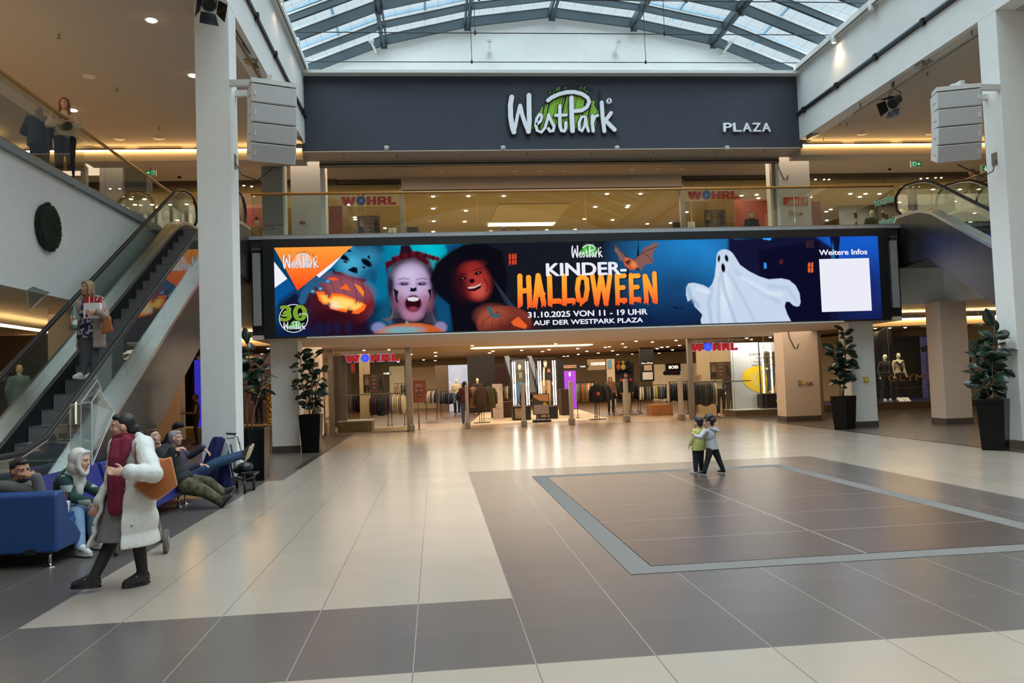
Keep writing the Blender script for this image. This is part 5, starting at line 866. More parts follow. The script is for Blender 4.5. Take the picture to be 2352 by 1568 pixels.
def shoe(a, tt, s, t, m, sole, vox=.009, hi=False, name='shoe'):
    a, tt = Vector(a), Vector(tt); up = Vector((0,0,1)); d = (tt+up*.055*s-a).normalized(); sd = d.cross(up)
    sd = sd.normalized() if sd.length > .05 else Vector((0, 1, 0)); n = sd.cross(d)
    if n.z < -.2: n = -n
    Q = lambda u, h: a+d*u*s-n*h*s; b = MB(); b.cap(Q(-.025, .035), .040*s, Q(-.025, .005), .038*s); b.cap(Q(-.03, .045), .038*s, Q(.08, .052), .040*s); b.cap(Q(.08, .054), .039*s, Q(.155, .062), .030*s); b.cap(Q(-.005, .0), .046*s, Q(.05, .022), .043*s); b.cap(Q(.05, .022), .043*s, Q(.11, .046), .037*s)
    o = b.build(name, m, t); bake(o, vox, 3); b = MB(); out = []
    for h in (.070, .080, .092):
        k = 1.03 if h == .080 else 1.0; out.append([Q(.060+.125*k*math.cos(q), h)+sd*math.sin(q)*(.040+.006*math.cos(q))*s*k for q in [2*math.pi*i/22 for i in range(22)]])
    b.rings(out); fixn(b.build('sole', sole, o)); return o
def limbs(b, J, arms=True, legs=True, k=1., ra=(.050, .041, .029), rl=(.080, .052, .036)):
    s = J['s']
    for q in 'LR':
        if arms: b.chain([J['s'+q], J['e'+q], J['w'+q]], [r*s*k for r in ra], seg=14)
        if legs: b.chain([J['h'+q], J['k'+q], J['a'+q]], [r*s*k for r in rl], seg=14)
def person(t, J, skin, top=None, ktop=1.12, trousers=None, ktr=1.15, shoes=None, sole=None, vox=.012, hands=True, curl=.4, palms=None, hem=0., sleeves=True, facefeat=True, hairm=None, hairk='short', beard=None, feet=True, shirt_name='jacket', brow=None, mannequin=False, hoodless=True):
    s = J['s']; b = MB(); torso(b, J, .96); limbs(b, J); headgeo(b, J) if not mannequin else (b.ell(J['hd'], .072*s, .088*s, .112*s, nu=16, nv=12), b.cap(J['nk'], .05*s, J['hd']-Vector((0,0,.06*s)), .045*s))
    for q, th in (('L', 1), ('R', -1)):
        d = (J['w'+q]-J['e'+q]).normalized(); pn = (palms or {}).get(q)
        if pn is None: pn = (J['pel']-J['w'+q]).normalized()
        if (J.get('d'+q)) is not None: d = J['d'+q]
        if hands: hand(b, J['w'+q]+d*.02*s, d, pn, s, curl, (J.get('th'+q) or th))
        else: b.ell(J['w'+q]+d*.06*s, .035*s, .035*s, .07*s, Z=d, X=d.orthogonal().normalized(), Yv=d.cross(d.orthogonal().normalized()))
        if feet: b.cap(J['a'+q], .034*s, J['t'+q]-(J['t'+q]-J['a'+q])*.3-Vector((0,0,.012*s)), .018*s)
    o = b.build('body', skin, t); bake(o, vox if not hands or vox > .016 else min(vox, .0085), 3, .5)
    if facefeat and not mannequin: face(J, t, beard, brow or EYED)
    if trousers:
        b = MB(); [b.cap(J['a'+q], .046*s*ktr, J['t'+q], .034*s) for q in 'LR' if ktr == 1.0]; up = (J['nk']-J['pel']).normalized(); sd = (J['sL']-J['sR']).normalized(); fw_ = up.cross(sd); b.ell(J['pel'], .175*s, .128*s, .13*s, X=sd, Yv=fw_, Z=up, nu=16, nv=10); limbs(b, J, arms=False, k=ktr, rl=(.088, .062, .047)); o = b.build('trousers', trousers, t); bake(o, vox, 3)
    if top:
        b = MB(); torso(b, J, ktop, seat=False); limbs(b, J, legs=False, arms=sleeves, k=ktop, ra=(.058, .050, .042)); up = (J['nk']-J['pel']).normalized()
        if hem: sd = (J['sL']-J['sR']).normalized(); fw_ = up.cross(sd); b.rings([[J['pel']+up*z*s+sd*math.cos(a)*.17*s*ktop*kk+fw_*math.sin(a)*.125*s*ktop*kk for a in [2*math.pi*i/20 for i in range(20)]] for z, kk in ((.30, .80), (.18, .92), (.08, .99), (-.02, 1.03), (-hem, 1.06))])
        b.ell(J['nk'], .075*s, .075*s, .035*s); o = b.build(shirt_name, top, t); bake(o, vox, 4)
    if shoes:
        for q in 'LR': shoe(J['a'+q], J['t'+q], s, t, shoes, sole or shoes, vox)
    if hairm: hair(J, t, hairm, hairk, vox)
    return t
def mannequin(loc, h, yaw, label, top, trousers, arms=None, shoes=None, hem=.0, group='dressed mannequins', vox=.02, shell=None, extra=None):
    t = thing('mannequin', loc, label, 'mannequin', group); J = pose(loc, h, yaw, arms=arms); person(t, J, shell or MANN, top, 1.12, trousers, 1.15, shoes, shoes, vox, hands=False, hem=hem, facefeat=False, mannequin=True); return t, J
# ------------------------------------------------------------------ shop fittings
DARKM = mat('black_rail_metal', c(26, 24, 23), .45, .4, var=0)
def garment(name, p, wdir, w_, L_, thick, m, label, cat, group, sleeve=True):
    # one garment on its hanger: p = rail point, wdir = direction across the shoulders
    p = Vector(p); wd = Vector(wdir).normalized(); td = wd.cross(Vector((0,0,1))).normalized(); b = MB(); hw = w_/2; prof = [(.05, .10, .55), (.10, .45, .8), (.14, .92, 1.), (.30, .95, 1.1), (.6, 1.0, 1.15), (L_, 1.06, 1.2)]; rs = []
    rr = random.Random(int(p.x*1000) % 997)
    for z, kx, kt in prof:
        rs.append([p-Vector((0,0,z))+wd*math.cos(a)*hw*kx+td*math.sin(a)*thick/2*kt*(1+.25*math.sin(3*a+z*9+rr.random())) for a in [2*math.pi*i/12 for i in range(12)]])
    b.rings(rs)
    if sleeve:
        for q in (-1, 1): b.tube([p+wd*q*hw*.8-Vector((0,0,.15)), p+wd*q*hw*1.12-Vector((0,0,.35)), p+wd*q*hw*1.18-Vector((0,0,.35+L_*.45))], [thick*.42, thick*.5, thick*.4], 8)
    o = b.build(name, m, smooth=True); tag(o, label, cat, group); bh = MB(); bh.tube([p, p-Vector((0,0,.05))], .004, 5); bh.tube([p-wd*hw*.6-Vector((0,0,.10)), p-Vector((0,0,.05)), p+wd*hw*.6-Vector((0,0,.10))], .006, 5); bh.build('hanger', DARKM, o); return o
ORD = ('first', 'second', 'third', 'fourth', 'fifth', 'sixth', 'seventh', 'eighth', 'ninth', 'tenth', 'eleventh', 'twelfth', 'thirteenth', 'fourteenth', 'fifteenth', 'sixteenth')
def rack(px0, px1, pyt, pyb, lab, where, cols, L_=.75, wd=(0.25, 1, 0), w_=.44, Y=None, noun='garment', legs=True):
    a0, a1 = fl(px0, pyb), fl(px1, pyb); Y_ = Y or (a0.y+a1.y)/2; a, e = at(px0, pyt, Y_), at(px1, pyt, Y_); zt = (a.z+e.z)/2; t = thing('clothes_rack', ((a.x+e.x)/2, Y_, 0), lab, 'clothes rack')
    b = MB(); b.tube([(a.x, Y_, zt), (e.x, Y_, zt)], .014, 8); b.build('rail', DARKM, t)
    for x in (a.x+.04, e.x-.04): b = MB(); b.tube([(x, Y_, 0), (x, Y_, zt)], .014, 8); b.build('upright', DARKM, t); b = MB(); b.box(x-.025, Y_-.28, 0, x+.025, Y_+.28, .03); b.build('foot', DARKM, t)
    n = len(cols)
    for i, col in enumerate(cols):
        nm, m = col; x = a.x+(e.x-a.x)*(i+.7)/(n+.4)
        garment(noun, (x, Y_, zt), wd, w_, L_*(1+.05*math.sin(i*5.1)), .085, m, '%s %s hanging %s from the left on %s' % (nm, noun, ORD[i], where), noun, 'garments on '+where)
    return t
CL = {n: cloth('cloth_'+n, c(*v)) for n, v in dict(black=(24, 23, 24), navy=(28, 34, 54), olive=(72, 66, 40), brown=(66, 46, 34), tan=(150, 116, 80), cream=(206, 190, 160), white=(216, 212, 204), grey=(104, 104, 104), orange=(190, 92, 36), maroon=(72, 26, 34), camo=(110, 98, 74), yellow=(186, 178, 90), blue=(52, 70, 104), charcoal=(44, 44, 46), sage=(120, 130, 110), rust=(140, 70, 40), beige=(186, 164, 134), denim=(58, 78, 108), teal=(112, 150, 172)).items()}
G = lambda s_: [(x, CL[x]) for x in s_.split()]
rack(1322, 1368, 877, 959, 'black rail stand of coloured jackets behind the third gate post', 'the rail behind the middle gate post', G('sage grey olive orange camo tan cream orange beige charcoal'), .78)
rack(1467, 1532, 884, 948, 'rail of pale shirts to the left of wooden box', 'the pale shirt rail', G('white cream charcoal grey sage navy cream yellow olive grey blue navy'), .62, noun='shirt')
rack(1535, 1580, 876, 952, 'rail of dark suits beside the right door post', 'the dark suit rail', G('black charcoal navy black charcoal navy black charcoal'), .82)
rack(1592, 1646, 876, 958, 'rail of dark coats behind the right shop window', 'the coat rail behind the right window', G('navy black charcoal black olive charcoal black grey cream'), .9, noun='coat')
rack(800, 838, 904, 975, 'rail of dark dresses behind the left shop window', 'the leftmost window rail', G('olive grey charcoal maroon black brown cream'), .75, noun='dress')
rack(850, 892, 905, 978, 'rail of maroon dresses in the middle of left shop window', 'the middle window rail', G('maroon navy maroon black charcoal navy maroon'), .85, noun='dress')
rack(896, 930, 902, 976, 'rail of cream dresses beside the left door post', 'the cream dress rail', G('grey cream beige cream tan cream'), .85, noun='dress')
rack(976, 1004, 895, 962, 'rail of pale blouses behind the red sale board', 'the blouse rail', G('black white cream grey white navy'), .6, noun='blouse')
rack(1010, 1046, 898, 955, 'rail of dark denim beside the shop mirror', 'the denim rail', G('navy denim navy black denim navy denim'), .62, noun='jeans')
rack(1150, 1178, 884, 948, 'rail of olive and cream jackets left of the light boxes', 'the small rail left of light boxes', G('olive brown tan cream olive black'), .7)
rack(1045, 1066, 882, 950, 'dark rail behind the shopper with her back turned', 'the rail behind the turned shopper', G('black charcoal brown maroon black'), .7)
rack(1408, 1432, 876, 946, 'rail of long dark garments between the two walking shoppers', 'the rail between the shoppers', G('black maroon charcoal brown navy black grey'), .8)
rack(1446, 1466, 879, 945, 'dark rail just left of the pale shirt rail', 'the dark rail left of the pale shirts', G('black grey charcoal black navy'), .75)
rack(1180, 1240, 886, 946, 'rail of mixed garments behind the lit mannequin boxes', 'the rail behind the light boxes', G('black navy charcoal olive brown black navy grey charcoal black'), .75)
rack(905, 945, 880, 948, 'rail of pale and dark garments deep behind the left window', 'the deep rail behind the left window', G('cream black beige charcoal grey brown white tan'), .7)
# four-way stand of brown coats seen from the front
def frontstand(px, pyb, pyt, lab, items, Yoff=0, w_=.5):
    p = fl(px, pyb); Y_ = p.y; zt = at(px, pyt, Y_).z; t = thing('clothes_stand', p, lab, 'clothes stand'); b = MB(); b.box(p.x-.32, Y_-.2, 0, p.x+.32, Y_+.2, .025); b.build('base', DARKM, t)
    for dx in (-.09, 0, .09): b = MB(); b.tube([(p.x+dx, Y_, .02), (p.x+dx, Y_, zt)], .012, 6); b.build('upright', DARKM, t)
    b = MB(); b.tube([(p.x, Y_-.3, zt), (p.x, Y_+.5, zt)], .012, 6); b.tube([(p.x-.4, Y_+.1, zt), (p.x+.4, Y_+.1, zt)], .012, 6); b.build('arm', DARKM, t)
    for i, (nm, m, dx, dy, L_, lb) in enumerate(items): garment('coat', (p.x+dx, Y_+dy, zt), (1, .15, 0), w_, L_, .12, m, lb, 'coat', 'coats on '+lab.split(' stand')[0]+' stand')
frontstand(1107, 971, 884, 'black stand of long brown coats left of the light boxes', [('brown', CL['brown'], 0, -.25, 1.0, 'long dark brown coat at front of the coat stand'), ('tan', CL['tan'], -.32, .0, .9, 'tan coat on the left arm of the coat stand'), ('olive', CL['olive'], .34, .05, .95, 'olive coat on the right arm of the coat stand'), ('maroon', CL['maroon'], .1, .25, .9, 'maroon coat behind the brown coat on the coat stand')])
frontstand(1372, 963, 878, 'black stand with a black jacket facing the hall, right of orange jackets', [('black', CL['black'], 0, -.2, .78, 'black jacket with an orange patch facing the hall'), ('charcoal', CL['charcoal'], .3, .1, .8, 'charcoal jacket at the right end of the front stand')], w_=.56)
p = at(1374, 904, fl(1372, 963).y-.29); b = MB(); b.box(p.x-.06, p.y, p.z-.07, p.x+.06, p.y+.04, p.z+.07); [o for o in bpy.data.objects if o.get('label') == 'black jacket with an orange patch facing the hall'][0]; ob = b.build('chest_patch', CL['orange'], [o for o in bpy.data.objects if o.get('label') == 'black jacket with an orange patch facing the hall'][0])
# anti-theft posts
for i, (px, yt, yb) in enumerate(((947, 872, 990), (1074.3, 884, 984), (1203.8, 880, 980), (1313.7, 875, 975), (1440, 870, 968.5), (1565.5, 866, 964.5))):
    p = fl(px, yb); zt = at(px, yt, p.y).z; t = thing('gate_post', p, 'slim grey anti-theft gate post, %s from the left at shop entrance' % ORD[i], 'gate post', 'anti-theft gate posts at the shop entrance'); b = MB(); b.box(p.x-.055, p.y-.18, .2, p.x+.055, p.y+.18, zt); b.build('antenna_panel', mat('gate_grey', c(168, 156, 142), .4, var=0), t, bevel=.03); b = MB(); b.box(p.x-.09, p.y-.22, 0, p.x+.09, p.y+.22, .24); b.build('foot_cover', ALU, t, bevel=.02)
# lit mannequin boxes
OR_ = CL['orange']
for i, (x0, x1, yt, yb, lab, mh, tp, tr) in enumerate(((1179, 1220, 822, 965, 'tall black light box with mannequin in green jacket, left of the pair', 834, CL['olive'], CL['denim']), (1238, 1282, 820, 962, 'tall black light box with mannequin in black jacket, right of the pair', 827, CL['black'], CL['tan']))):
    q = fl((x0+x1)/2, yb); Y_ = q.y; a, e = at(x0, yb, Y_), at(x1, yb, Y_); zt = at((x0+x1)/2, yt, Y_).z; zp = at((x0+x1)/2, 933, Y_).z; t = thing('light_box', ((a.x+e.x)/2, Y_+.3, 0), lab, 'display box', 'lit mannequin boxes'); b = MB(); b.box(a.x, Y_, 0, e.x, Y_+.7, zp); pd = b.build('plinth', BLACK, t, bevel=.01)
    b = MB(); b.box(a.x+.08, Y_-.01, .08, a.x+.45, Y_, zp-.08); b.build('plinth_photo', mat('plinth_photo', c(150, 120, 100), .5, var=.4, vs=4), pd)
    for x in (a.x+.02, e.x-.02):
        for y in (Y_+.03, Y_+.66): b = MB(); b.box(x-.02, y-.02, zp, x+.02, y+.02, zt); b.build('post', BLACK, t)
    b = MB(); b.box(a.x, Y_, zt-.05, e.x, Y_+.7, zt); b.build('top_frame', BLACK, t)
    for x in (a.x+.05, a.x+.14, e.x-.14, e.x-.05): b = MB(); b.box(x-.018, Y_+.0, zp+.05, x+.018, Y_+.04, zt-.15); b.build('tube_light', WLAMP, t)
    hh = at((x0+x1)/2, mh, Y_+.35).z-zp; cx = (a.x+e.x)/2; tt, J = mannequin((cx, Y_+.38, zp), hh, math.pi+.25*(-1)**i, ('mannequin in olive jacket and pale jeans inside left light box', 'mannequin with cream hat, scarf and tan trousers inside right light box')[i], tp, tr, shoes=CL['tan'])
    if i == 1:
        b = MB(); b.ell(J['hd']+Vector((0,0,.06)), .085, .095, .09); b.build('hat', CL['cream'], tt, smooth=True); b = MB(); b.tube([J['nk']+Vector((-.07, -.1, .02)), J['nk']+Vector((-.1, -.16, -.25)), J['nk']+Vector((-.1, -.15, -.75))], .04, 8); b.build('scarf', CL['cream'], tt, smooth=True); b = MB(); b.box(cx+.06, Y_+.2, J['ch'].z+.02, cx+.17, Y_+.27, J['ch'].z+.16); b.build('patch', OR_, tt)
    else: b = MB(); b.box(cx-.05, Y_+.21, J['ch'].z-.12, cx+.09, Y_+.27, J['ch'].z+.12); b.build('shirt_front', CL['grey'], tt)
b = MB(); p0 = fl(1085, 975); b.poly([fl(1075, 976, .003), fl(1400, 962, .003), fl(1330, 940, .003), fl(1110, 945, .003)]); st(b.build('floor_mat', mat('pale_shop_mat', c(216, 194, 160), .6)))
# poster boards
PBR = mat('poster_brown', c(122, 82, 66), .5, var=.12, vs=3); PRD = mat('poster_red', c(150, 34, 34), .5, var=0); PNV = mat('poster_navy', c(44, 46, 70), .5, var=0); PTX = mat('poster_text', c(226, 206, 186), .5, var=0); PDK = mat('poster_dark', c(46, 34, 32), .6, var=.2, vs=8); PLT = mat('poster_light', c(176, 150, 128), .6, var=.2, vs=8)
def poster(xl, yt, xr, yb, Y, lab, fig=True, grp='autumn sale posters'):
    a, e = at(xl, yb, Y), at(xr, yt, Y); W_ = e.x-a.x; H_ = e.z-a.z; t = thing('sale_poster', ((a.x+e.x)/2, Y, a.z), lab, 'poster', grp); b = MB(); b.box(a.x, Y, a.z, e.x, Y+.01, e.z); b.build('sheet', PBR, t); zc_ = 3.2 if a.z < 4 else 8.72; b = MB(); b.tube([(a.x+.05, Y+.005, e.z), (a.x+.05, Y+.005, zc_)], .004, 4); b.tube([(e.x-.05, Y+.005, e.z), (e.x-.05, Y+.005, zc_)], .004, 4); b.build('hanging_wire', ALU, t)
    for ch, z, m_ in (('10€', .62, PBR), ('25€', .40, PRD), ('40€', .20, PNV)):
        b = MB(); b.box(a.x+W_*.38, Y-.004, a.z+H_*z, a.x+W_*.62, Y, a.z+H_*(z+.15)); o = b.build('price_box', m_, t); text('lettering', ch, (a.x+W_*.42, Y-.006, a.z+H_*(z+.04)), W_*.16, H_*.08, PTX, o, bold=.04)
    text('lettering', 'SAISON', (a.x+W_*.40, Y-.004, a.z+H_*.89), W_*.2, H_*.035, PTX, t); text('lettering', 'ERÖFFNUNG', (a.x+W_*.34, Y-.004, a.z+H_*.835), W_*.32, H_*.04, PTX, t)
    if fig:
        for k, (cx, m1, m2) in enumerate(((.18, PLT, PDK), (.82, PDK, PDK))):
            b = MB(); cx = a.x+W_*cx; X_ = lambda u: cx+(u if k else -u)*W_; Z_ = lambda v: a.z+H_*v
            b.poly([(X_(x), Y-.003, Z_(z)) for x, z in ((-.08, .42), (-.09, .62), (-.05, .74), (.05, .74), (.10, .60), (.09, .42))], 0); b.poly([(X_(x), Y-.003, Z_(z)) for x, z in ((-.08, .43), (.09, .43), (.15, .25), (.16, .08), (.09, .08), (.03, .28), (-.03, .1), (-.1, .1))], 1); b.lathe((cx, Y-.003, Z_(.80)), [(W_*.045, 0), (W_*.04, .001)], 12, 0, (0,-1,0)); b.build('model_photo', [m1, m2], t)
    return t
poster(835, 858, 882, 903, 29.2, 'brown sale poster hanging behind the lower left shop window'); poster(1632, 830, 1678, 872, 29.2, 'brown sale poster hanging behind the lower right shop window'); poster(822, 495, 872, 540, 29.2, 'brown sale poster behind the upper left shop window'); poster(1619, 481, 1666, 524, 29.2, 'brown sale poster behind the upper right shop window')
p = fl(963, 986); Y_ = p.y; a, e = at(946, 925, Y_), at(978, 872, Y_); t = thing('sale_board', (p.x, Y_, 0), 'red-brown sale board on a slim pole at left side of shop entrance', 'sign board'); b = MB(); b.box(a.x, Y_, a.z, e.x, Y_+.04, e.z); b.build('board', mat('sale_board_red', c(150, 78, 58), .5, var=.1), t, bevel=.01); b = MB(); b.tube([(p.x, Y_+.02, .02), (p.x, Y_+.02, a.z)], .028, 8); b.build('pole', ALU, t); b = MB(); b.lathe((p.x, Y_+.02, 0), [(.24, 0), (.24, .012), (.03, .025)], 20); b.build('base', ALU, t)
W_ = e.x-a.x; H_ = e.z-a.z; text('lettering', 'SAISON', (a.x+W_*.28, Y_-.003, a.z+H_*.78), W_*.44, H_*.05, PTX, t); text('lettering', 'ERÖFFNUNG', (a.x+W_*.2, Y_-.003, a.z+H_*.70), W_*.6, H_*.05, PTX, t)
for ch, u, v, m_ in (('10€', .2, .46, PBR), ('25€', .55, .46, PRD), ('40€', .38, .26, PNV)): b = MB(); b.box(a.x+W_*u, Y_-.005, a.z+H_*v, a.x+W_*(u+.27), Y_, a.z+H_*(v+.16)); o = b.build('price_box', m_, t); text('lettering', ch, (a.x+W_*(u+.04), Y_-.007, a.z+H_*(v+.05)), W_*.19, H_*.07, PTX, o, bold=.04)
p = fl(1245, 969); Y_ = p.y; a, e = at(1225, 953, Y_), at(1261, 903, Y_); t = thing('poster_stand', (p.x, Y_, 0), 'black framed poster stand in front of the right light box', 'poster stand'); b = MB(); b.box(p.x-.36, Y_-.1, 0, p.x+.36, Y_+.2, .09); b.build('base', BLACK, t, bevel=.02); b = MB(); b.box(a.x, Y_, a.z, e.x, Y_+.05, e.z); b.build('frame', BLACK, t)
for dx in (-.2, .2): b = MB(); b.box(p.x+dx-.02, Y_+.01, .09, p.x+dx+.02, Y_+.04, a.z); b.build('leg', BLACK, t)
W_ = e.x-a.x; H_ = e.z-a.z; b = MB(); b.poly([(a.x+.03, Y_-.003, a.z+H_*.48), (e.x-.03, Y_-.003, a.z+H_*.48), (e.x-.03, Y_-.003, e.z-.03), (a.x+.03, Y_-.003, e.z-.03)], 0); b.poly([(a.x+.03, Y_-.003, a.z+.03), (e.x-.03, Y_-.003, a.z+.03), (e.x-.03, Y_-.003, a.z+H_*.48), (a.x+.03, Y_-.003, a.z+H_*.48)], 1); b.poly([(a.x+.03, Y_-.005, a.z+H_*.48), (e.x-.03, Y_-.005, a.z+H_*.48), (e.x-.03, Y_-.005, a.z+H_*.62), (a.x+W_*.45, Y_-.005, a.z+H_*.66), (a.x+.03, Y_-.005, a.z+H_*.84)], 2); b.lathe((a.x+W_*.72, Y_-.006, a.z+H_*.5), [(.07, 0), (.065, .003)], 16, 3, (0,-1,0)); b.build('poster', [mat('sunset_print', c(206, 150, 96), .5), mat('lilac_print', c(160, 146, 150), .5), mat('rock_print', c(70, 60, 58), .5), YEL], t)
# shop back: panels, lettered boxes, screens
def panel(nm, xl, yt, xr, yb, Y, m, lab, cat, d=.15, txt=None, tm=None, tb=(.1, .3, .9, .7), grp=None, bold=.05):
    b = MB(); q = list(pbox(xl, yt, xr, yb, Y, d))
    if nm in ('partition', 'screen_panel', 'shelf_wall', 'display_table', 'counter', 'picture_card', 'product_card', 'sale_card', 'window_backdrop', 'wall_sign'): q[2] = {'window_backdrop': .335, 'sale_card': 5.67}.get(nm, 0.0) if nm != 'wall_sign' else q[2]
    b.box(*q)
    if txt is None: return tag(b.build(nm, m), lab, cat, grp)
    t = thing(nm, ((q[0]+q[3])/2, Y, q[2]), lab, cat, grp); b.build('body', m, t); W_, H_ = q[3]-q[0], q[5]-q[2]; text('lettering', txt, (q[0]+W_*tb[0], Y-.01, q[2]+H_*tb[1]), W_*(tb[2]-tb[0]), H_*(tb[3]-tb[1]), tm, t, bold=bold); return t
LITW = mat('lit_letters', c(235, 228, 214), .5, var=0, emit=1.4, ecol=c(250, 235, 210)); LITP = mat('purple_screen', c(150, 60, 200), .4, var=.05, emit=.7, ecol=c(150, 60, 205)); LITB = mat('sky_screen', c(170, 180, 205), .4, var=.2, vs=2, emit=.5, ecol=c(170, 180, 205)); SHELFP = mat('self_lit_shelf', c(216, 190, 150), .6, var=.08, vs=2, emit=.25, ecol=c(230, 200, 150)); OAK = mat('oak_box', c(150, 96, 48), .5, var=.12, vs=4)  # shelf material carries a faint glow to brighten the shop's back wall
panel('wall_sign', 1530, 834, 1563, 853, 50, BLACK, 'black shop-in-shop sign with four lit white letters at the back wall', 'sign', txt='BOSS', tm=LITW, tb=(.2, .35, .82, .72)); panel('wall_sign', 1472, 795, 1500, 876, 44, BLACK, 'tall dark pillar panel with small pale lettering and two pictures', 'sign panel', txt="Marc O'Polo", tm=LITW, tb=(.1, .50, .92, .545), bold=.01)
panel('wall_sign', 1325, 837, 1352, 846, 46, CL['charcoal'], 'grey checkout sign between purple screen and lit lettering', 'sign', txt='KASSE', tm=LITW, tb=(.3, .35, .7, .65)); panel('wall_sign', 879, 853, 897, 862, 44, BLACK, 'black checkout sign seen through the left shop window', 'sign', txt='KASSE', tm=LITW, tb=(.12, .3, .88, .72)); panel('wall_sign', 1350, 824, 1390, 850, 49, mat('taupe_wall', c(156, 130, 100), .7), 'taupe wall panel with two lines of lit white lettering', 'sign panel', txt='CALVIN KLEIN', tm=LITW, tb=(.2, .45, .98, .7)); panel('wall_sign', 1293, 838, 1326, 845, 48, SHELFP, 'pale lit fascia with red and white lettering above the purple screen', 'sign', txt='TOMMY HILFIGER', tm=REDU, tb=(.05, .2, .95, .8))
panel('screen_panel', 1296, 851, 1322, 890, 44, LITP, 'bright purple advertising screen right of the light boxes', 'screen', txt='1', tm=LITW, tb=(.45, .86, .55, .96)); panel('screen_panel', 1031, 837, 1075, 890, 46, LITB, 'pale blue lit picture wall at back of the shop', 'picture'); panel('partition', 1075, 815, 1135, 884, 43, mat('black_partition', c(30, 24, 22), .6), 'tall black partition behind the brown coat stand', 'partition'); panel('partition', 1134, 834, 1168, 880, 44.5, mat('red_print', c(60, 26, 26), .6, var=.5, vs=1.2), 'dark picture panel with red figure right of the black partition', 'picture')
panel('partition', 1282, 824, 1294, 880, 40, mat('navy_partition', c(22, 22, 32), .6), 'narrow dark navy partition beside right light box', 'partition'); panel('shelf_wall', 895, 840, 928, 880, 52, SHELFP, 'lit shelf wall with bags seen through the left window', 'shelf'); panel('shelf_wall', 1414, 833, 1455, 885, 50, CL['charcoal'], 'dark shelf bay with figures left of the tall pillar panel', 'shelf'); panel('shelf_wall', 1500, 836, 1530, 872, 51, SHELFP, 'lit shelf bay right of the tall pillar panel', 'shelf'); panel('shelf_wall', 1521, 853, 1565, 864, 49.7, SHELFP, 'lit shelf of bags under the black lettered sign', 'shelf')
panel('partition', 1396, 824, 1411, 880, 45, CL['cream'], 'cream pillar panel with green picture in the shop', 'pillar panel'); panel('wall_picture', 1397, 826, 1404, 845, 44.9, CL['teal'], 'narrow teal picture on the cream pillar panel', 'picture', .05); panel('wall_picture', 1480, 838, 1497, 851, 43.9, CL['beige'], 'upper small picture on the tall pillar panel', 'picture', .05); panel('wall_picture', 1477, 854, 1499, 872, 43.9, CL['white'], 'lower black and white picture on the tall pillar panel', 'picture', .05)
panel('partition', 1000, 838, 1031, 880, 47, mat('taupe_panel', c(110, 90, 66), .7), 'brown partition left of the pale blue picture wall', 'partition'); panel('partition', 826, 812, 848, 900, 34, SHOPW, 'cream pillar seen through the left shop window', 'pillar panel'); panel('partition', 1604, 800, 1682, 880, 33, SHOPW, 'cream shop partition behind the right sale poster', 'partition'); panel('wall_picture', 806, 834, 815, 856, 33.8, PRD, 'small red hanging banner behind the left window', 'banner', .02)
b = MB(); q = pbox(1497, 928, 1545, 953, 32.6, .8); b.box(q[0], q[1], 0, q[3], q[4], q[5]); tag(b.build('wooden_box', OAK, bevel=.01), 'low orange wooden display box inside the shop entrance', 'display box'); panel('display_table', 1290, 893, 1315, 940, 36, CL['brown'], 'dark brown display counter beside the right light box', 'counter', .8); panel('display_table', 1130, 922, 1180, 928, 36, CL['brown'], 'low dark table top left of the light boxes', 'table', .8); panel('picture_card', 1132, 881, 1154, 925, 35, mat('portrait_print', c(196, 176, 160), .6, var=.3, vs=3), 'portrait poster card beside the brown coats', 'poster')
t = thing('shop_escalator', at(1200, 880, 41), 'dark escalator seen far inside the clothes shop', 'escalator')
for x0, x1 in ((1164, 1186), (1216, 1244)): b = MB(); b.bar(at(x0, 824, 44), at(x1, 903, 39), .25, .35); b.build('side_panel', mat('blue_steel', c(74, 84, 100), .3, .6), t)
b = MB(); b.prism([at(1172, 822, 43.6), at(1216, 822, 43.6), at(1232, 900, 39.4), at(1190, 900, 39.4)], (0, .3, -.1)); fixn(b.build('step_band', BLACK, t))
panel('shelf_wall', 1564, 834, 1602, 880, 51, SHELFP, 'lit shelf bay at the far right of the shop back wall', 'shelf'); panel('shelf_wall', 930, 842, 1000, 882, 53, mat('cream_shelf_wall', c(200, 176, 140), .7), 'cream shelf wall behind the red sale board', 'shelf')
for i, px in enumerate((1421, 1432, 1443)):
    p = at(px, 852, 49.8); t = thing('display_bust', p, 'small dark display bust, %s from the left in the dark shelf bay' % ORD[i], 'bust', 'busts in the dark shelf bay'); b = MB(); b.ell(p+Vector((0, 0, .25)), .16, .1, .2); b.ell(p+Vector((0, 0, .55)), .09, .09, .12); b.build('bust', [CL['orange'], CL['yellow'], CL['black']][i], t, smooth=True); b = MB(); b.box(p.x-.3, 49.7, p.z-.02, p.x+.3, 50, p.z+.06); b.build('shelf', BLACK, t)
for i, (px, m_) in enumerate(((1529, 'black'), (1538, 'charcoal'), (1548, 'maroon'), (1557, 'navy'))):
    p = at(px, 861, 49.6); b = MB(); b.ell(p+Vector((0, 0, .12)), .18, .09, .13); b.tube([p+Vector((-.1, 0, .2)), p+Vector((0, 0, .36)), p+Vector((.1, 0, .2))], .015, 5); tag(b.build('display_bag', CL[m_], smooth=True), '%s handbag, %s from the left on the shelf under the black lettered sign' % (m_, ORD[i]), 'handbag', 'handbags on the lit shelf')
# garlands of mirrors / mannequins inside
for px, yt, yb, lb, m1, m2 in ((1104, 862, 962, 'dark clothed mannequin behind the brown coat stand', CL['brown'], CL['black']), (1053, 878, 962, 'mannequin in cream jacket behind the shopper with her back turned', CL['cream'], CL['black'])):
    p = fl(px, yb-6); mannequin((p.x, p.y+2, 0), 1.85, math.pi, lb, m1, m2)
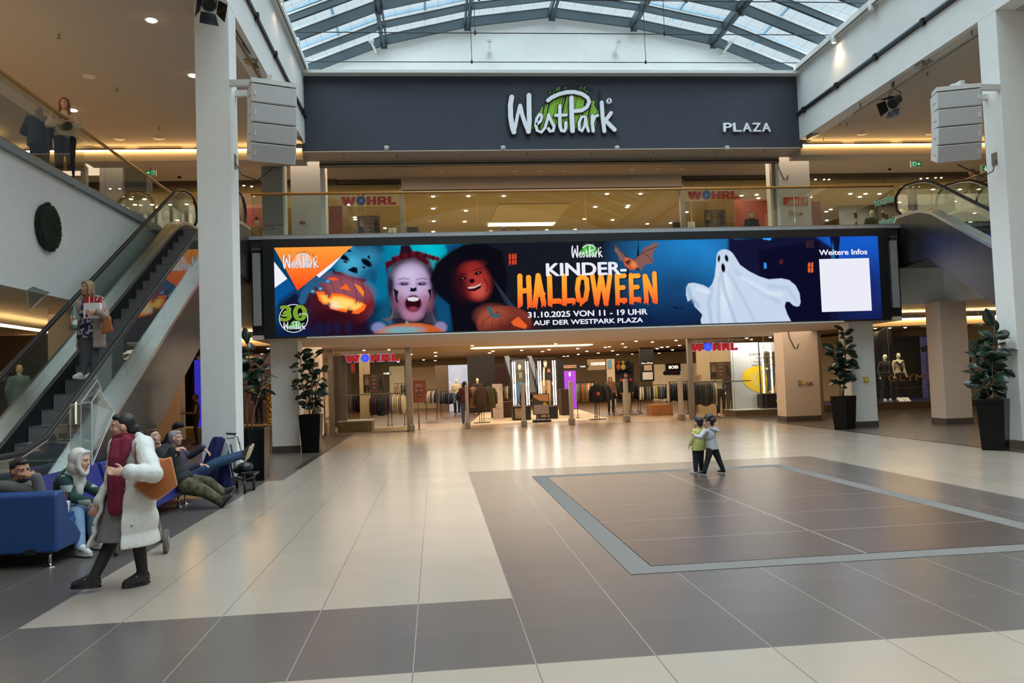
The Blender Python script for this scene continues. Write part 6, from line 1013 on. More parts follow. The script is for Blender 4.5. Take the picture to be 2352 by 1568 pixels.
# right window display
YW = 29.35; t = thing('window_backdrop', (11.9, 29.9, .35), 'pale grey window backdrop with large yellow ellipse and lettering', 'backdrop'); b = MB(); q = pbox(1684, 784, 1795, 940, 30.0, .08); b.box(*q); b.build('board', mat('speckled_grey_board', c(196, 196, 200), .7, var=.12, vs=30), t); ex, ez = at(1752, 872, 29.99).x, at(1752, 872, 29.99).z
YELB = mat('window_yellow', c(240, 200, 20), .5, var=0); b = MB(); ring = lambda rx, rz, y: [(ex+rx*math.cos(a), y, ez+.0+rz*math.sin(a)-.12*math.cos(a)) for a in [2*math.pi*k/40 for k in range(40)]]; b.poly([(min(x, q[3]), y, z) for x, y, z in ring(.82, .52, 29.99)]); b.build('yellow_ellipse', YELB, t)
b = MB(); b.rings([[(min(x, q[3]), y, z) for x, y, z in [(px_+.25, y_, pz_-.05) for px_, y_, pz_ in ring(.60, .42, 29.985)]], [(min(x, q[3]), y, z) for x, y, z in [(px_+.25, y_, pz_-.05) for px_, y_, pz_ in ring(.55, .38, 29.985)]]], cap=False); b.build('grey_arc', mat('arc_grey', c(200, 200, 204), .6, var=0), t)
OLV = mat('window_lettering', c(96, 86, 56), .5, var=0)
for s_, x0, x1, y, m_ in (('DEIN OUTFIT', 1722, 1788, 816, OLV), ('FÜR DEIN', 1738, 1788, 824, OLV), ('NÄCHSTES', 1731, 1788, 833, OLV), ('ABENTEUER', 1726, 1786, 841, mat('window_lettering_gold', c(170, 130, 20), .5, var=0))): ptext('lettering', s_, x0, y, x1, y-6.5, 28.84, m_, t, bold=.03)
ptext('lettering', 'camel', 1758, 853, 1776, 847.5, 28.84, OLV, t); ptext('lettering', 'active', 1758, 860, 1778, 854.5, 28.84, OLV, t)
sbox('window_plinth', *(lambda q: (q[0], 29.1, 0, q[3]+.2, 30.3, at(1740, 941, 29.2).z))(pbox(1686, 938, 1796, 955, 29.2, 1)), m=mat('window_plinth_taupe', c(120, 98, 70), .5)); sbox('window_plinth_top', *(lambda q: (q[0], 29.1, at(1740, 941, 29.2).z, q[3]+.2, 30.3, at(1740, 939.5, 29.2).z))(pbox(1686, 938, 1796, 955, 29.2, 1)), m=WPAINT)
a, e = at(1752, 937, YW), at(1796, 903, YW); t = thing('light_box', ((a.x+e.x)/2, YW, a.z), 'black lit frame and plinth with mannequin in the right shop window', 'display box', 'lit mannequin boxes'); b = MB(); b.box(a.x, YW, a.z, e.x+.1, YW+.5, e.z); b.build('plinth', BLACK, t); zt = at(1770, 783, YW).z; b = MB(); b.box(a.x-.05, YW, e.z, a.x-.02, YW+.04, zt); b.box(a.x-.05, YW, zt-.04, e.x+.1, YW+.04, zt); b.build('frame', BLACK, t)
for px in (1754, 1773, 1792): x = at(px, 850, YW).x; b = MB(); b.box(x-.025, YW+.02, e.z+.03, x+.025, YW+.05, zt-.1); b.build('tube_light', WLAMP, t)
b = MB(); pl_ = at(1792, 920, YW); b.ell((pl_.x, YW-.005, pl_.z), .18, .006, .07, nu=16, nv=6); b.build('leaf_emblem', YELB, t)
tt, J = mannequin(((a.x+e.x)/2+.1, YW+.3, e.z), at(1780, 786, YW).z-e.z, math.pi+.5, 'mannequin with beige cap and green check shirt in the right window', CL['olive'], CL['charcoal'], shoes=CL['tan']); b = MB(); b.ell(J['hd']+Vector((0,0,.05)), .09, .1, .09); b.ell(J['hd']+Vector((.0, -.09, .04)), .07, .06, .015); b.build('cap', CL['beige'], tt, smooth=True); b = MB(); b.tube([J['nk']+Vector((-.1, -.05, 0)), J['nk']+Vector((0, -.12, -.03)), J['nk']+Vector((.1, -.05, 0))], .045, 8); b.build('scarf', CL['cream'], tt, smooth=True)
tt, J = mannequin((at(1655, 900, 30.6).x, 30.6, 0), 1.86, math.pi, 'mannequin in cream padded jacket at the end of coat rail', CL['cream'], CL['charcoal'], shoes=CL['white']); tt, J = mannequin((at(1676, 900, 30.2).x, 30.2, 0), 1.8, math.pi+.3, 'mannequin in dark check shirt and green trousers beside grey backdrop', CL['charcoal'], CL['olive'], shoes=CL['beige'])
for xl, yt, xr, yb, lb, m_ in ((893, 523, 910, 540, 'white printed notice on the upper left shop window', WSG), (1580, 509, 1596, 526, 'white printed notice on the upper right shop window', WSG), (903, 885, 920, 902, 'pale printed notice on the lower left shop window', CL['beige']), (1594, 860, 1611, 877, 'pale printed notice on the lower right shop window', CL['beige'])):
    a, e = at(xl, yb, 28.83), at(xr, yt, 28.83); t = thing('notice', ((a.x+e.x)/2, 28.83, a.z), lb, 'notice', 'printed notices on the shop windows'); b = MB(); b.box(a.x, 28.835, a.z, e.x, 28.845, e.z); b.build('sheet', m_, t)
    for k in range(4): b = MB(); b.box(a.x+.04, 28.83, a.z+.04+k*.05, e.x-.06-.03*(k % 2), 28.834, a.z+.052+k*.05); b.build('printed_line', CL['charcoal'], t)
# left window: mauve panel and step
sbox('window_panel', *pbox(762, 816, 794, 980, 29.3, .1), m=mat('mauve_print', c(120, 98, 98), .6, var=.2, vs=1.5)); sbox('window_plinth', -3.5, 29.0, 0, -2.3, 30.2, .42, m=mat('window_plinth_taupe2', c(120, 98, 70), .5)); sbox('window_plinth_top', -3.5, 29.0, .42, -2.3, 30.2, .45, m=WPAINT)
# window behind the leftmost plant
sbox('window_panel', *pbox(455, 812, 626, 990, 31.5, .1), m=mat('rose_print', c(122, 92, 92), .6, var=.35, vs=.7)); sbox('window_plinth', -9.5, 29.0, 0, -3.9, 30.6, .42, m=mat('window_plinth_cream', c(190, 160, 110), .5))
p = at(596, 980, 30); mannequin((p.x, 30, .42), 1.66, math.pi-.3, 'mannequin in dark jeans behind the leftmost rubber plant', CL['charcoal'], CL['navy'], shoes=CL['brown']); b = MB(); rr = random.Random(4); bx = at(619, 940, 29.8).x
for k in range(60): b.ell((bx+rr.uniform(-.08, .08), 29.8+rr.uniform(-.08, .08), .42+rr.uniform(0, 1.6)), .05, .05, .05, nu=6, nv=4)
tag(b.build('gold_garland', mat('gold_tinsel', c(190, 160, 80), .35, .7, var=.3, vs=40)), 'thin gold tinsel column behind the leftmost rubber plant', 'decoration'); panel('screen_panel', 448, 826, 463, 950, 29.6, mat('violet_screen', c(50, 40, 200), .4, var=.05, emit=.7, ecol=c(60, 50, 215)), 'bright violet screen seen between escalator and left column', 'screen', .05)
panel('counter', 345, 985, 402, 1040, 27.2, mat('sand_counter', c(150, 124, 84), .6), 'low sand coloured counter behind the benches', 'counter', .6); panel('product_card', 372, 945, 384, 968, 27.5, REDP, 'small red card on the counter behind the benches', 'card', .04)
# lower right window
sbox('window_plinth', 13.3, 29.0, 0, 21.5, 32.5, .32, m=mat('window_plinth_dark', c(110, 88, 66), .5)); panel('window_backdrop', 2012, 770, 2150, 930, 32.4, mat('night_backdrop', c(18, 17, 26), .7, var=.3, vs=.8), 'black photo studio backdrop in the lower right window', 'backdrop', .05); panel('window_backdrop', 2121, 772, 2148, 905, 31.9, mat('violet_backdrop', c(110, 110, 190), .6), 'lilac paper backdrop panel in the lower right window', 'backdrop', .04)
sbox('floor_display', 14.5, 29.1, .32, 20.5, 32.3, .335, m=mat('blue_display_floor', c(34, 36, 80), .4)); MSH = mat('mannequin_pale', c(226, 222, 190), .35, var=0)
for px, yt, yb, lb, m1, m2, yw in ((2038, 812, 924, 'mannequin in dark grey shirt and jeans in the lower right window', CL['charcoal'], CL['navy'], math.pi), (2068, 809, 920, 'mannequin in cream shirt with dark scarf in the lower right window', CL['cream'], CL['black'], math.pi+.2)):
    p = at(px, yb, 29.9 if px < 2050 else 30.4); tt, J = mannequin((p.x, p.y, .34), at(px, yt, p.y).z-.34, yw, lb, m1, m2, shoes=CL['white'], shell=MSH)
    if px > 2050: b = MB(); b.tube([J['sL']+Vector((.02, -.1, 0)), J['ch']+Vector((0, -.17, .02)), J['sR']+Vector((-.02, -.1, 0))], .035, 8); b.tube([J['ch']+Vector((0, -.18, .02)), J['ch']+Vector((.04, -.18, -.25))], .04, 8); b.build('scarf', CL['black'], tt, smooth=True)
p = at(2222, 905, 30.5); mannequin((p.x, p.y, .33), 1.85, math.pi, 'mannequin in dark open jacket seen between right pillar and column', CL['charcoal'], CL['tan'], shell=MSH)
BR_ = mat('brass_lettering', c(176, 146, 104), .5, var=0); t = thing('window_lettering', at(2090, 880, 28.82), 'bronze window lettering above a small slogan, lower right window', 'lettering'); ptext('lettering', 'OLYMP', 2040, 876, 2140, 857, 28.82, BR_, t, bold=.03, sp=1.15); ptext('lettering', 'Discover Something Iconic Inside', 2053, 893, 2128, 887, 28.82, BR_, t, bold=.0)
t = thing('softbox', at(2030, 785, 30), 'large black octagonal softbox in the lower right window', 'studio light'); p = at(2028, 783, 30.2); b = MB(); b.lathe(p, [(.1, -.35), (.55, 0), (.57, .03)], 8, 0, (.5, -1, -.3)); b.build('hood', BLACK, t); b = MB(); b.tube([p, (p.x-.2, 30.2, .34)], .02, 6); b.build('stand', BLACK, t)
for a_ in (0, 2.1, 4.2): b = MB(); b.tube([(p.x-.2, 30.2, .75), (p.x-.2+.45*math.cos(a_), 30.2+.45*math.sin(a_), .34)], .014, 6); b.build('leg', BLACK, t)
p = at(2127, 800, 31); t = thing('studio_lamp', (p.x, 31, .33), 'black studio lamp on tall tripod in the lower right window', 'studio light'); b = MB(); b.tube([(p.x, 31, .4), (p.x, 31, p.z)], .018, 6); b.build('stand', BLACK, t); b = MB(); b.obox((p.x, 31, p.z), Vector((.16, 0, .04)), Vector((0, .1, 0)), Vector((-.03, 0, .1))); b.build('lamp_head', BLACK, t)
for a_ in (.4, 2.5, 4.6): b = MB(); b.tube([(p.x, 31, .95), (p.x+.45*math.cos(a_), 31+.45*math.sin(a_), .34)], .014, 6); b.build('leg', BLACK, t)
for i, px in enumerate((2073, 2087)): p = at(px, 923, 29.3); b = MB(); b.prism([(p.x-.11, 29.3, .335), (p.x+.11, 29.3, .335), (p.x+.08, 29.45, .48), (p.x-.14, 29.45, .48)], (0, .01, 0)); tag(b.build('price_card', WSG), ('white price card nearer the pale mannequins, lower right window', 'white price card further right, lower right window')[i], 'card', 'price cards')
# upper shops
SBW = bpy.data.materials.new('striped_drape'); SBW.use_nodes = True; nt = SBW.node_tree; g = nt.nodes.new('ShaderNodeNewGeometry'); wv = nt.nodes.new('ShaderNodeTexWave'); wv.inputs['Scale'].default_value = 1.1; wv.inputs['Distortion'].default_value = .8; nt.links.new(g.outputs['Position'], wv.inputs['Vector']); rp = nt.nodes.new('ShaderNodeValToRGB'); rp.color_ramp.interpolation = 'CONSTANT'; rp.color_ramp.elements[0].color = (*c(72, 66, 66), 1); rp.color_ramp.elements[1].color = (*c(206, 200, 208), 1); rp.color_ramp.elements[1].position = .52; nt.links.new(wv.outputs['Fac'], rp.inputs[0]); nt.links.new(rp.outputs[0], nt.nodes['Principled BSDF'].inputs['Base Color'])
STRM = bpy.data.materials.new('striped_shirt'); STRM.use_nodes = True; nt = STRM.node_tree; g = nt.nodes.new('ShaderNodeNewGeometry'); wv = nt.nodes.new('ShaderNodeTexWave'); wv.bands_direction = 'Z'; wv.inputs['Scale'].default_value = 5; nt.links.new(g.outputs['Position'], wv.inputs['Vector']); rp = nt.nodes.new('ShaderNodeValToRGB'); rp.color_ramp.interpolation = 'CONSTANT'; rp.color_ramp.elements[0].color = (*c(40, 34, 30), 1); rp.color_ramp.elements[1].color = (*c(220, 214, 196), 1); rp.color_ramp.elements[1].position = .4; nt.links.new(wv.outputs['Fac'], rp.inputs[0]); nt.links.new(rp.outputs[0], nt.nodes['Principled BSDF'].inputs['Base Color'])
b = MB(); q = pbox(275, 480, 466, 560, 32, .1); b.box(q[0], q[1], 5.7, q[3], q[4], q[5]); tag(b.build('striped_drape', SBW), 'grey and white striped drape wall behind the upper left escalator', 'drape')
p = at(384, 483, 30.5); mannequin((p.x, 30.5, 5.66), p.z-5.66, math.pi, 'mannequin in striped shirt at the top of the left escalator', STRM, CL['black'])
def upman(px, yt, Y, lb, m1, m2, shell=None, hat=None, yaw=math.pi):
    p = at(px, yt, Y); h = min(1.95, p.z-5.66); zb = p.z-h
    tt, J = mannequin((p.x, Y, 5.66), h, yaw, lb, m1, m2, shell=shell) if zb < 5.7 else mannequin((p.x, Y, zb), h, yaw, lb, m1, m2, shell=shell)
    if zb > 5.7: b = MB(); b.box(p.x-.3, Y-.3, 5.66, p.x+.3, Y+.3, zb); b.build('plinth', WPAINT, tt)
    if hat: b = MB(); b.ell(J['hd']+Vector((0,0,.07)), .09, .1, .085); b.ell(J['hd']+Vector((0,0,.16)), .03, .03, .03); b.build('beanie', hat, tt, smooth=True)
DKS = mat('mannequin_black', c(30, 28, 28), .4, var=0)
upman(590, 500, 29.6, 'mannequin with red beanie beside the grey duct, upper left', CL['tan'], CL['black'], hat=mat('red_knit', c(110, 26, 36), .8)); upman(1157, 519, 36, 'black headed mannequin in the upper shop, left of the two', CL['charcoal'], CL['black'], DKS); upman(1190, 518, 36, 'black headed mannequin in the upper shop, right of the two', CL['charcoal'], CL['black'], DKS); upman(1725, 484, 29.8, 'mannequin with beige bobble hat in the upper right window', CL['black'], CL['black'], hat=CL['beige']); upman(2001, 482, 29.8, 'mannequin in olive jacket beside the barber poles, upper right', CL['olive'], CL['tan'], MSH); upman(2069, 479, 30.2, 'pale mannequin just behind the right escalator loop', CL['cream'], CL['tan'], MSH); upman(2090, 483, 31, 'pale mannequin head showing over the right escalator side', CL['tan'], CL['tan'], MSH)
PINK = mat('pink_print', c(172, 84, 80), .6, var=.1, vs=1.5); CORAL = mat('coral_print', c(206, 96, 72), .6, var=.12, vs=1.5)
def uppanel(nm, xl, yt, xr, Y, m, lab, cat): b = MB(); q = pbox(xl, yt, xr, 540, Y, .06); b.box(q[0], q[1], 5.67, q[3], q[4], min(q[5], 8.68)); return tag(b.build(nm, m), lab, cat)
uppanel('pink_panel', 757, 473, 786, 29.6, PINK, 'dusty pink display panel in the upper left shop window', 'display panel'); uppanel('pink_panel', 556, 470, 601, 30.5, PINK, 'dusty pink display panel behind the red beanie mannequin', 'display panel'); uppanel('coral_panel', 1690, 456, 1775, 31, CORAL, 'coral display panel behind the bobble hat mannequin', 'display panel'); uppanel('red_panel', 1860, 462, 1884, 30, mat('dark_red_print', c(120, 44, 50), .6), 'dark red display panel right of the upper right pillar', 'display panel'); uppanel('blue_panel', 1930, 453, 2040, 33, mat('pale_blue_print', c(150, 156, 172), .6), 'pale blue grey display panel behind the olive jacket mannequin', 'display panel'); uppanel('facade_panel', 2020, 456, 2150, 32.6, mat('facade_print', c(84, 62, 58), .6, var=.35, vs=3), 'brown printed house facade panel behind the right escalator', 'display panel')
CY = mat('cyan_letters', c(150, 220, 216), .5, var=0, emit=.15, ecol=c(150, 220, 216)); t = thing('mirrored_lettering', at(2030, 470, 28.8), 'pale cyan lettering on glass beside the right escalator loop', 'lettering'); a = at(2011, 475, 28.8); text('lettering', 'noomle', (a.x, 28.8, a.z), at(2058, 475, 28.8).x-a.x, .33, CY, t, rightv=(.97, 0, .26)); a = at(2020, 518, 28.8); text('lettering', 'noomle', (a.x, 28.8, a.z), .72, .28, CY, t, rightv=(.98, 0, .14))
for i, (px, yt) in enumerate(((1965, 489), (2028, 489), (2036, 492))):
    p = at(px, yt, 29.6); t = thing('barber_pole', (p.x, 29.6, 5.66), ('brown and white striped pole standing left of olive mannequin', 'brown and white striped pole nearer the escalator loop', 'brown and white striped pole behind another, nearest the escalator')[i], 'striped pole', 'striped poles'); b = MB(); H_ = p.z-5.66; n = 10
    for k in range(n): b.lathe((p.x, 29.6, 5.66+H_*k/n), [(.06, 0), (.06, H_/n)], 10, k % 2)
    b.build('shaft', [CL['white'], mat('pole_brown', c(86, 40, 34), .4)], t); b = MB(); b.ell((p.x, 29.6, p.z+.03), .06, .06, .05); b.build('finial', CL['white'], t, smooth=True)
for xl, yt, xr, yb, lb in ((935, 521, 961, 541, 'small dark sale card at left door of the upper shop'), (1546, 510, 1564, 527, 'small dark sale card at right door of the upper shop')): panel('sale_card', xl, yt, xr, yb, 29.4, PDK, lb, 'card', .04)
# teal jacket mannequin on the far left
p = at(38, 840, 19.5); sbox('window_plinth', p.x-2.5, 19.0, 0, p.x+1, 21, .75, m=mat('window_plinth_brown', c(60, 44, 34), .5)); mannequin((p.x, 19.6, .75), p.z-.75+.05, 0, 'mannequin in teal jacket seen through the left escalator glass', CL['teal'], CL['black'], hem=.12); mannequin((p.x+.95, 20.2, .75), 1.7, .2, 'dark mannequin beside the teal one, left of escalator', CL['charcoal'], CL['black']); sbox('wall_shop_dark', -15.5, 21.6, 0, -8.6, 21.8, 3.3, m=mat('dark_shop_wall', c(58, 44, 34), .6))
# ------------------------------------------------------------------ benches
BLUEF = mat('blue_upholstery', c(24, 62, 116), .55, var=.06, vs=20, bump=.15, bs=200); BLUEV = mat('violet_blue_upholstery', c(40, 48, 128), .5, var=.06, vs=20, bump=.15, bs=200)
def leg(b, x, y, h): b.tube([(x, y, .008), (x, y, h)], .017, 10); b.lathe((x, y, 0), [(.055, 0), (.055, .006), (.02, .012)], 16)
t = thing('bench', (-4.3, 9.1, 0), 'blue upholstered bench end facing the camera, where the man in the grey hoodie sits', 'bench', 'blue benches by the escalator')
b = MB(); b.prism([(-4.70, y, z) for y, z in ((8.62, .155), (8.62, .74), (8.66, .765), (8.80, .765), (8.84, .74), (8.95, .44), (9.02, .43), (9.3, .16))], (.83, 0, 0)); fixn(b.build('backrest', BLUEF, t, bevel=.025, seg=3)); b = MB(); b.box(-4.68, 9.0, .17, -3.95, 9.62, .43); b.build('seat', BLUEF, t, bevel=.03)
for x in (-4.58, -4.12): b = MB(); b.box(x-.05, 8.605, .15, x+.05, 8.66, .2); b.build('bracket', BLACK, t)
for x, y in ((-3.97, 8.7), (-4.62, 8.75), (-4.6, 9.4), (-3.98, 9.5), (-4.64, 9.0)): b = MB(); leg(b, x, y, .17); b.build('leg', CHROME, t, smooth=True)
for i, (y0, y1, lb) in enumerate(((9.72, 11.3, 'violet blue bench hidden behind the woman in the white coat'), (11.42, 12.72, 'violet blue bench under the man in camouflage trousers'), (12.82, 14.1, 'violet blue bench under the grey-haired man'))):
    t = thing('bench', (-4.35, (y0+y1)/2, 0), lb, 'bench', 'blue benches by the escalator'); b = MB(); b.box(-4.5, y0, .17, -3.82, y1, .43); b.build('seat', BLUEV, t, bevel=.03, seg=3); b = MB(); b.prism([(x, y0, z) for x, z in ((-4.66, .17), (-4.69, .80), (-4.54, .82), (-4.42, .43), (-4.42, .17))], (0, y1-y0, 0)); fixn(b.build('backrest', BLUEV, t, bevel=.025, seg=3))
    for x in (-3.9, -4.55):
        for y in (y0+.1, y1-.12): b = MB(); leg(b, x, y, .18); b.build('leg', CHROME, t, smooth=True)
# ------------------------------------------------------------------ planters with rubber plants
LEAF = mat('rubber_leaf', c(34, 52, 36), .22, var=.25, vs=5, coat=.2); STEM = mat('plant_stem', c(110, 84, 62), .7, var=.15, vs=30); SOIL = mat('plant_soil', c(50, 40, 32), .9, var=.3, vs=40)
def plant(x, y, top, bot, h, rot, stems, lab, nleaf, seed, drop=.0, leafL=.26, low=.25):
    t = thing('potted_rubber_plant', (x, y, 0), lab, 'potted plant', 'rubber plants in tall black planters'); R_ = lambda a, r, z: Vector((x+math.cos(rot+a)*r, y+math.sin(rot+a)*r, z)); q = [math.pi/4+math.pi/2*k for k in range(4)]; r2 = math.sqrt(2)
    b = MB(); b.rings([[R_(a, bot*r2, 0) for a in q], [R_(a, top*r2, h) for a in q], [R_(a, (top-.025)*r2, h) for a in q], [R_(a, (top-.035)*r2, h-.06) for a in q]]); fixn(b.build('planter', BLACKG, t, bevel=.008)); b = MB(); b.rings([[R_(a, (top-.045)*r2, h-.08) for a in q], [R_(a, (top-.045)*r2, h-.05) for a in q]]); b.build('soil', SOIL, t)
    rr = random.Random(seed); lf = MB()
    for (dx, dy, sx, sy, zt) in stems:
        pts = []; n = 9
        for k in range(n+1): u = k/n; pts.append(Vector((x+sx+(dx-sx)*u+.03*math.sin(u*7+seed), y+sy+(dy-sy)*u+.03*math.cos(u*6+seed), h-.06+(zt-h+.06)*u)))
        b = MB(); b.tube(pts, [.018-.010*k/n for k in range(n+1)], 7); b.build('stem', STEM, t, smooth=True)
        for k in range(nleaf):
            u = low+(1-low)*(k+rr.random()*.6)/nleaf; i = min(n-1, int(u*n)); p = pts[i].lerp(pts[i+1], u*n-i); a = k*2.4+rr.uniform(-.4, .4)+seed; el = rr.uniform(-.55, .75)+.7*(u > .93)-drop*(u < .5); d = Vector((math.cos(a)*math.cos(el), math.sin(a)*math.cos(el), math.sin(el))); L_ = leafL*rr.uniform(.75, 1.15); w_ = L_*.31; sd = d.cross(Vector((0,0,1))); sd = sd.normalized() if sd.length > .1 else Vector((1,0,0)); nn = sd.cross(d); ro = rr.uniform(-1.25, 1.25); sd, nn = sd*math.cos(ro)+nn*math.sin(ro), nn*math.cos(ro)-sd*math.sin(ro); p0 = p+d*.05; rows = []
            lf.tube([p, p0], .005, 4)
            for j in range(7):
                v = j/6; wv = w_*math.sin(math.pi*min(1, .06+v*.94))**.75 if j < 6 else .002; cen = p0+d*L_*v+nn*(-.10*L_*v*v+.02); rows.append([cen-sd*wv+nn*wv*.28, cen, cen+sd*wv+nn*wv*.28])
            vs = [q_ for r_ in rows for q_ in r_]; vs += [v_-nn*.004 for v_ in vs]; fs = []; o = 21
            for j in range(6):
                for m_ in range(2): a0 = j*3+m_; fs += [(a0, a0+1, a0+4, a0+3), (o+a0+3, o+a0+4, o+a0+1, o+a0)]
            for j in range(6): fs += [(j*3, j*3+3, o+j*3+3, o+j*3), (j*3+2, o+j*3+2, o+j*3+5, j*3+5)]
            lf.add(vs, fs)
    lf.build('foliage', LEAF, t, smooth=True); return t
plant(-3.30, 21.68, .28, .22, 1.0, 0, ((-.25, -.25, -.05, 0, 2.62), (.12, -.25, .04, .02, 2.60), (.22, .1, .06, .05, 2.1)), 'rubber plant in tapered black planter at the left end of LED screen', 27, 1, leafL=.32, low=.12)
plant(-3.62, 15.9, .36, .34, .98, .06, ((-.25, .1, -.05, 0, 2.55), (.05, -.05, .0, .05, 2.62), (.3, .1, .08, .02, 2.2)), 'large rubber plant in square black planter beside the left white column', 19, 3, leafL=.30, low=.5)
plant(11.38, 21.6, .25, .2, .93, .5, ((.1, -.1, 0, 0, 2.72), (-.15, .0, -.05, 0, 2.2), (.2, .05, .06, .05, 2.4)), 'rubber plant in tapered black planter right of the shop entrance', 26, 5, leafL=.32, low=.2)
plant(11.0, 15.0, .25, .2, 1.0, .72, ((.05, -.1, 0, 0, 2.45), (.25, .1, .05, 0, 2.35), (-.2, .05, -.05, .05, 1.9)), 'rubber plant in tapered black planter beside the right white column', 20, 8, leafL=.34, low=.15)
# ------------------------------------------------------------------ moss disc, acrylic guards
t = thing('moss_disc', (-6.70, 14.74, 4.3), 'round dark green artificial moss disc on the left white slab wall', 'wall decoration'); rr = random.Random(9); b = MB(); b.lathe((-6.75, 14.74, 4.70), [(.40, 0), (.42, .05), (.36, .11), (.2, .14)], 30, 0, (1, 0, 0)); b.build('backing', mat('moss_base', c(26, 38, 24), .9, var=.4, vs=40), t); b = MB()
for k in range(1500):
    r = .42*math.sqrt(rr.random()); a = rr.uniform(0, 6.283); p = Vector((-6.75+.06+.09*(1-(r/.43)**2), 14.74+r*math.cos(a), 4.70+r*math.sin(a))); d = Vector((rr.uniform(.2, 1), rr.uniform(-1, 1)+(r/.42)*math.cos(a), rr.uniform(-1, 1)+(r/.42)*math.sin(a))).normalized(); s_ = d.orthogonal().normalized()*.012; b.poly([p-s_, p+s_, p+d*.04])
o = b.build('foliage', mat('moss_leaf', c(38, 54, 32), .8, var=.4, vs=30), t); o['kind'] = 'stuff'
ACR = glassmat('acrylic', (.97, .98, .98), .05); EDGE = mat('acrylic_edge', c(190, 200, 200), .2, var=0)
def guard(pts, lab, ex=(0, .012, 0), nm='escalator_guard'):
    pts = [Vector(p) for p in pts]; t = thing(nm, sum(pts, Vector())/len(pts), lab, 'acrylic guard', 'clear acrylic escalator guards'); b = MB(); b.prism(pts, ex); fixn(b.build('sheet', ACR, t)); b = MB(); b.tube(pts+[pts[0]], .006, 5); b.build('polished_edge', EDGE, t); return t
guard([atx(75, 658, -6.74), atx(113, 671, -6.74), atx(66, 714, -6.74), atx(62, 665, -6.74)], 'clear triangular acrylic guard hanging from the left slab edge', (.01, 0, 0))
z0 = lambda x, y, Y: at(x, y, Y); t = thing('escalator_guard', z0(215, 1000, 10.3), 'tall clear acrylic box guard beside the escalator, behind the white coat', 'acrylic guard', 'clear acrylic escalator guards')
for q in (((162, 930, 10.6), (212, 925, 10.0), (212, 1068, 10.0), (162, 1068, 10.6)), ((186, 924, 10.0), (210, 924, 10.0), (210, 1066, 10.0), (186, 1066, 10.0)), ((210, 924, 10.0), (228, 890, 11.2), (262, 945, 11.2), (212, 1068, 10.0)), ((186, 924, 10.0), (224, 872, 11.2), (232, 892, 11.2), (210, 924, 10.0))):
    P = [z0(*p) for p in q]; n_ = (P[1]-P[0]).cross(P[3]-P[0]).normalized()*.008; b = MB(); b.prism(P, n_); fixn(b.build('sheet', ACR, t)); b = MB(); b.tube(P+[P[0]], .005, 5); b.build('polished_edge', EDGE, t)
# ------------------------------------------------------------------ rollator, pushchair, draped jacket
t = thing('rollator', (-3.42, 14.05, 0), 'black wheeled walker with wire basket beside the grey-haired man', 'walker'); RB = BLACK
for px, py in ((562, 1132), (583, 1125)):
    p = fl(px, py); b = MB(); b.lathe((p.x-.02, p.y, .11), [(.05, 0), (.11, .005), (.11, .04), (.05, .045)], 20, 0, (1, .25, 0)); b.build('wheel', RUBBER, t); b = MB(); b.bar((p.x, p.y, .11), (p.x-.02, p.y+.02, .30), .03, .05); b.build('fork', RB, t)
for px, py in ((538, 1128), (552, 1118)): p = fl(px, py+6); b = MB(); b.lathe((p.x-.12, p.y+.2, .11), [(.05, 0), (.11, .005), (.11, .04), (.05, .045)], 20, 0, (1, .2, 0)); b.build('wheel', RUBBER, t)
YR = 14.0
b = MB(); b.tube([z0(586, 1095, YR), z0(560, 1103, YR), z0(536, 1095, YR), z0(524, 1040, YR), z0(520, 1012, YR)], .016, 8); b.tube([z0(582, 1085, YR+.35), z0(556, 1085, YR+.4), z0(540, 1075, YR+.4), z0(530, 1020, YR+.4)], .016, 8); b.build('frame', RB, t, smooth=True)
b = MB(); b.tube([z0(556, 1040, YR), z0(546, 1003, YR), z0(541, 997, YR), z0(534, 996, YR)], .014, 8); b.build('handle_tube', CHROME, t, smooth=True); b = MB(); b.cap(z0(541, 996.5, YR), .018, z0(521, 995.5, YR), .016); b.build('hand_grip', RUBBER, t, smooth=True); b = MB(); b.tube([z0(540, 1001, YR), z0(536, 1006, YR), z0(521, 1007, YR), z0(520, 1004, YR)], .007, 6); b.build('brake_lever', RB, t)
b = MB()
for k in range(8): b.tube([z0(532+k*2.6, 1058, YR), z0(533+k*2.4, 1074, YR)], .003, 4)
for k in range(4): b.tube([z0(531, 1058+k*5, YR), z0(553, 1056+k*5, YR)], .003, 4)
b.build('wire_basket', ALU, t)
b = MB(); b.ell(z0(563, 1072, YR+.1), .14, .16, .09); b.ell(z0(548, 1078, YR+.1), .1, .12, .07); o = b.build('black_bag', cloth('bag_black', c(34, 36, 44), .35), t); bake(o, .02, 3); b = MB(); b.box(z0(545, 1090, YR).x, YR, z0(545, 1094, YR).z, z0(583, 1085, YR).x, YR+.4, z0(560, 1088, YR).z); b.build('tray', RB, t)
NVJ = cloth('jacket_navy', c(34, 42, 96), .5, var=.12, vs=5, bump=.4, bs=12); LGJ = cloth('jacket_pale_grey', c(166, 172, 170), .7, bump=.4, bs=14)
def drape(b, tops, bots, n=9, amp=.03, Y0=13.85, th=.10):
    rows = []
    for k in range(n): u = k/(n-1); rows.append([tuple(z0(a[0]+(e[0]-a[0])*u, a[1]+(e[1]-a[1])*u, Y0+dy+amp*math.sin(i*1.9+u*3))) for i, (a, e) in enumerate(zip(tops, bots)) for dy in (0,)]+[tuple(z0(a[0]+(e[0]-a[0])*u, a[1]+(e[1]-a[1])*u, Y0+th+amp*math.sin(i*1.9+u*3))) for i, (a, e) in reversed(list(enumerate(zip(tops, bots))))])
    b.rings(rows)
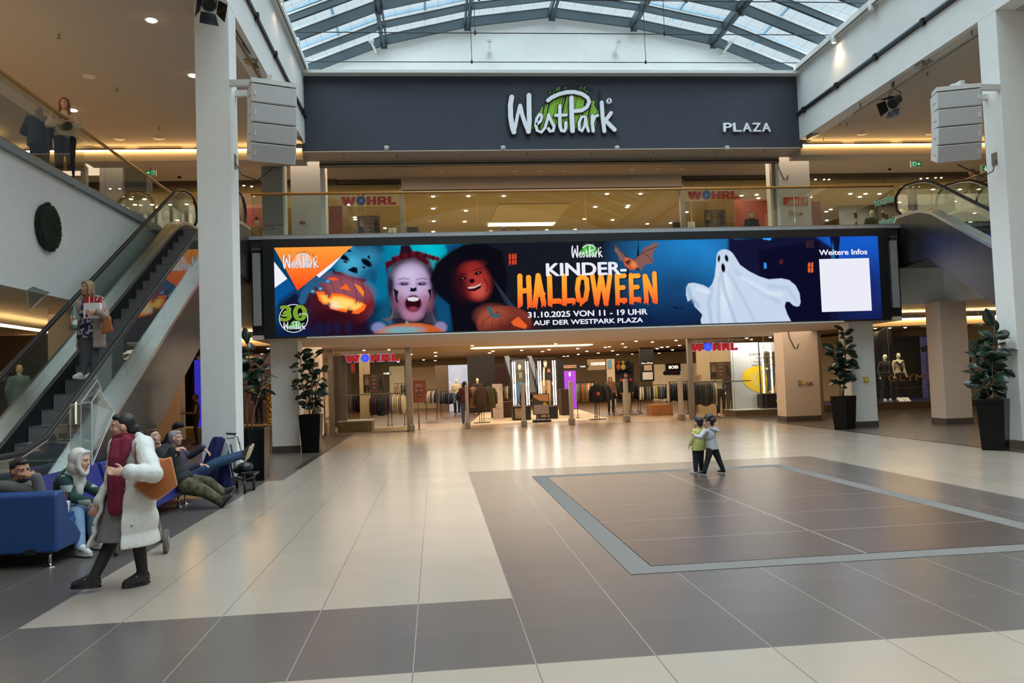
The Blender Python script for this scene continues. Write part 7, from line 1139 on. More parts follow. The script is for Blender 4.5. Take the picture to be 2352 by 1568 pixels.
t = thing('draped_jacket', z0(495, 1060, 13.85), 'navy blue jacket draped over the black wheeled walker', 'jacket'); b = MB(); drape(b, [(484, 1012), (490, 1003), (500, 1000.5), (510, 1001), (517, 1006), (519, 1014)], [(458, 1085), (470, 1090), (485, 1098), (500, 1110), (512, 1118), (536, 1120)]); o = b.build('cloth', NVJ, t); fixn(o); bake(o, .018, 3)
t = thing('draped_jacket', z0(516, 1040, 13.75), 'pale grey jacket hanging on the right side of navy draped jacket', 'jacket'); b = MB(); drape(b, [(516, 1014), (520, 1011), (525, 1013), (527, 1020)], [(503, 1058), (510, 1059), (517, 1060), (521, 1046)], Y0=13.74, th=.07, amp=.01); o = b.build('cloth', LGJ, t); fixn(o); bake(o, .014, 3)
t = thing('pushchair', (-3.25, 9.2, 0), 'pushchair with grey wheels half hidden behind the white coat', 'pushchair')
for x, y in ((-2.98, 9.1), (-3.5, 9.12), (-3.28, 9.75), (-3.6, 9.75)):
    b = MB(); b.lathe((x, y, .128), [(.06, 0), (.125, .008), (.128, .025), (.125, .042), (.06, .05)], 24, 0, (1, .15, 0)); o = b.build('wheel', mat('grey_tyre', c(88, 84, 80), .6), t, smooth=False); b = MB(); b.lathe((x-.004, y, .128), [(.05, 0), (.05, .06)], 14, 0, (1, .15, 0)); b.build('hub', ALU, o)
b = MB(); b.tube([(-3.46, 9.12, .13), (-2.95, 9.1, .13)], .016, 8); b.tube([(-3.6, 9.75, .13), (-3.26, 9.75, .13)], .016, 8); b.build('axle', RB, t); b = MB()
for x in (-3.46, -3.24): b.tube([(x, 9.75, .13), (x, 9.4, .5), (x, 9.2, .62)], .014, 8); b.tube([(x, 9.1, .13), (x, 9.4, .45)], .014, 8)
b.build('frame', RB, t, smooth=True); b = MB(); b.box(-3.5, 9.2, .42, -3.24, 9.6, .5); b.box(-3.5, 9.55, .45, -3.24, 9.65, .72); b.build('seat', cloth('pushchair_cloth', c(40, 40, 44)), t, bevel=.03)
t = thing('pushchair', z0(395, 1000, 14.6), 'black folded pushchair standing behind the grey-haired man', 'pushchair'); YP = 14.6; b = MB(); b.tube([z0(352, 1045, YP), z0(384, 1018, YP), z0(398, 985, YP), z0(408, 978, YP)], .02, 8); b.tube([z0(360, 1130, YP), z0(384, 1018, YP)], .02, 8); b.build('frame', RB, t, smooth=True); b = MB(); b.ell(z0(408, 976, YP), .075, .06, .06); b.ell(z0(417, 976, YP), .05, .05, .05); b.ell(z0(401, 980, YP), .05, .06, .05); o = b.build('canopy', cloth('pushchair_black', c(26, 28, 26), .5), t); bake(o, .015, 3); b = MB(); b.chain([z0(378, 1030, YP), z0(388, 1000, YP)], [.08, .05]); b.build('seat_pad', CL['black'], t, smooth=True); b = MB(); p = z0(360, 1138, YP); b.lathe((p.x, p.y, .1), [(.04, 0), (.1, .005), (.1, .035), (.04, .04)], 16, 0, (1, 0, 0)); b.bar((p.x, p.y, .1), z0(360, 1130, YP), .02, .02); b.build('wheel', RUBBER, t)
# ------------------------------------------------------------------ people
HB = hairmat('hair_dark', c(30, 24, 22)); HBR = hairmat('hair_blonde', c(150, 124, 92)); HRD = hairmat('hair_auburn', c(128, 74, 44)); HGR = hairmat('hair_grey', c(160, 156, 152)); HBN = hairmat('hair_brown', c(74, 48, 34))
JEANS = cloth('jeans_light', c(112, 138, 166), .8, var=.12, vs=6); JEANG = cloth('jeans_grey', c(76, 78, 84), .8); JEANB = cloth('jeans_blue', c(44, 72, 104), .8); TIGHTS = cloth('black_tights', c(22, 20, 22), .7, bump=.1); WSHOE = mat('white_shoe', c(198, 194, 188), .5, var=.08, vs=20); BLKL = mat('black_leather', c(20, 24, 26), .22, var=0, coat=.4); GSHOE = mat('grey_shoe', c(60, 58, 56), .7, var=.1); CREAMS = mat('cream_sole', c(206, 190, 158), .6, var=.05)
def person_thing(loc, label, grp=None): return thing('person', loc, label, 'person', grp)
P = lambda x, y, Y: at(x, y, Y)
V = lambda *a: Vector(a).normalized()
# --- woman in the white coat
t = person_thing((-2.9, 7.55, 0), 'woman in long white quilted coat and wine red scarf walking to the left'); s = .98
J = dict(s=s, hd=P(281, 979, 7.58), nk=P(291, 1008, 7.62), ch=P(296, 1058, 7.62), pel=P(292, 1150, 7.62), f=V(-.95, -.30, -.06), u=V(.06, 0, 1), sL=P(326, 1024, 7.46), sR=P(270, 1022, 7.80), eL=P(352, 1088, 7.26), wL=P(292, 1084, 7.18), eR=P(262, 1100, 7.82), wR=P(232, 1150, 7.72), hL=P(298, 1160, 7.56), hR=P(286, 1160, 7.68), kL=P(318, 1243, 7.60), kR=P(252, 1252, 7.62), aL=P(328, 1316, 7.66), aR=P(216, 1335, 7.50), dL=V(-1, -.15, .12), dR=V(-.5, -.2, -.8))
J['tL'] = J['aL']+V(-.75, -.55, -.30)*.15; J['tR'] = J['aR']+V(-.93, -.25, -.12)*.15
J['aL'].z = .10; J['tL'].z = .045; J['aR'].z = max(.13, J['aR'].z); J['tR'].z = .085
person(t, J, SKIN, trousers=TIGHTS, ktr=1.0, shoes=BLKL, sole=BLKL, vox=.011, palms={'L': V(.1, -.9, .3), 'R': V(-.2, .9, 0)}, curl=.7, hairm=HB, hairk='bun', brow=HB)
for q in 'LR': a_ = J['a'+q]; d_ = J['t'+q]-a_; b = MB(); b.bar(a_+d_*.45+Vector((0, 0, .012))-d_.cross(Vector((0,0,1))).normalized()*.035, a_+d_*.45+Vector((0, 0, .012))+d_.cross(Vector((0,0,1))).normalized()*.035, .012, .02); b.build('shoe_buckle', CHROME, t)
COAT = cloth('coat_white', c(208, 205, 198), .55, var=.05, vs=7, bump=.35, bs=22); DRESS = cloth('dress_grey', c(120, 118, 118), .85)
F2 = Vector((-.6, -.8, 0)).normalized(); SL = Vector((.8, -.6, 0)).normalized()     # forward, towards her left
def coatring(cen, rs, rf, g0, g1, th, n=22, flare=0.):
    out = []
    for k in range(n+1): a = g0+(2*math.pi-g0-g1)*k/n; fl_ = 1+flare*max(0, math.cos(a)); out.append(cen+F2*math.cos(a)*rf*fl_+SL*math.sin(a)*rs)
    inn = [cen+(p-cen)*(1-th/max((p-cen).length, .05)) for p in out[::-1]]
    return out+inn
levels = []
for k in range(31):
    u = k/30; y = 1012+u*236; cen = P(300-u*10+3*math.sin(u*3), y, 7.60); q = .022*abs(math.sin(u*math.pi*4.6))
    rs = np.interp(u, [0, .06, .16, .5, .8, 1], [.12, .19, .205, .225, .25, .27])+q; rf = np.interp(u, [0, .06, .16, .5, .8, 1], [.10, .13, .155, .19, .235, .26])+q
    levels.append(coatring(cen, rs, rf, np.interp(u, [0, .2, .6, 1], [.55, .60, .74, .90]), np.interp(u, [0, .2, .6, 1], [.45, .45, .50, .58]), .035, flare=np.interp(u, [0, .5, 1], [0, .08, .30])))
b = MB(); b.rings(levels); o = b.build('coat', COAT, t); fixn(o)
me = o.data; b2 = MB(); off = o.location+t.location; b2.v = [tuple(v.co+off) for v in me.vertices]; b2.f = [tuple(p.vertices) for p in me.polygons]; b2.m = [0]*len(b2.f); bpy.data.objects.remove(o)
def sleeve(b, a, e, w_, rs, nb=5):
    pts = [a.lerp(e, k/6) for k in range(7)]+[e.lerp(w_, k/6) for k in range(1, 7)]
    for i in range(12): r0 = rs[0]+(rs[1]-rs[0])*i/12; b.cap(pts[i], r0*(1+.07*math.sin(i*2.2)), pts[i+1], (rs[0]+(rs[1]-rs[0])*(i+1)/12)*(1+.07*math.sin((i+1)*2.2)))
sleeve(b2, J['sL'], J['eL'], J['wL']+V(1, .1, 0)*.03, (.092, .070)); sleeve(b2, J['sR'], J['eR'], J['wR'], (.085, .062)); b2.ell(P(316, 1012, 7.66), .12, .09, .05); b2.ell(P(328, 1014, 7.62), .09, .10, .06); b2.cap(P(318, 1000, 7.50), .035, P(342, 1020, 7.55), .05)
o = b2.build('coat', COAT, t); bake(o, .0105, 3, .4)
b = MB(); torso(b, J, 1.06); b.rings([[P(286-k*3, 1130+k*27, 7.62)+F2*math.cos(a)*(.125+.016*k)+SL*math.sin(a)*(.16+.017*k) for a in [2*math.pi*i/20 for i in range(20)]] for k in range(5)]); o = b.build('dress', DRESS, t); bake(o, .012, 3)
SCARF = cloth('scarf_wine', c(112, 22, 50), .9, var=.15, vs=12, bump=.5, bs=60); b = MB()
for k in range(16):
    a = 2*math.pi*k/16; a2 = a+2*math.pi/16; cc = J['nk']+Vector((-.01, 0, -.005)); g = lambda q, r, dz: cc+F2*math.cos(q)*.085*r+SL*math.sin(q)*.085*r+Vector((0,0,dz+.015*math.sin(q*2)))
    b.cap(g(a, 1, .025), .030, g(a2, 1, .025), .030); b.cap(g(a, 1.15, -.025), .034, g(a2, 1.15, -.025), .034)
ends = [P(274, 1016, 7.42), P(268, 1050, 7.36), P(266, 1090, 7.36), P(267, 1130, 7.38), P(270, 1172, 7.40), P(271, 1181, 7.40)]
for dx in (-.04, 0, .04): b.chain([e+Vector((dx*(.8+.08*i), .02*(dx > 0), 0)) for i, e in enumerate(ends)], [.042, .038, .035, .034, .036, .016])
b.chain([P(290, 1012, 7.42), P(286, 1040, 7.38), P(276, 1060, 7.36)], [.05, .045, .03]); o = b.build('scarf', SCARF, t); bake(o, .009, 2)
for i, (x, y) in enumerate(((302, 1207), (288, 1122), (241, 1072), (215, 1205))): b = MB(); b.ell(P(x, y, 7.36), .011, .011, .011); b.build('press_stud', ALU, t)
TAN = mat('tan_leather', c(172, 100, 52), .38, var=.08, vs=5, bump=.1, bs=40)
t = thing('handbag', P(360, 1090, 7.35), 'large tan leather tote bag on the shoulder of the woman in white', 'bag'); YB = 7.37; pts = [(306, 1117), (330, 1083), (356, 1047), (374, 1053), (394, 1048), (401, 1080), (409, 1114), (386, 1133), (362, 1149), (345, 1146), (323, 1130)]
b = MB(); rs = []
for dy, k in ((-.02, .93), (.03, 1.0), (.12, 1.0), (.17, .93)): cx = sum(p[0] for p in pts)/len(pts); cy = sum(p[1] for p in pts)/len(pts); rs.append([P(cx+(x-cx)*k, cy+(y-cy)*k, YB+dy) for x, y in pts])
b.rings(rs); fixn(b.build('body', TAN, t, bevel=.012, seg=3, smooth=True)); b = MB()
for dx in (0, 3): b.tube([P(354+dx, 1056, YB+.05), P(330, 1030, YB+.0), P(316, 1012, YB+.05), P(311, 1020, YB+.0), P(312, 1045, YB-.03), P(314, 1062, YB+.02)], .011, 6)
b.build('strap', mat('strap_brown', c(120, 70, 40), .5), t, smooth=True)
# --- man in the grey hoodie
t = person_thing((-4.5, 9.0, 0), 'seated man in grey hoodie holding his hand before his mouth'); s = 1.08; HOOD = cloth('hoodie_grey', c(92, 90, 88), .9)
J = dict(s=s, hd=P(48, 1080, 9.0), nk=P(36, 1116, 9.06), ch=P(32, 1150, 9.08), pel=P(26, 1222, 9.15), f=V(.80, -.60, -.10), u=V(-.12, 0, 1), sR=P(8, 1118, 8.92), sL=P(66, 1118, 9.25), eR=P(92, 1131, 8.86), wR=P(84, 1096, 8.84), eL=P(95, 1160, 9.3), wL=P(110, 1195, 9.4), hR=P(18, 1230, 9.1), hL=P(36, 1230, 9.25), kR=P(60, 1245, 9.5), kL=P(85, 1245, 9.6), aR=P(70, 1300, 9.6), aL=P(95, 1300, 9.7), dR=V(-.85, .1, .35), thR=-1)
for q in 'LR': J['a'+q].z = .1; J['t'+q] = J['a'+q]+Vector((.13, .05, -.05)); J['k'+q].z = .5
person(t, J, SKIN2, HOOD, 1.16, JEANS, 1.15, WSHOE, WSHOE, .012, palms={'R': V(.2, .5, -.8)}, curl=.6, hairm=HB, hairk='short', beard=hairmat('stubble', c(52, 38, 34)), brow=HB, shirt_name='hoodie'); b = MB(); b.ell(J['nk']+Vector((-.05, .05, -.03)), .14, .13, .06); b.ell(J['nk']+Vector((-.09, .06, -.05)), .10, .11, .08); o = b.build('hood', HOOD, t); bake(o, .012, 3); b = MB(); b.ell(J['ch']+Vector((.08, -.14, .10)), .07, .03, .09); b.build('tshirt', cloth('tshirt_green', c(34, 66, 58)), t, smooth=True)
# --- woman in the headscarf
PLAID = bpy.data.materials.new('green_plaid'); PLAID.use_nodes = True; nt = PLAID.node_tree; g = nt.nodes.new('ShaderNodeNewGeometry'); sx = nt.nodes.new('ShaderNodeSeparateXYZ'); nt.links.new(g.outputs['Position'], sx.inputs[0])
def stripe(sock, per, wd, off=0):
    a = nt.nodes.new('ShaderNodeMath'); a.operation = 'MULTIPLY_ADD'; a.inputs[1].default_value = 1/per; a.inputs[2].default_value = off; nt.links.new(sock, a.inputs[0]); f_ = nt.nodes.new('ShaderNodeMath'); f_.operation = 'FRACT'; nt.links.new(a.outputs[0], f_.inputs[0]); l = nt.nodes.new('ShaderNodeMath'); l.operation = 'LESS_THAN'; l.inputs[1].default_value = wd; nt.links.new(f_.outputs[0], l.inputs[0]); return l.outputs[0]
def mixc(fac, A, B):
    m_ = nt.nodes.new('ShaderNodeMix'); m_.data_type = 'RGBA'; nt.links.new(fac, m_.inputs['Factor'])
    for k, v in (('A', A), ('B', B)):
        if isinstance(v, tuple): m_.inputs[k].default_value = (*v, 1)
        else: nt.links.new(v, m_.inputs[k])
    return m_.outputs['Result']
c1 = mixc(stripe(sx.outputs['Z'], .17, .42), c(24, 58, 52), c(150, 156, 152)); c2 = mixc(stripe(sx.outputs['X'], .19, .35, .2), c1, c(36, 60, 56)); c3 = mixc(stripe(sx.outputs['Y'], .2, .3, .1), c2, c(20, 44, 42)); nt.links.new(c3, nt.nodes['Principled BSDF'].inputs['Base Color']); nt.nodes['Principled BSDF'].inputs['Roughness'].default_value = .9
t = person_thing((-4.2, 9.55, 0), 'seated woman in white headscarf and green plaid shirt facing right'); s = 1.05
J = dict(s=s, hd=P(186, 1058, 9.5), nk=P(168, 1092, 9.58), ch=P(152, 1120, 9.6), pel=P(138, 1172, 9.62), f=V(.97, -.18, -.12), u=V(.15, 0, 1), sR=P(146, 1104, 9.40), sL=P(176, 1104, 9.76), eR=P(165, 1142, 9.36), wR=P(208, 1153, 9.42), eL=P(205, 1120, 9.74), wL=P(238, 1138, 9.64), hR=P(142, 1178, 9.5), hL=P(150, 1178, 9.72), kR=P(176, 1178, 9.36), kL=P(212, 1168, 9.58), aR=P(183, 1262, 9.16), aL=P(217, 1250, 9.55), dR=V(.9, 0, -.2), dL=V(.9, 0, -.1))
for q in 'LR': J['a'+q].z = .11; J['t'+q] = J['a'+q]+Vector((.13, -.08, -.055))
person(t, J, SKIN, PLAID, 1.17, JEANS, 1.22, WSHOE, WSHOE, .012, palms={'R': V(0, 0, -1), 'L': V(0, 0, -1)}, curl=.4, brow=HB, shirt_name='shirt', hem=.06)
HIJ = cloth('headscarf_white', c(206, 200, 192), .8, var=.04, bump=.04, bs=30); b = MB(); f_ = J['f']; u_ = (J['u']-f_*J['u'].dot(f_)).normalized(); x_ = f_.cross(u_); Q = lambda a, e, z: J['hd']+x_*a*s+f_*e*s+u_*z*s
b.ell(Q(0, -.035, .035), .098*s, .105*s, .108*s, X=x_, Yv=f_, Z=u_, nu=18, nv=12); b.ell(Q(0, -.05, -.06), .092*s, .085*s, .10*s, X=x_, Yv=f_, Z=u_)
for q in (-1, 1): b.chain([Q(q*.06, .035, .09), Q(q*.080, .022, .02), Q(q*.076, .030, -.06), Q(q*.03, .055, -.125), Q(0, .05, -.14)], [.022*s, .024*s, .027*s, .030*s, .032*s])
b.chain([Q(-.05, .05, .095), Q(0, .06, .108), Q(.05, .05, .095)], [.02*s]*3); b.ell(J['nk']+Vector((.0, 0, .0)), .13*s, .12*s, .085*s); b.ell(J['nk']+f_*.07*s-Vector((0, 0, .05*s)), .10*s, .05*s, .10*s, X=x_, Yv=f_); b.ell(J['nk']+f_*.09*s-Vector((0, 0, .13*s))+x_*.03*s, .06*s, .035*s, .09*s, X=x_, Yv=f_); o = b.build('headscarf', HIJ, t); bake(o, .0095, 9)
SW = mat('shoe_black_mark', c(24, 24, 26), .5, var=0)
for q in 'LR': a_, d_ = J['a'+q], (J['t'+q]-J['a'+q]).normalized(); n_ = Vector((0, -1, 0)); b = MB(); pA = a_+d_*.02+Vector((0, -.052, -.035)); b.prism([pA, pA+d_*.11+Vector((0, 0, .045)), pA+d_*.03+Vector((0, 0, .018)), pA+d_*.008+Vector((0, 0, .02))], (0, -.004, 0)); b.build('shoe_mark', SW, t)
p = P(152, 1176, 9.22); t = thing('drink_cup', p, 'white paper drink cup with red mark and striped straw between seated people', 'cup'); b = MB(); b.lathe((p.x, p.y, p.z), [(.028, 0), (.037, .10), (.037, .104)], 18); b.build('cup', WSG, t, smooth=False); b = MB(); b.lathe((p.x, p.y, p.z+.104), [(.040, 0), (.040, .01), (.03, .018)], 18); b.build('lid', WPAINT, t); b = MB(); b.tube([(p.x, p.y, p.z+.11), (p.x+.012, p.y, p.z+.23)], .005, 6); b.build('straw', mat('straw_red', c(190, 90, 70), .5), t); b = MB(); b.prism([(p.x+.012, p.y-.036, p.z+.01), (p.x+.03, p.y-.028, p.z+.02), (p.x+.034, p.y-.03, p.z+.09), (p.x+.022, p.y-.036, p.z+.08)], (0, -.003, 0)); b.build('red_mark', REDP, t)
b = MB(); b.box(p.x-.06, p.y-.06, .43, p.x+.06, p.y+.06, p.z); b.build('tray', BLUEF, t)
# --- woman riding the escalator
t = person_thing((-5.6, 13.4, 1.95), 'blonde woman in pale quilted coat standing on the left escalator'); s = 1.0; YE = 13.4
J = dict(s=s, hd=P(200, 661, YE), nk=P(205, 686, YE+.05), ch=P(208, 716, YE+.05), pel=P(207, 772, YE+.05), f=V(-.62, -.78, -.03), u=V(0, 0, 1), sR=P(183, 699, YE), sL=P(232, 699, YE+.06), eR=P(168, 748, YE+.02), wR=P(176, 733, YE-.17), eL=P(245, 733, YE-.10), wL=P(222, 716, YE-.30), hR=P(197, 778, YE+.03), hL=P(217, 778, YE+.08), kR=P(194, 823, YE), kL=P(215, 823, YE+.05), aR=P(189, 858, YE), aL=P(215, 858, YE+.06), dL=V(-.9, -.4, 0), dR=V(-.1, -.9, .1))
for q in 'LR': J['t'+q] = J['a'+q]+V(-.35, -.9, -.30)*.14
person(t, J, SKIN, trousers=JEANG, shoes=WSHOE, sole=WSHOE, vox=.011, palms={'L': V(.2, .9, 0), 'R': V(.9, -.2, 0)}, curl=.8, hairm=HBR, hairk='bob', brow=HBR)
FLOR = mat('floral_blouse', c(60, 54, 96), .8, var=.0); nt = FLOR.node_tree; vo = nt.nodes.new('ShaderNodeTexVoronoi'); vo.inputs['Scale'].default_value = 26; tc = nt.nodes.new('ShaderNodeNewGeometry'); nt.links.new(tc.outputs['Position'], vo.inputs['Vector']); rp = nt.nodes.new('ShaderNodeValToRGB'); rp.color_ramp.interpolation = 'CONSTANT'; rp.color_ramp.elements[0].color = (*c(44, 40, 84), 1); rp.color_ramp.elements[1].color = (*c(190, 186, 196), 1); rp.color_ramp.elements[1].position = .55; nt.links.new(vo.outputs['Color'], rp.inputs[0]); nt.links.new(rp.outputs[0], nt.nodes['Principled BSDF'].inputs['Base Color'])
b = MB(); torso(b, J, 1.12, seat=False); b.rings([[J['pel']+Vector((math.cos(a)*.185*k, math.sin(a)*.14*k, z)) for a in [2*math.pi*i/20 for i in range(20)]] for z, k in ((.2, .85), (.1, 1.0), (0, 1.06), (-.03, 1.07))]); o = b.build('blouse', FLOR, t); bake(o, .012, 3)
PCOAT = cloth('coat_dusty_pink', c(160, 140, 132), .6, bump=.35, bs=26); F2 = V(-.35, -.94, 0); SL = V(.94, -.35, 0); levels = []
for k in range(21): u = k/20; cen = P(208+u*2, 688+u*112, YE+.07); q = .012*abs(math.sin(u*math.pi*6)); levels.append(coatring(cen, np.interp(u, [0, .1, .5, 1], [.13, .20, .215, .23])+q, np.interp(u, [0, .1, .5, 1], [.1, .14, .165, .185])+q, .75, .75, .035))
b = MB(); b.rings(levels); o = b.build('coat', PCOAT, t); fixn(o); b2 = MB(); off = o.location+t.location; b2.v = [tuple(v.co+off) for v in o.data.vertices]; b2.f = [tuple(p_.vertices) for p_ in o.data.polygons]; b2.m = [0]*len(b2.f); bpy.data.objects.remove(o); sleeve(b2, J['sL'], J['eL'], J['wL']+V(1, .3, 0)*.03, (.080, .056)); sleeve(b2, J['sR'], J['eR'], J['wR'], (.078, .056)); b2.ell(P(218, 686, YE+.16), .15, .09, .06); o = b2.build('coat', PCOAT, t); bake(o, .011, 3)
p0, p1 = P(193, 731, YE-.24), P(230, 680, YE-.24); t = thing('shopping_box', ((p0.x+p1.x)/2, YE-.3, p0.z), 'red and white flat carton held by the woman on the escalator', 'box'); zm = p1.z-(p1.z-p0.z)*.30; b = MB(); b.box(p0.x, YE-.26, p0.z, p1.x, YE-.17, zm); b.build('white_panel', WSG, t); b = MB(); b.box(p0.x, YE-.261, zm, p1.x, YE-.17, p1.z); b.build('red_panel', mat('box_red', c(180, 26, 34), .5, var=0), t); text('digit', '7', (p0.x+.19, YE-.264, zm+.03), .055, .08, WSG, t, bold=.03)
b = MB(); b.box(p0.x+.085, YE-.265, zm, p0.x+.1, YE-.26, p1.z); b.box(p0.x+.16, YE-.265, zm, p0.x+.168, YE-.26, p1.z); b.build('white_stripe', WSG, t); b = MB(); b.ell((p0.x+.05, YE-.262, p0.z+.04), .025, .004, .03, nu=8, nv=6); b.ell((p0.x+.17, YE-.262, p0.z+.06), .02, .004, .02, nu=8, nv=6); b.build('red_mark', REDP, t)
p = P(171, 753, YE-.27); t = thing('water_bottle', p, 'pale green plastic bottle in the hand of escalator woman', 'bottle'); BOT = mat('bottle_green', c(150, 205, 185), .1, var=0, trans=.6); b = MB(); b.lathe(p, [(.035, 0), (.042, .02), (.040, .14), (.042, .16), (.038, .26), (.016, .32), (.014, .35)], 16); b.build('bottle', BOT, t, smooth=True); b = MB(); b.lathe(p+Vector((0,0,.35)), [(.017, 0), (.017, .02)], 12); b.build('cap', CL['teal'], t); b = MB(); b.lathe(p+Vector((0,0,.05)), [(.0425, 0), (.0425, .08)], 16); b.build('wrap', WSG, t)
t = thing('handbag', P(245, 745, YE-.1), 'tan leather handbag hanging from the arm of escalator woman', 'bag'); pts = [(233, 767), (237, 730), (247, 724), (254, 730), (261, 760), (250, 765)]; b = MB(); rs = []
for dy, k in ((-.05, .92), (-.03, 1), (.06, 1), (.08, .92)): rs.append([P(246+(x-246)*k, 746+(y-746)*k, YE-.16+dy) for x, y in pts])
b.rings(rs); fixn(b.build('body', TAN, t, bevel=.008, smooth=True)); b = MB(); b.tube([P(239, 728, YE-.16), P(240, 712, YE-.14), P(245, 706, YE-.12), P(250, 714, YE-.14), P(252, 728, YE-.16)], .008, 6); b.build('handle', TAN, t, smooth=True)
# --- couple on the upper left gallery
t = person_thing((-6.95, 15.6, 5.68), 'red-haired woman in cream cardigan leaning on the upper left railing'); YU = 15.75; s = .98
p = P(150, 400, YU); J = pose((p.x, YU, 5.68), 1.70, math.pi+.25, arms=dict(eL=(.27, .14, 1.15), eR=(-.27, .14, 1.15), wL=(-.03, .26, 1.20), wR=(.04, .28, 1.18)))
person(t, J, SKIN, cloth('cardigan_cream', c(190, 172, 146)), 1.2, cloth('trousers_black', c(26, 26, 28)), 1.25, BLKL, BLKL, .014, hairm=HRD, hairk='long', shirt_name='cardigan', brow=HRD); b = MB(); b.tube([J['sL']+Vector((0, -.09, .06)), J['ch']+Vector((0, -.17, .02)), J['pel']+Vector((.13, -.17, .18))], .014, 6); b.build('bag_strap', CL['brown'], t); b = MB(); b.ell(J['pel']+Vector((.1, -.22, .16)), .14, .06, .09); b.build('belt_bag', mat('belt_bag_olive', c(52, 50, 42), .4), t, smooth=True)
t = person_thing((-7.3, 15.5, 5.68), 'man in dark jacket with his back turned beside the red-haired woman'); p = P(92, 400, 15.6); J = pose((p.x, 15.6, 5.68), 1.55, .5, arms=dict(eL=(.30, .12, 1.12), eR=(-.30, .12, 1.12), wL=(.1, .32, 1.1), wR=(-.1, .32, 1.1)), lean=.12); J['hd'] = J['hd']-Vector((0,0,.06)); person(t, J, SKIN2, cloth('jacket_dark_navy', c(28, 28, 34), .7), 1.36, CL['black'], 1.25, BLKL, BLKL, .016, hands=False, hairm=HB, facefeat=False, hem=.15)
# --- man in camouflage trousers
t = person_thing((-3.9, 12.4, 0), 'reclining man in black sweater and camouflage trousers with legs stretched out'); s = 1.08; CAMO = mat('camouflage', c(78, 74, 50), .9, var=.75, vs=13, bump=.25, bs=90); YC = 12.3
J = dict(s=s, hd=P(352, 1004, YC+.05), nk=P(368, 1032, YC+.1), ch=P(392, 1062, YC+.1), pel=P(424, 1110, YC+.1), f=V(.85, -.25, .28), u=V(-.35, 0, 1), sR=P(366, 1040, YC-.1), sL=P(382, 1030, YC+.3), eR=P(384, 1070, YC-.22), wR=P(396, 1034, YC-.18), eL=P(402, 1045, YC+.3), wL=P(404, 1038, YC+.0), hR=P(428, 1115, YC), hL=P(434, 1108, YC+.22), kR=P(470, 1128, YC-.05), kL=P(478, 1108, YC+.22), aR=P(505, 1150, YC-.02), aL=P(511, 1132, YC+.2), dR=V(.8, .2, .2), dL=V(-.3, -.8, -.2))
for q, dz in (('R', .105), ('L', .105)): J['t'+q] = J['a'+q]+V(.78, -.1, .52)*.16
person(t, J, SKIN, cloth('sweater_black', c(30, 30, 31)), 1.38, CAMO, 1.42, GSHOE, BLACK, .013, palms={'R': V(.1, .3, -1), 'L': V(-.2, .2, -1)}, curl=.6, hairm=HBN, hairk='short', brow=HBN, shirt_name='sweater')
for q in 'RL': b = MB(); d_ = (J['a'+q]-J['k'+q]).normalized(); b.cap(J['a'+q]-d_*.06, .052, J['a'+q]+d_*.01, .05); b.build('sock', mat('sock_grey', c(170, 170, 172), .9), t, smooth=True)
# --- grey-haired man
t = person_thing((-4.1, 13.5, 0), 'grey-haired man in purple jacket resting his feet on the walker'); s = 1.04; YG_ = 13.45
J = dict(s=s, hd=P(404, 1006, YG_), nk=P(398, 1034, YG_+.04), ch=P(410, 1062, YG_+.05), pel=P(436, 1098, YG_+.08), f=V(.97, -.15, .02), u=V(-.08, 0, 1), sR=P(398, 1046, YG_-.14), sL=P(412, 1040, YG_+.26), eR=P(424, 1080, YG_-.22), wR=P(455, 1066, YG_-.15), eL=P(436, 1046, YG_+.36), wL=P(466, 1028, YG_+.3), hR=P(440, 1100, YG_), hL=P(446, 1095, YG_+.2), kR=P(492, 1066, YG_+.05), kL=P(498, 1060, YG_+.25), aR=P(556, 1046, YG_+.1), aL=P(562, 1040, YG_+.24), dR=V(.8, -.1, -.1), dL=V(.6, -.1, -.5))
for q in 'RL': J['t'+q] = J['a'+q]+V(.50, -.05, .86)*.15
person(t, J, SKIN, cloth('jacket_purple', c(62, 54, 70), .8), 1.24, JEANB, 1.15, GSHOE, CREAMS, .0125, palms={'R': V(0, 0, -1), 'L': V(0, 0, -1)}, hairm=HGR, hairk='short', brow=HGR)
# --- person with phone behind the column
t = person_thing((-7.6, 26.2, 0), 'person in black sleeveless top looking at a phone beside the left column'); p = fl(452, 1021); J = pose((p.x, p.y, 0), 1.62, math.pi/2+.3, arms=dict(eL=(.22, .05, 1.08), eR=(-.22, .05, 1.08), wL=(.10, .30, 1.10), wR=(-.08, .30, 1.10))); person(t, J, SKIN3, CL['black'], 1.1, CL['black'], 1.1, BLKL, BLKL, .014, hairm=HB, sleeves=False, shirt_name='top', facefeat=True); pp = (J['wL']+J['wR'])/2+J['f']*.1; b = MB(); b.obox(pp, V(0, 1, 0)*.035, V(1, 0, .3)*.07, V(-.3, 0, 1)*.005); o = b.build('phone', BLACKG); tag(o, 'dark phone held by the person in black sleeveless top', 'phone')
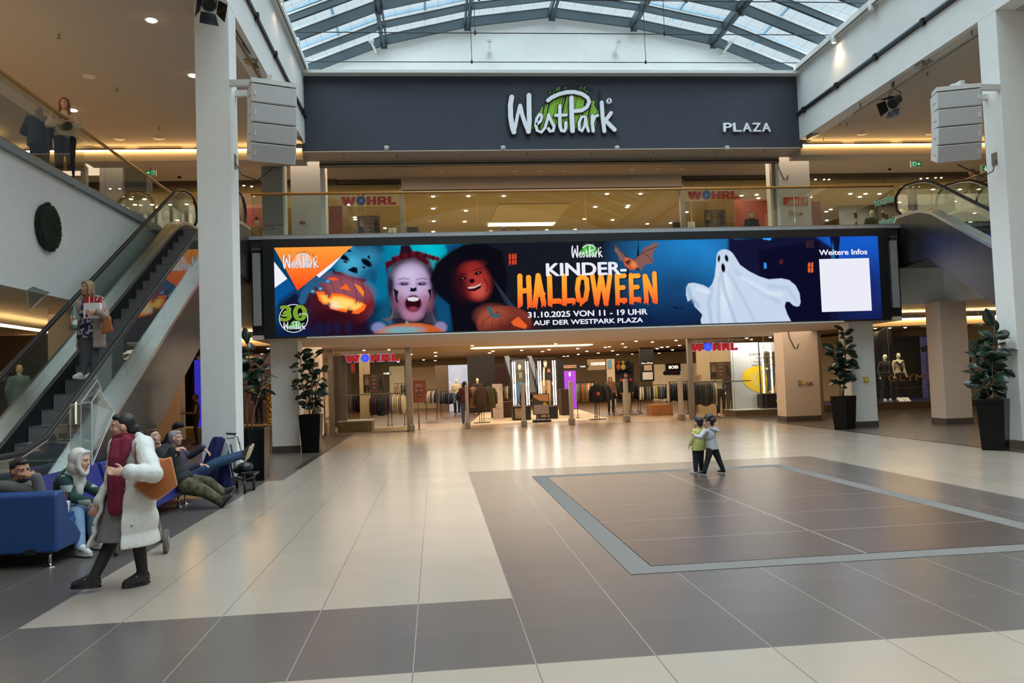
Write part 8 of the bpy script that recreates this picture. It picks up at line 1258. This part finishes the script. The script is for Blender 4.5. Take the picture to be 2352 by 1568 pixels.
# --- two toddlers
YT = 13.55
def kid(lab, col, top_nm, J, shoes, sole, hk, hood=False):
    p = (J['aL']+J['aR'])/2; t = person_thing((p.x, p.y, 0), lab); person(t, J, SKIN, col, 1.30, J['tr'], 1.40, shoes, sole, .0085, hands=True, palms=J.get('pm'), curl=.4, hairm=HB, hairk=hk, shirt_name=top_nm, hem=.05); return t
TRN = cloth('toddler_navy', c(30, 33, 46)); TRB = cloth('toddler_black', c(24, 24, 25)); s = .57
J = dict(s=s, hs=1.55, tr=TRN, hd=P(1603, 971, YT+.02), nk=P(1606, 983, YT), ch=P(1605, 1001, YT), pel=P(1603.5, 1030, YT), f=V(-.55, .83, 0), u=V(0, 0, 1), sL=P(1595.5, 989, YT-.02), sR=P(1614, 988, YT+.05), eL=P(1591, 1006, YT-.04), wL=P(1585, 1020, YT-.02), eR=P(1618, 1006, YT+.1), wR=P(1619, 1020, YT+.15), hL=P(1599, 1033, YT), hR=P(1608, 1033, YT+.02), kL=P(1598, 1055, YT), kR=P(1610, 1055, YT+.04), aL=P(1598, 1079, YT), aR=P(1611, 1076, YT+.12))
for q in 'LR': J['a'+q].z = .06; J['t'+q] = J['a'+q]+V(-.8, .45, -.3)*.085
kid('toddler in yellow sweater standing on the dark stage hatch', cloth('sweater_yellow', c(196, 192, 112)), 'sweater', J, mat('pink_shoe', c(206, 190, 186), .6), WSHOE, 'short')
YT = 13.35; J = dict(s=s, hs=1.6, tr=TRB, hd=P(1627, 969, YT), nk=P(1630, 983, YT), ch=P(1632, 1001, YT), pel=P(1636, 1028, YT+.02), f=V(-.90, .42, -.08), u=V(0, 0, 1), sL=P(1619, 990, YT-.10), sR=P(1640, 988, YT+.08), eL=P(1608, 1004, YT-.16), wL=P(1597, 1001, YT-.02), eR=P(1625, 1004, YT+.2), wR=P(1612, 1008, YT+.28), hL=P(1631, 1032, YT-.02), hR=P(1641, 1031, YT+.04), kL=P(1626, 1053, YT-.04), kR=P(1651, 1055, YT+.05), aL=P(1618, 1081, YT-.05), aR=P(1661, 1078, YT+.04), dL=V(-.6, .6, .5), pm={'L': V(.3, .8, .2)})
for q in 'LR': J['a'+q].z = .06; J['t'+q] = J['a'+q]+V(-.92, .22, -.25)*.085
GH_ = cloth('hoodie_pale_grey', c(178, 178, 182)); t = kid('toddler with curly hair in pale grey hoodie hugging the yellow one', GH_, 'hoodie', J, CL['black'], WSHOE, 'curly'); b = MB(); b.ell(P(1640, 986, YT-.02), .075, .06, .045); b.ell(P(1646, 989, YT-.02), .05, .05, .03); b.cap(P(1632, 984, YT-.06), .03, P(1650, 990, YT-.05), .018); o = b.build('hood', GH_, t); bake(o, .009, 3)
# --- shoppers
p = fl(1070, 973); t = person_thing(p, 'shopper with her back turned, dark top and jeans, inside the shop entrance'); J = pose((p.x, p.y, 0), 1.72, .15, arms=dict(wL=(.12, .22, 1.1), wR=(-.2, .15, 1.0))); person(t, J, SKIN3, CL['maroon'], 1.2, CL['denim'], 1.3, BLKL, WSHOE, .018, hands=False, hairm=HB, hairk='bob', facefeat=False, shirt_name='top', hem=.1); b = MB(); b.ell(J['pel']+Vector((-.27, -.05, .22)), .08, .16, .16); b.build('shoulder_bag', CL['black'], t, smooth=True)
p = fl(1404, 951); t = person_thing(p, 'shopper with long auburn hair and brown sweater walking in the shop'); J = pose((p.x, p.y, 0), 1.68, math.pi+.1); person(t, J, SKIN, cloth('sweater_brown', c(124, 88, 66)), 1.2, CL['black'], 1.1, BLKL, BLKL, .018, hands=False, hairm=HRD, hairk='long', shirt_name='sweater')
p = fl(1441, 948); t = person_thing(p, 'shopper in black and red jacket behind a grey gate post'); J = pose((p.x, p.y, 0), 1.82, math.pi-.1, legs=dict(kL=(.12, .1, .5), aL=(.14, .12, .09))); person(t, J, SKIN2, CL['black'], 1.3, CL['beige'], 1.25, BLKL, WSHOE, .018, hands=False, hairm=HB, hairk='short', hem=.05); b = MB(); b.ell(J['sL']+Vector((-.02, -.03, .02)), .09, .1, .07); b.ell(J['sR']+Vector((.02, -.03, .02)), .09, .1, .07); b.build('red_yoke', mat('jacket_red', c(180, 60, 44), .7), t, smooth=True)
p = P(2240, 396, 21.3); t = person_thing((p.x, 21.3, 5.68), 'person with auburn hair in dark green coat at the upper right railing'); J = pose((p.x, 21.3, 5.68), p.z-5.68+.12, math.pi/2-.3, lean=.08); person(t, J, SKIN, cloth('coat_dark_green', c(44, 50, 44)), 1.25, CL['black'], 1.2, BLKL, BLKL, .02, hands=False, hairm=HRD, hairk='short', facefeat=False, hem=.3)
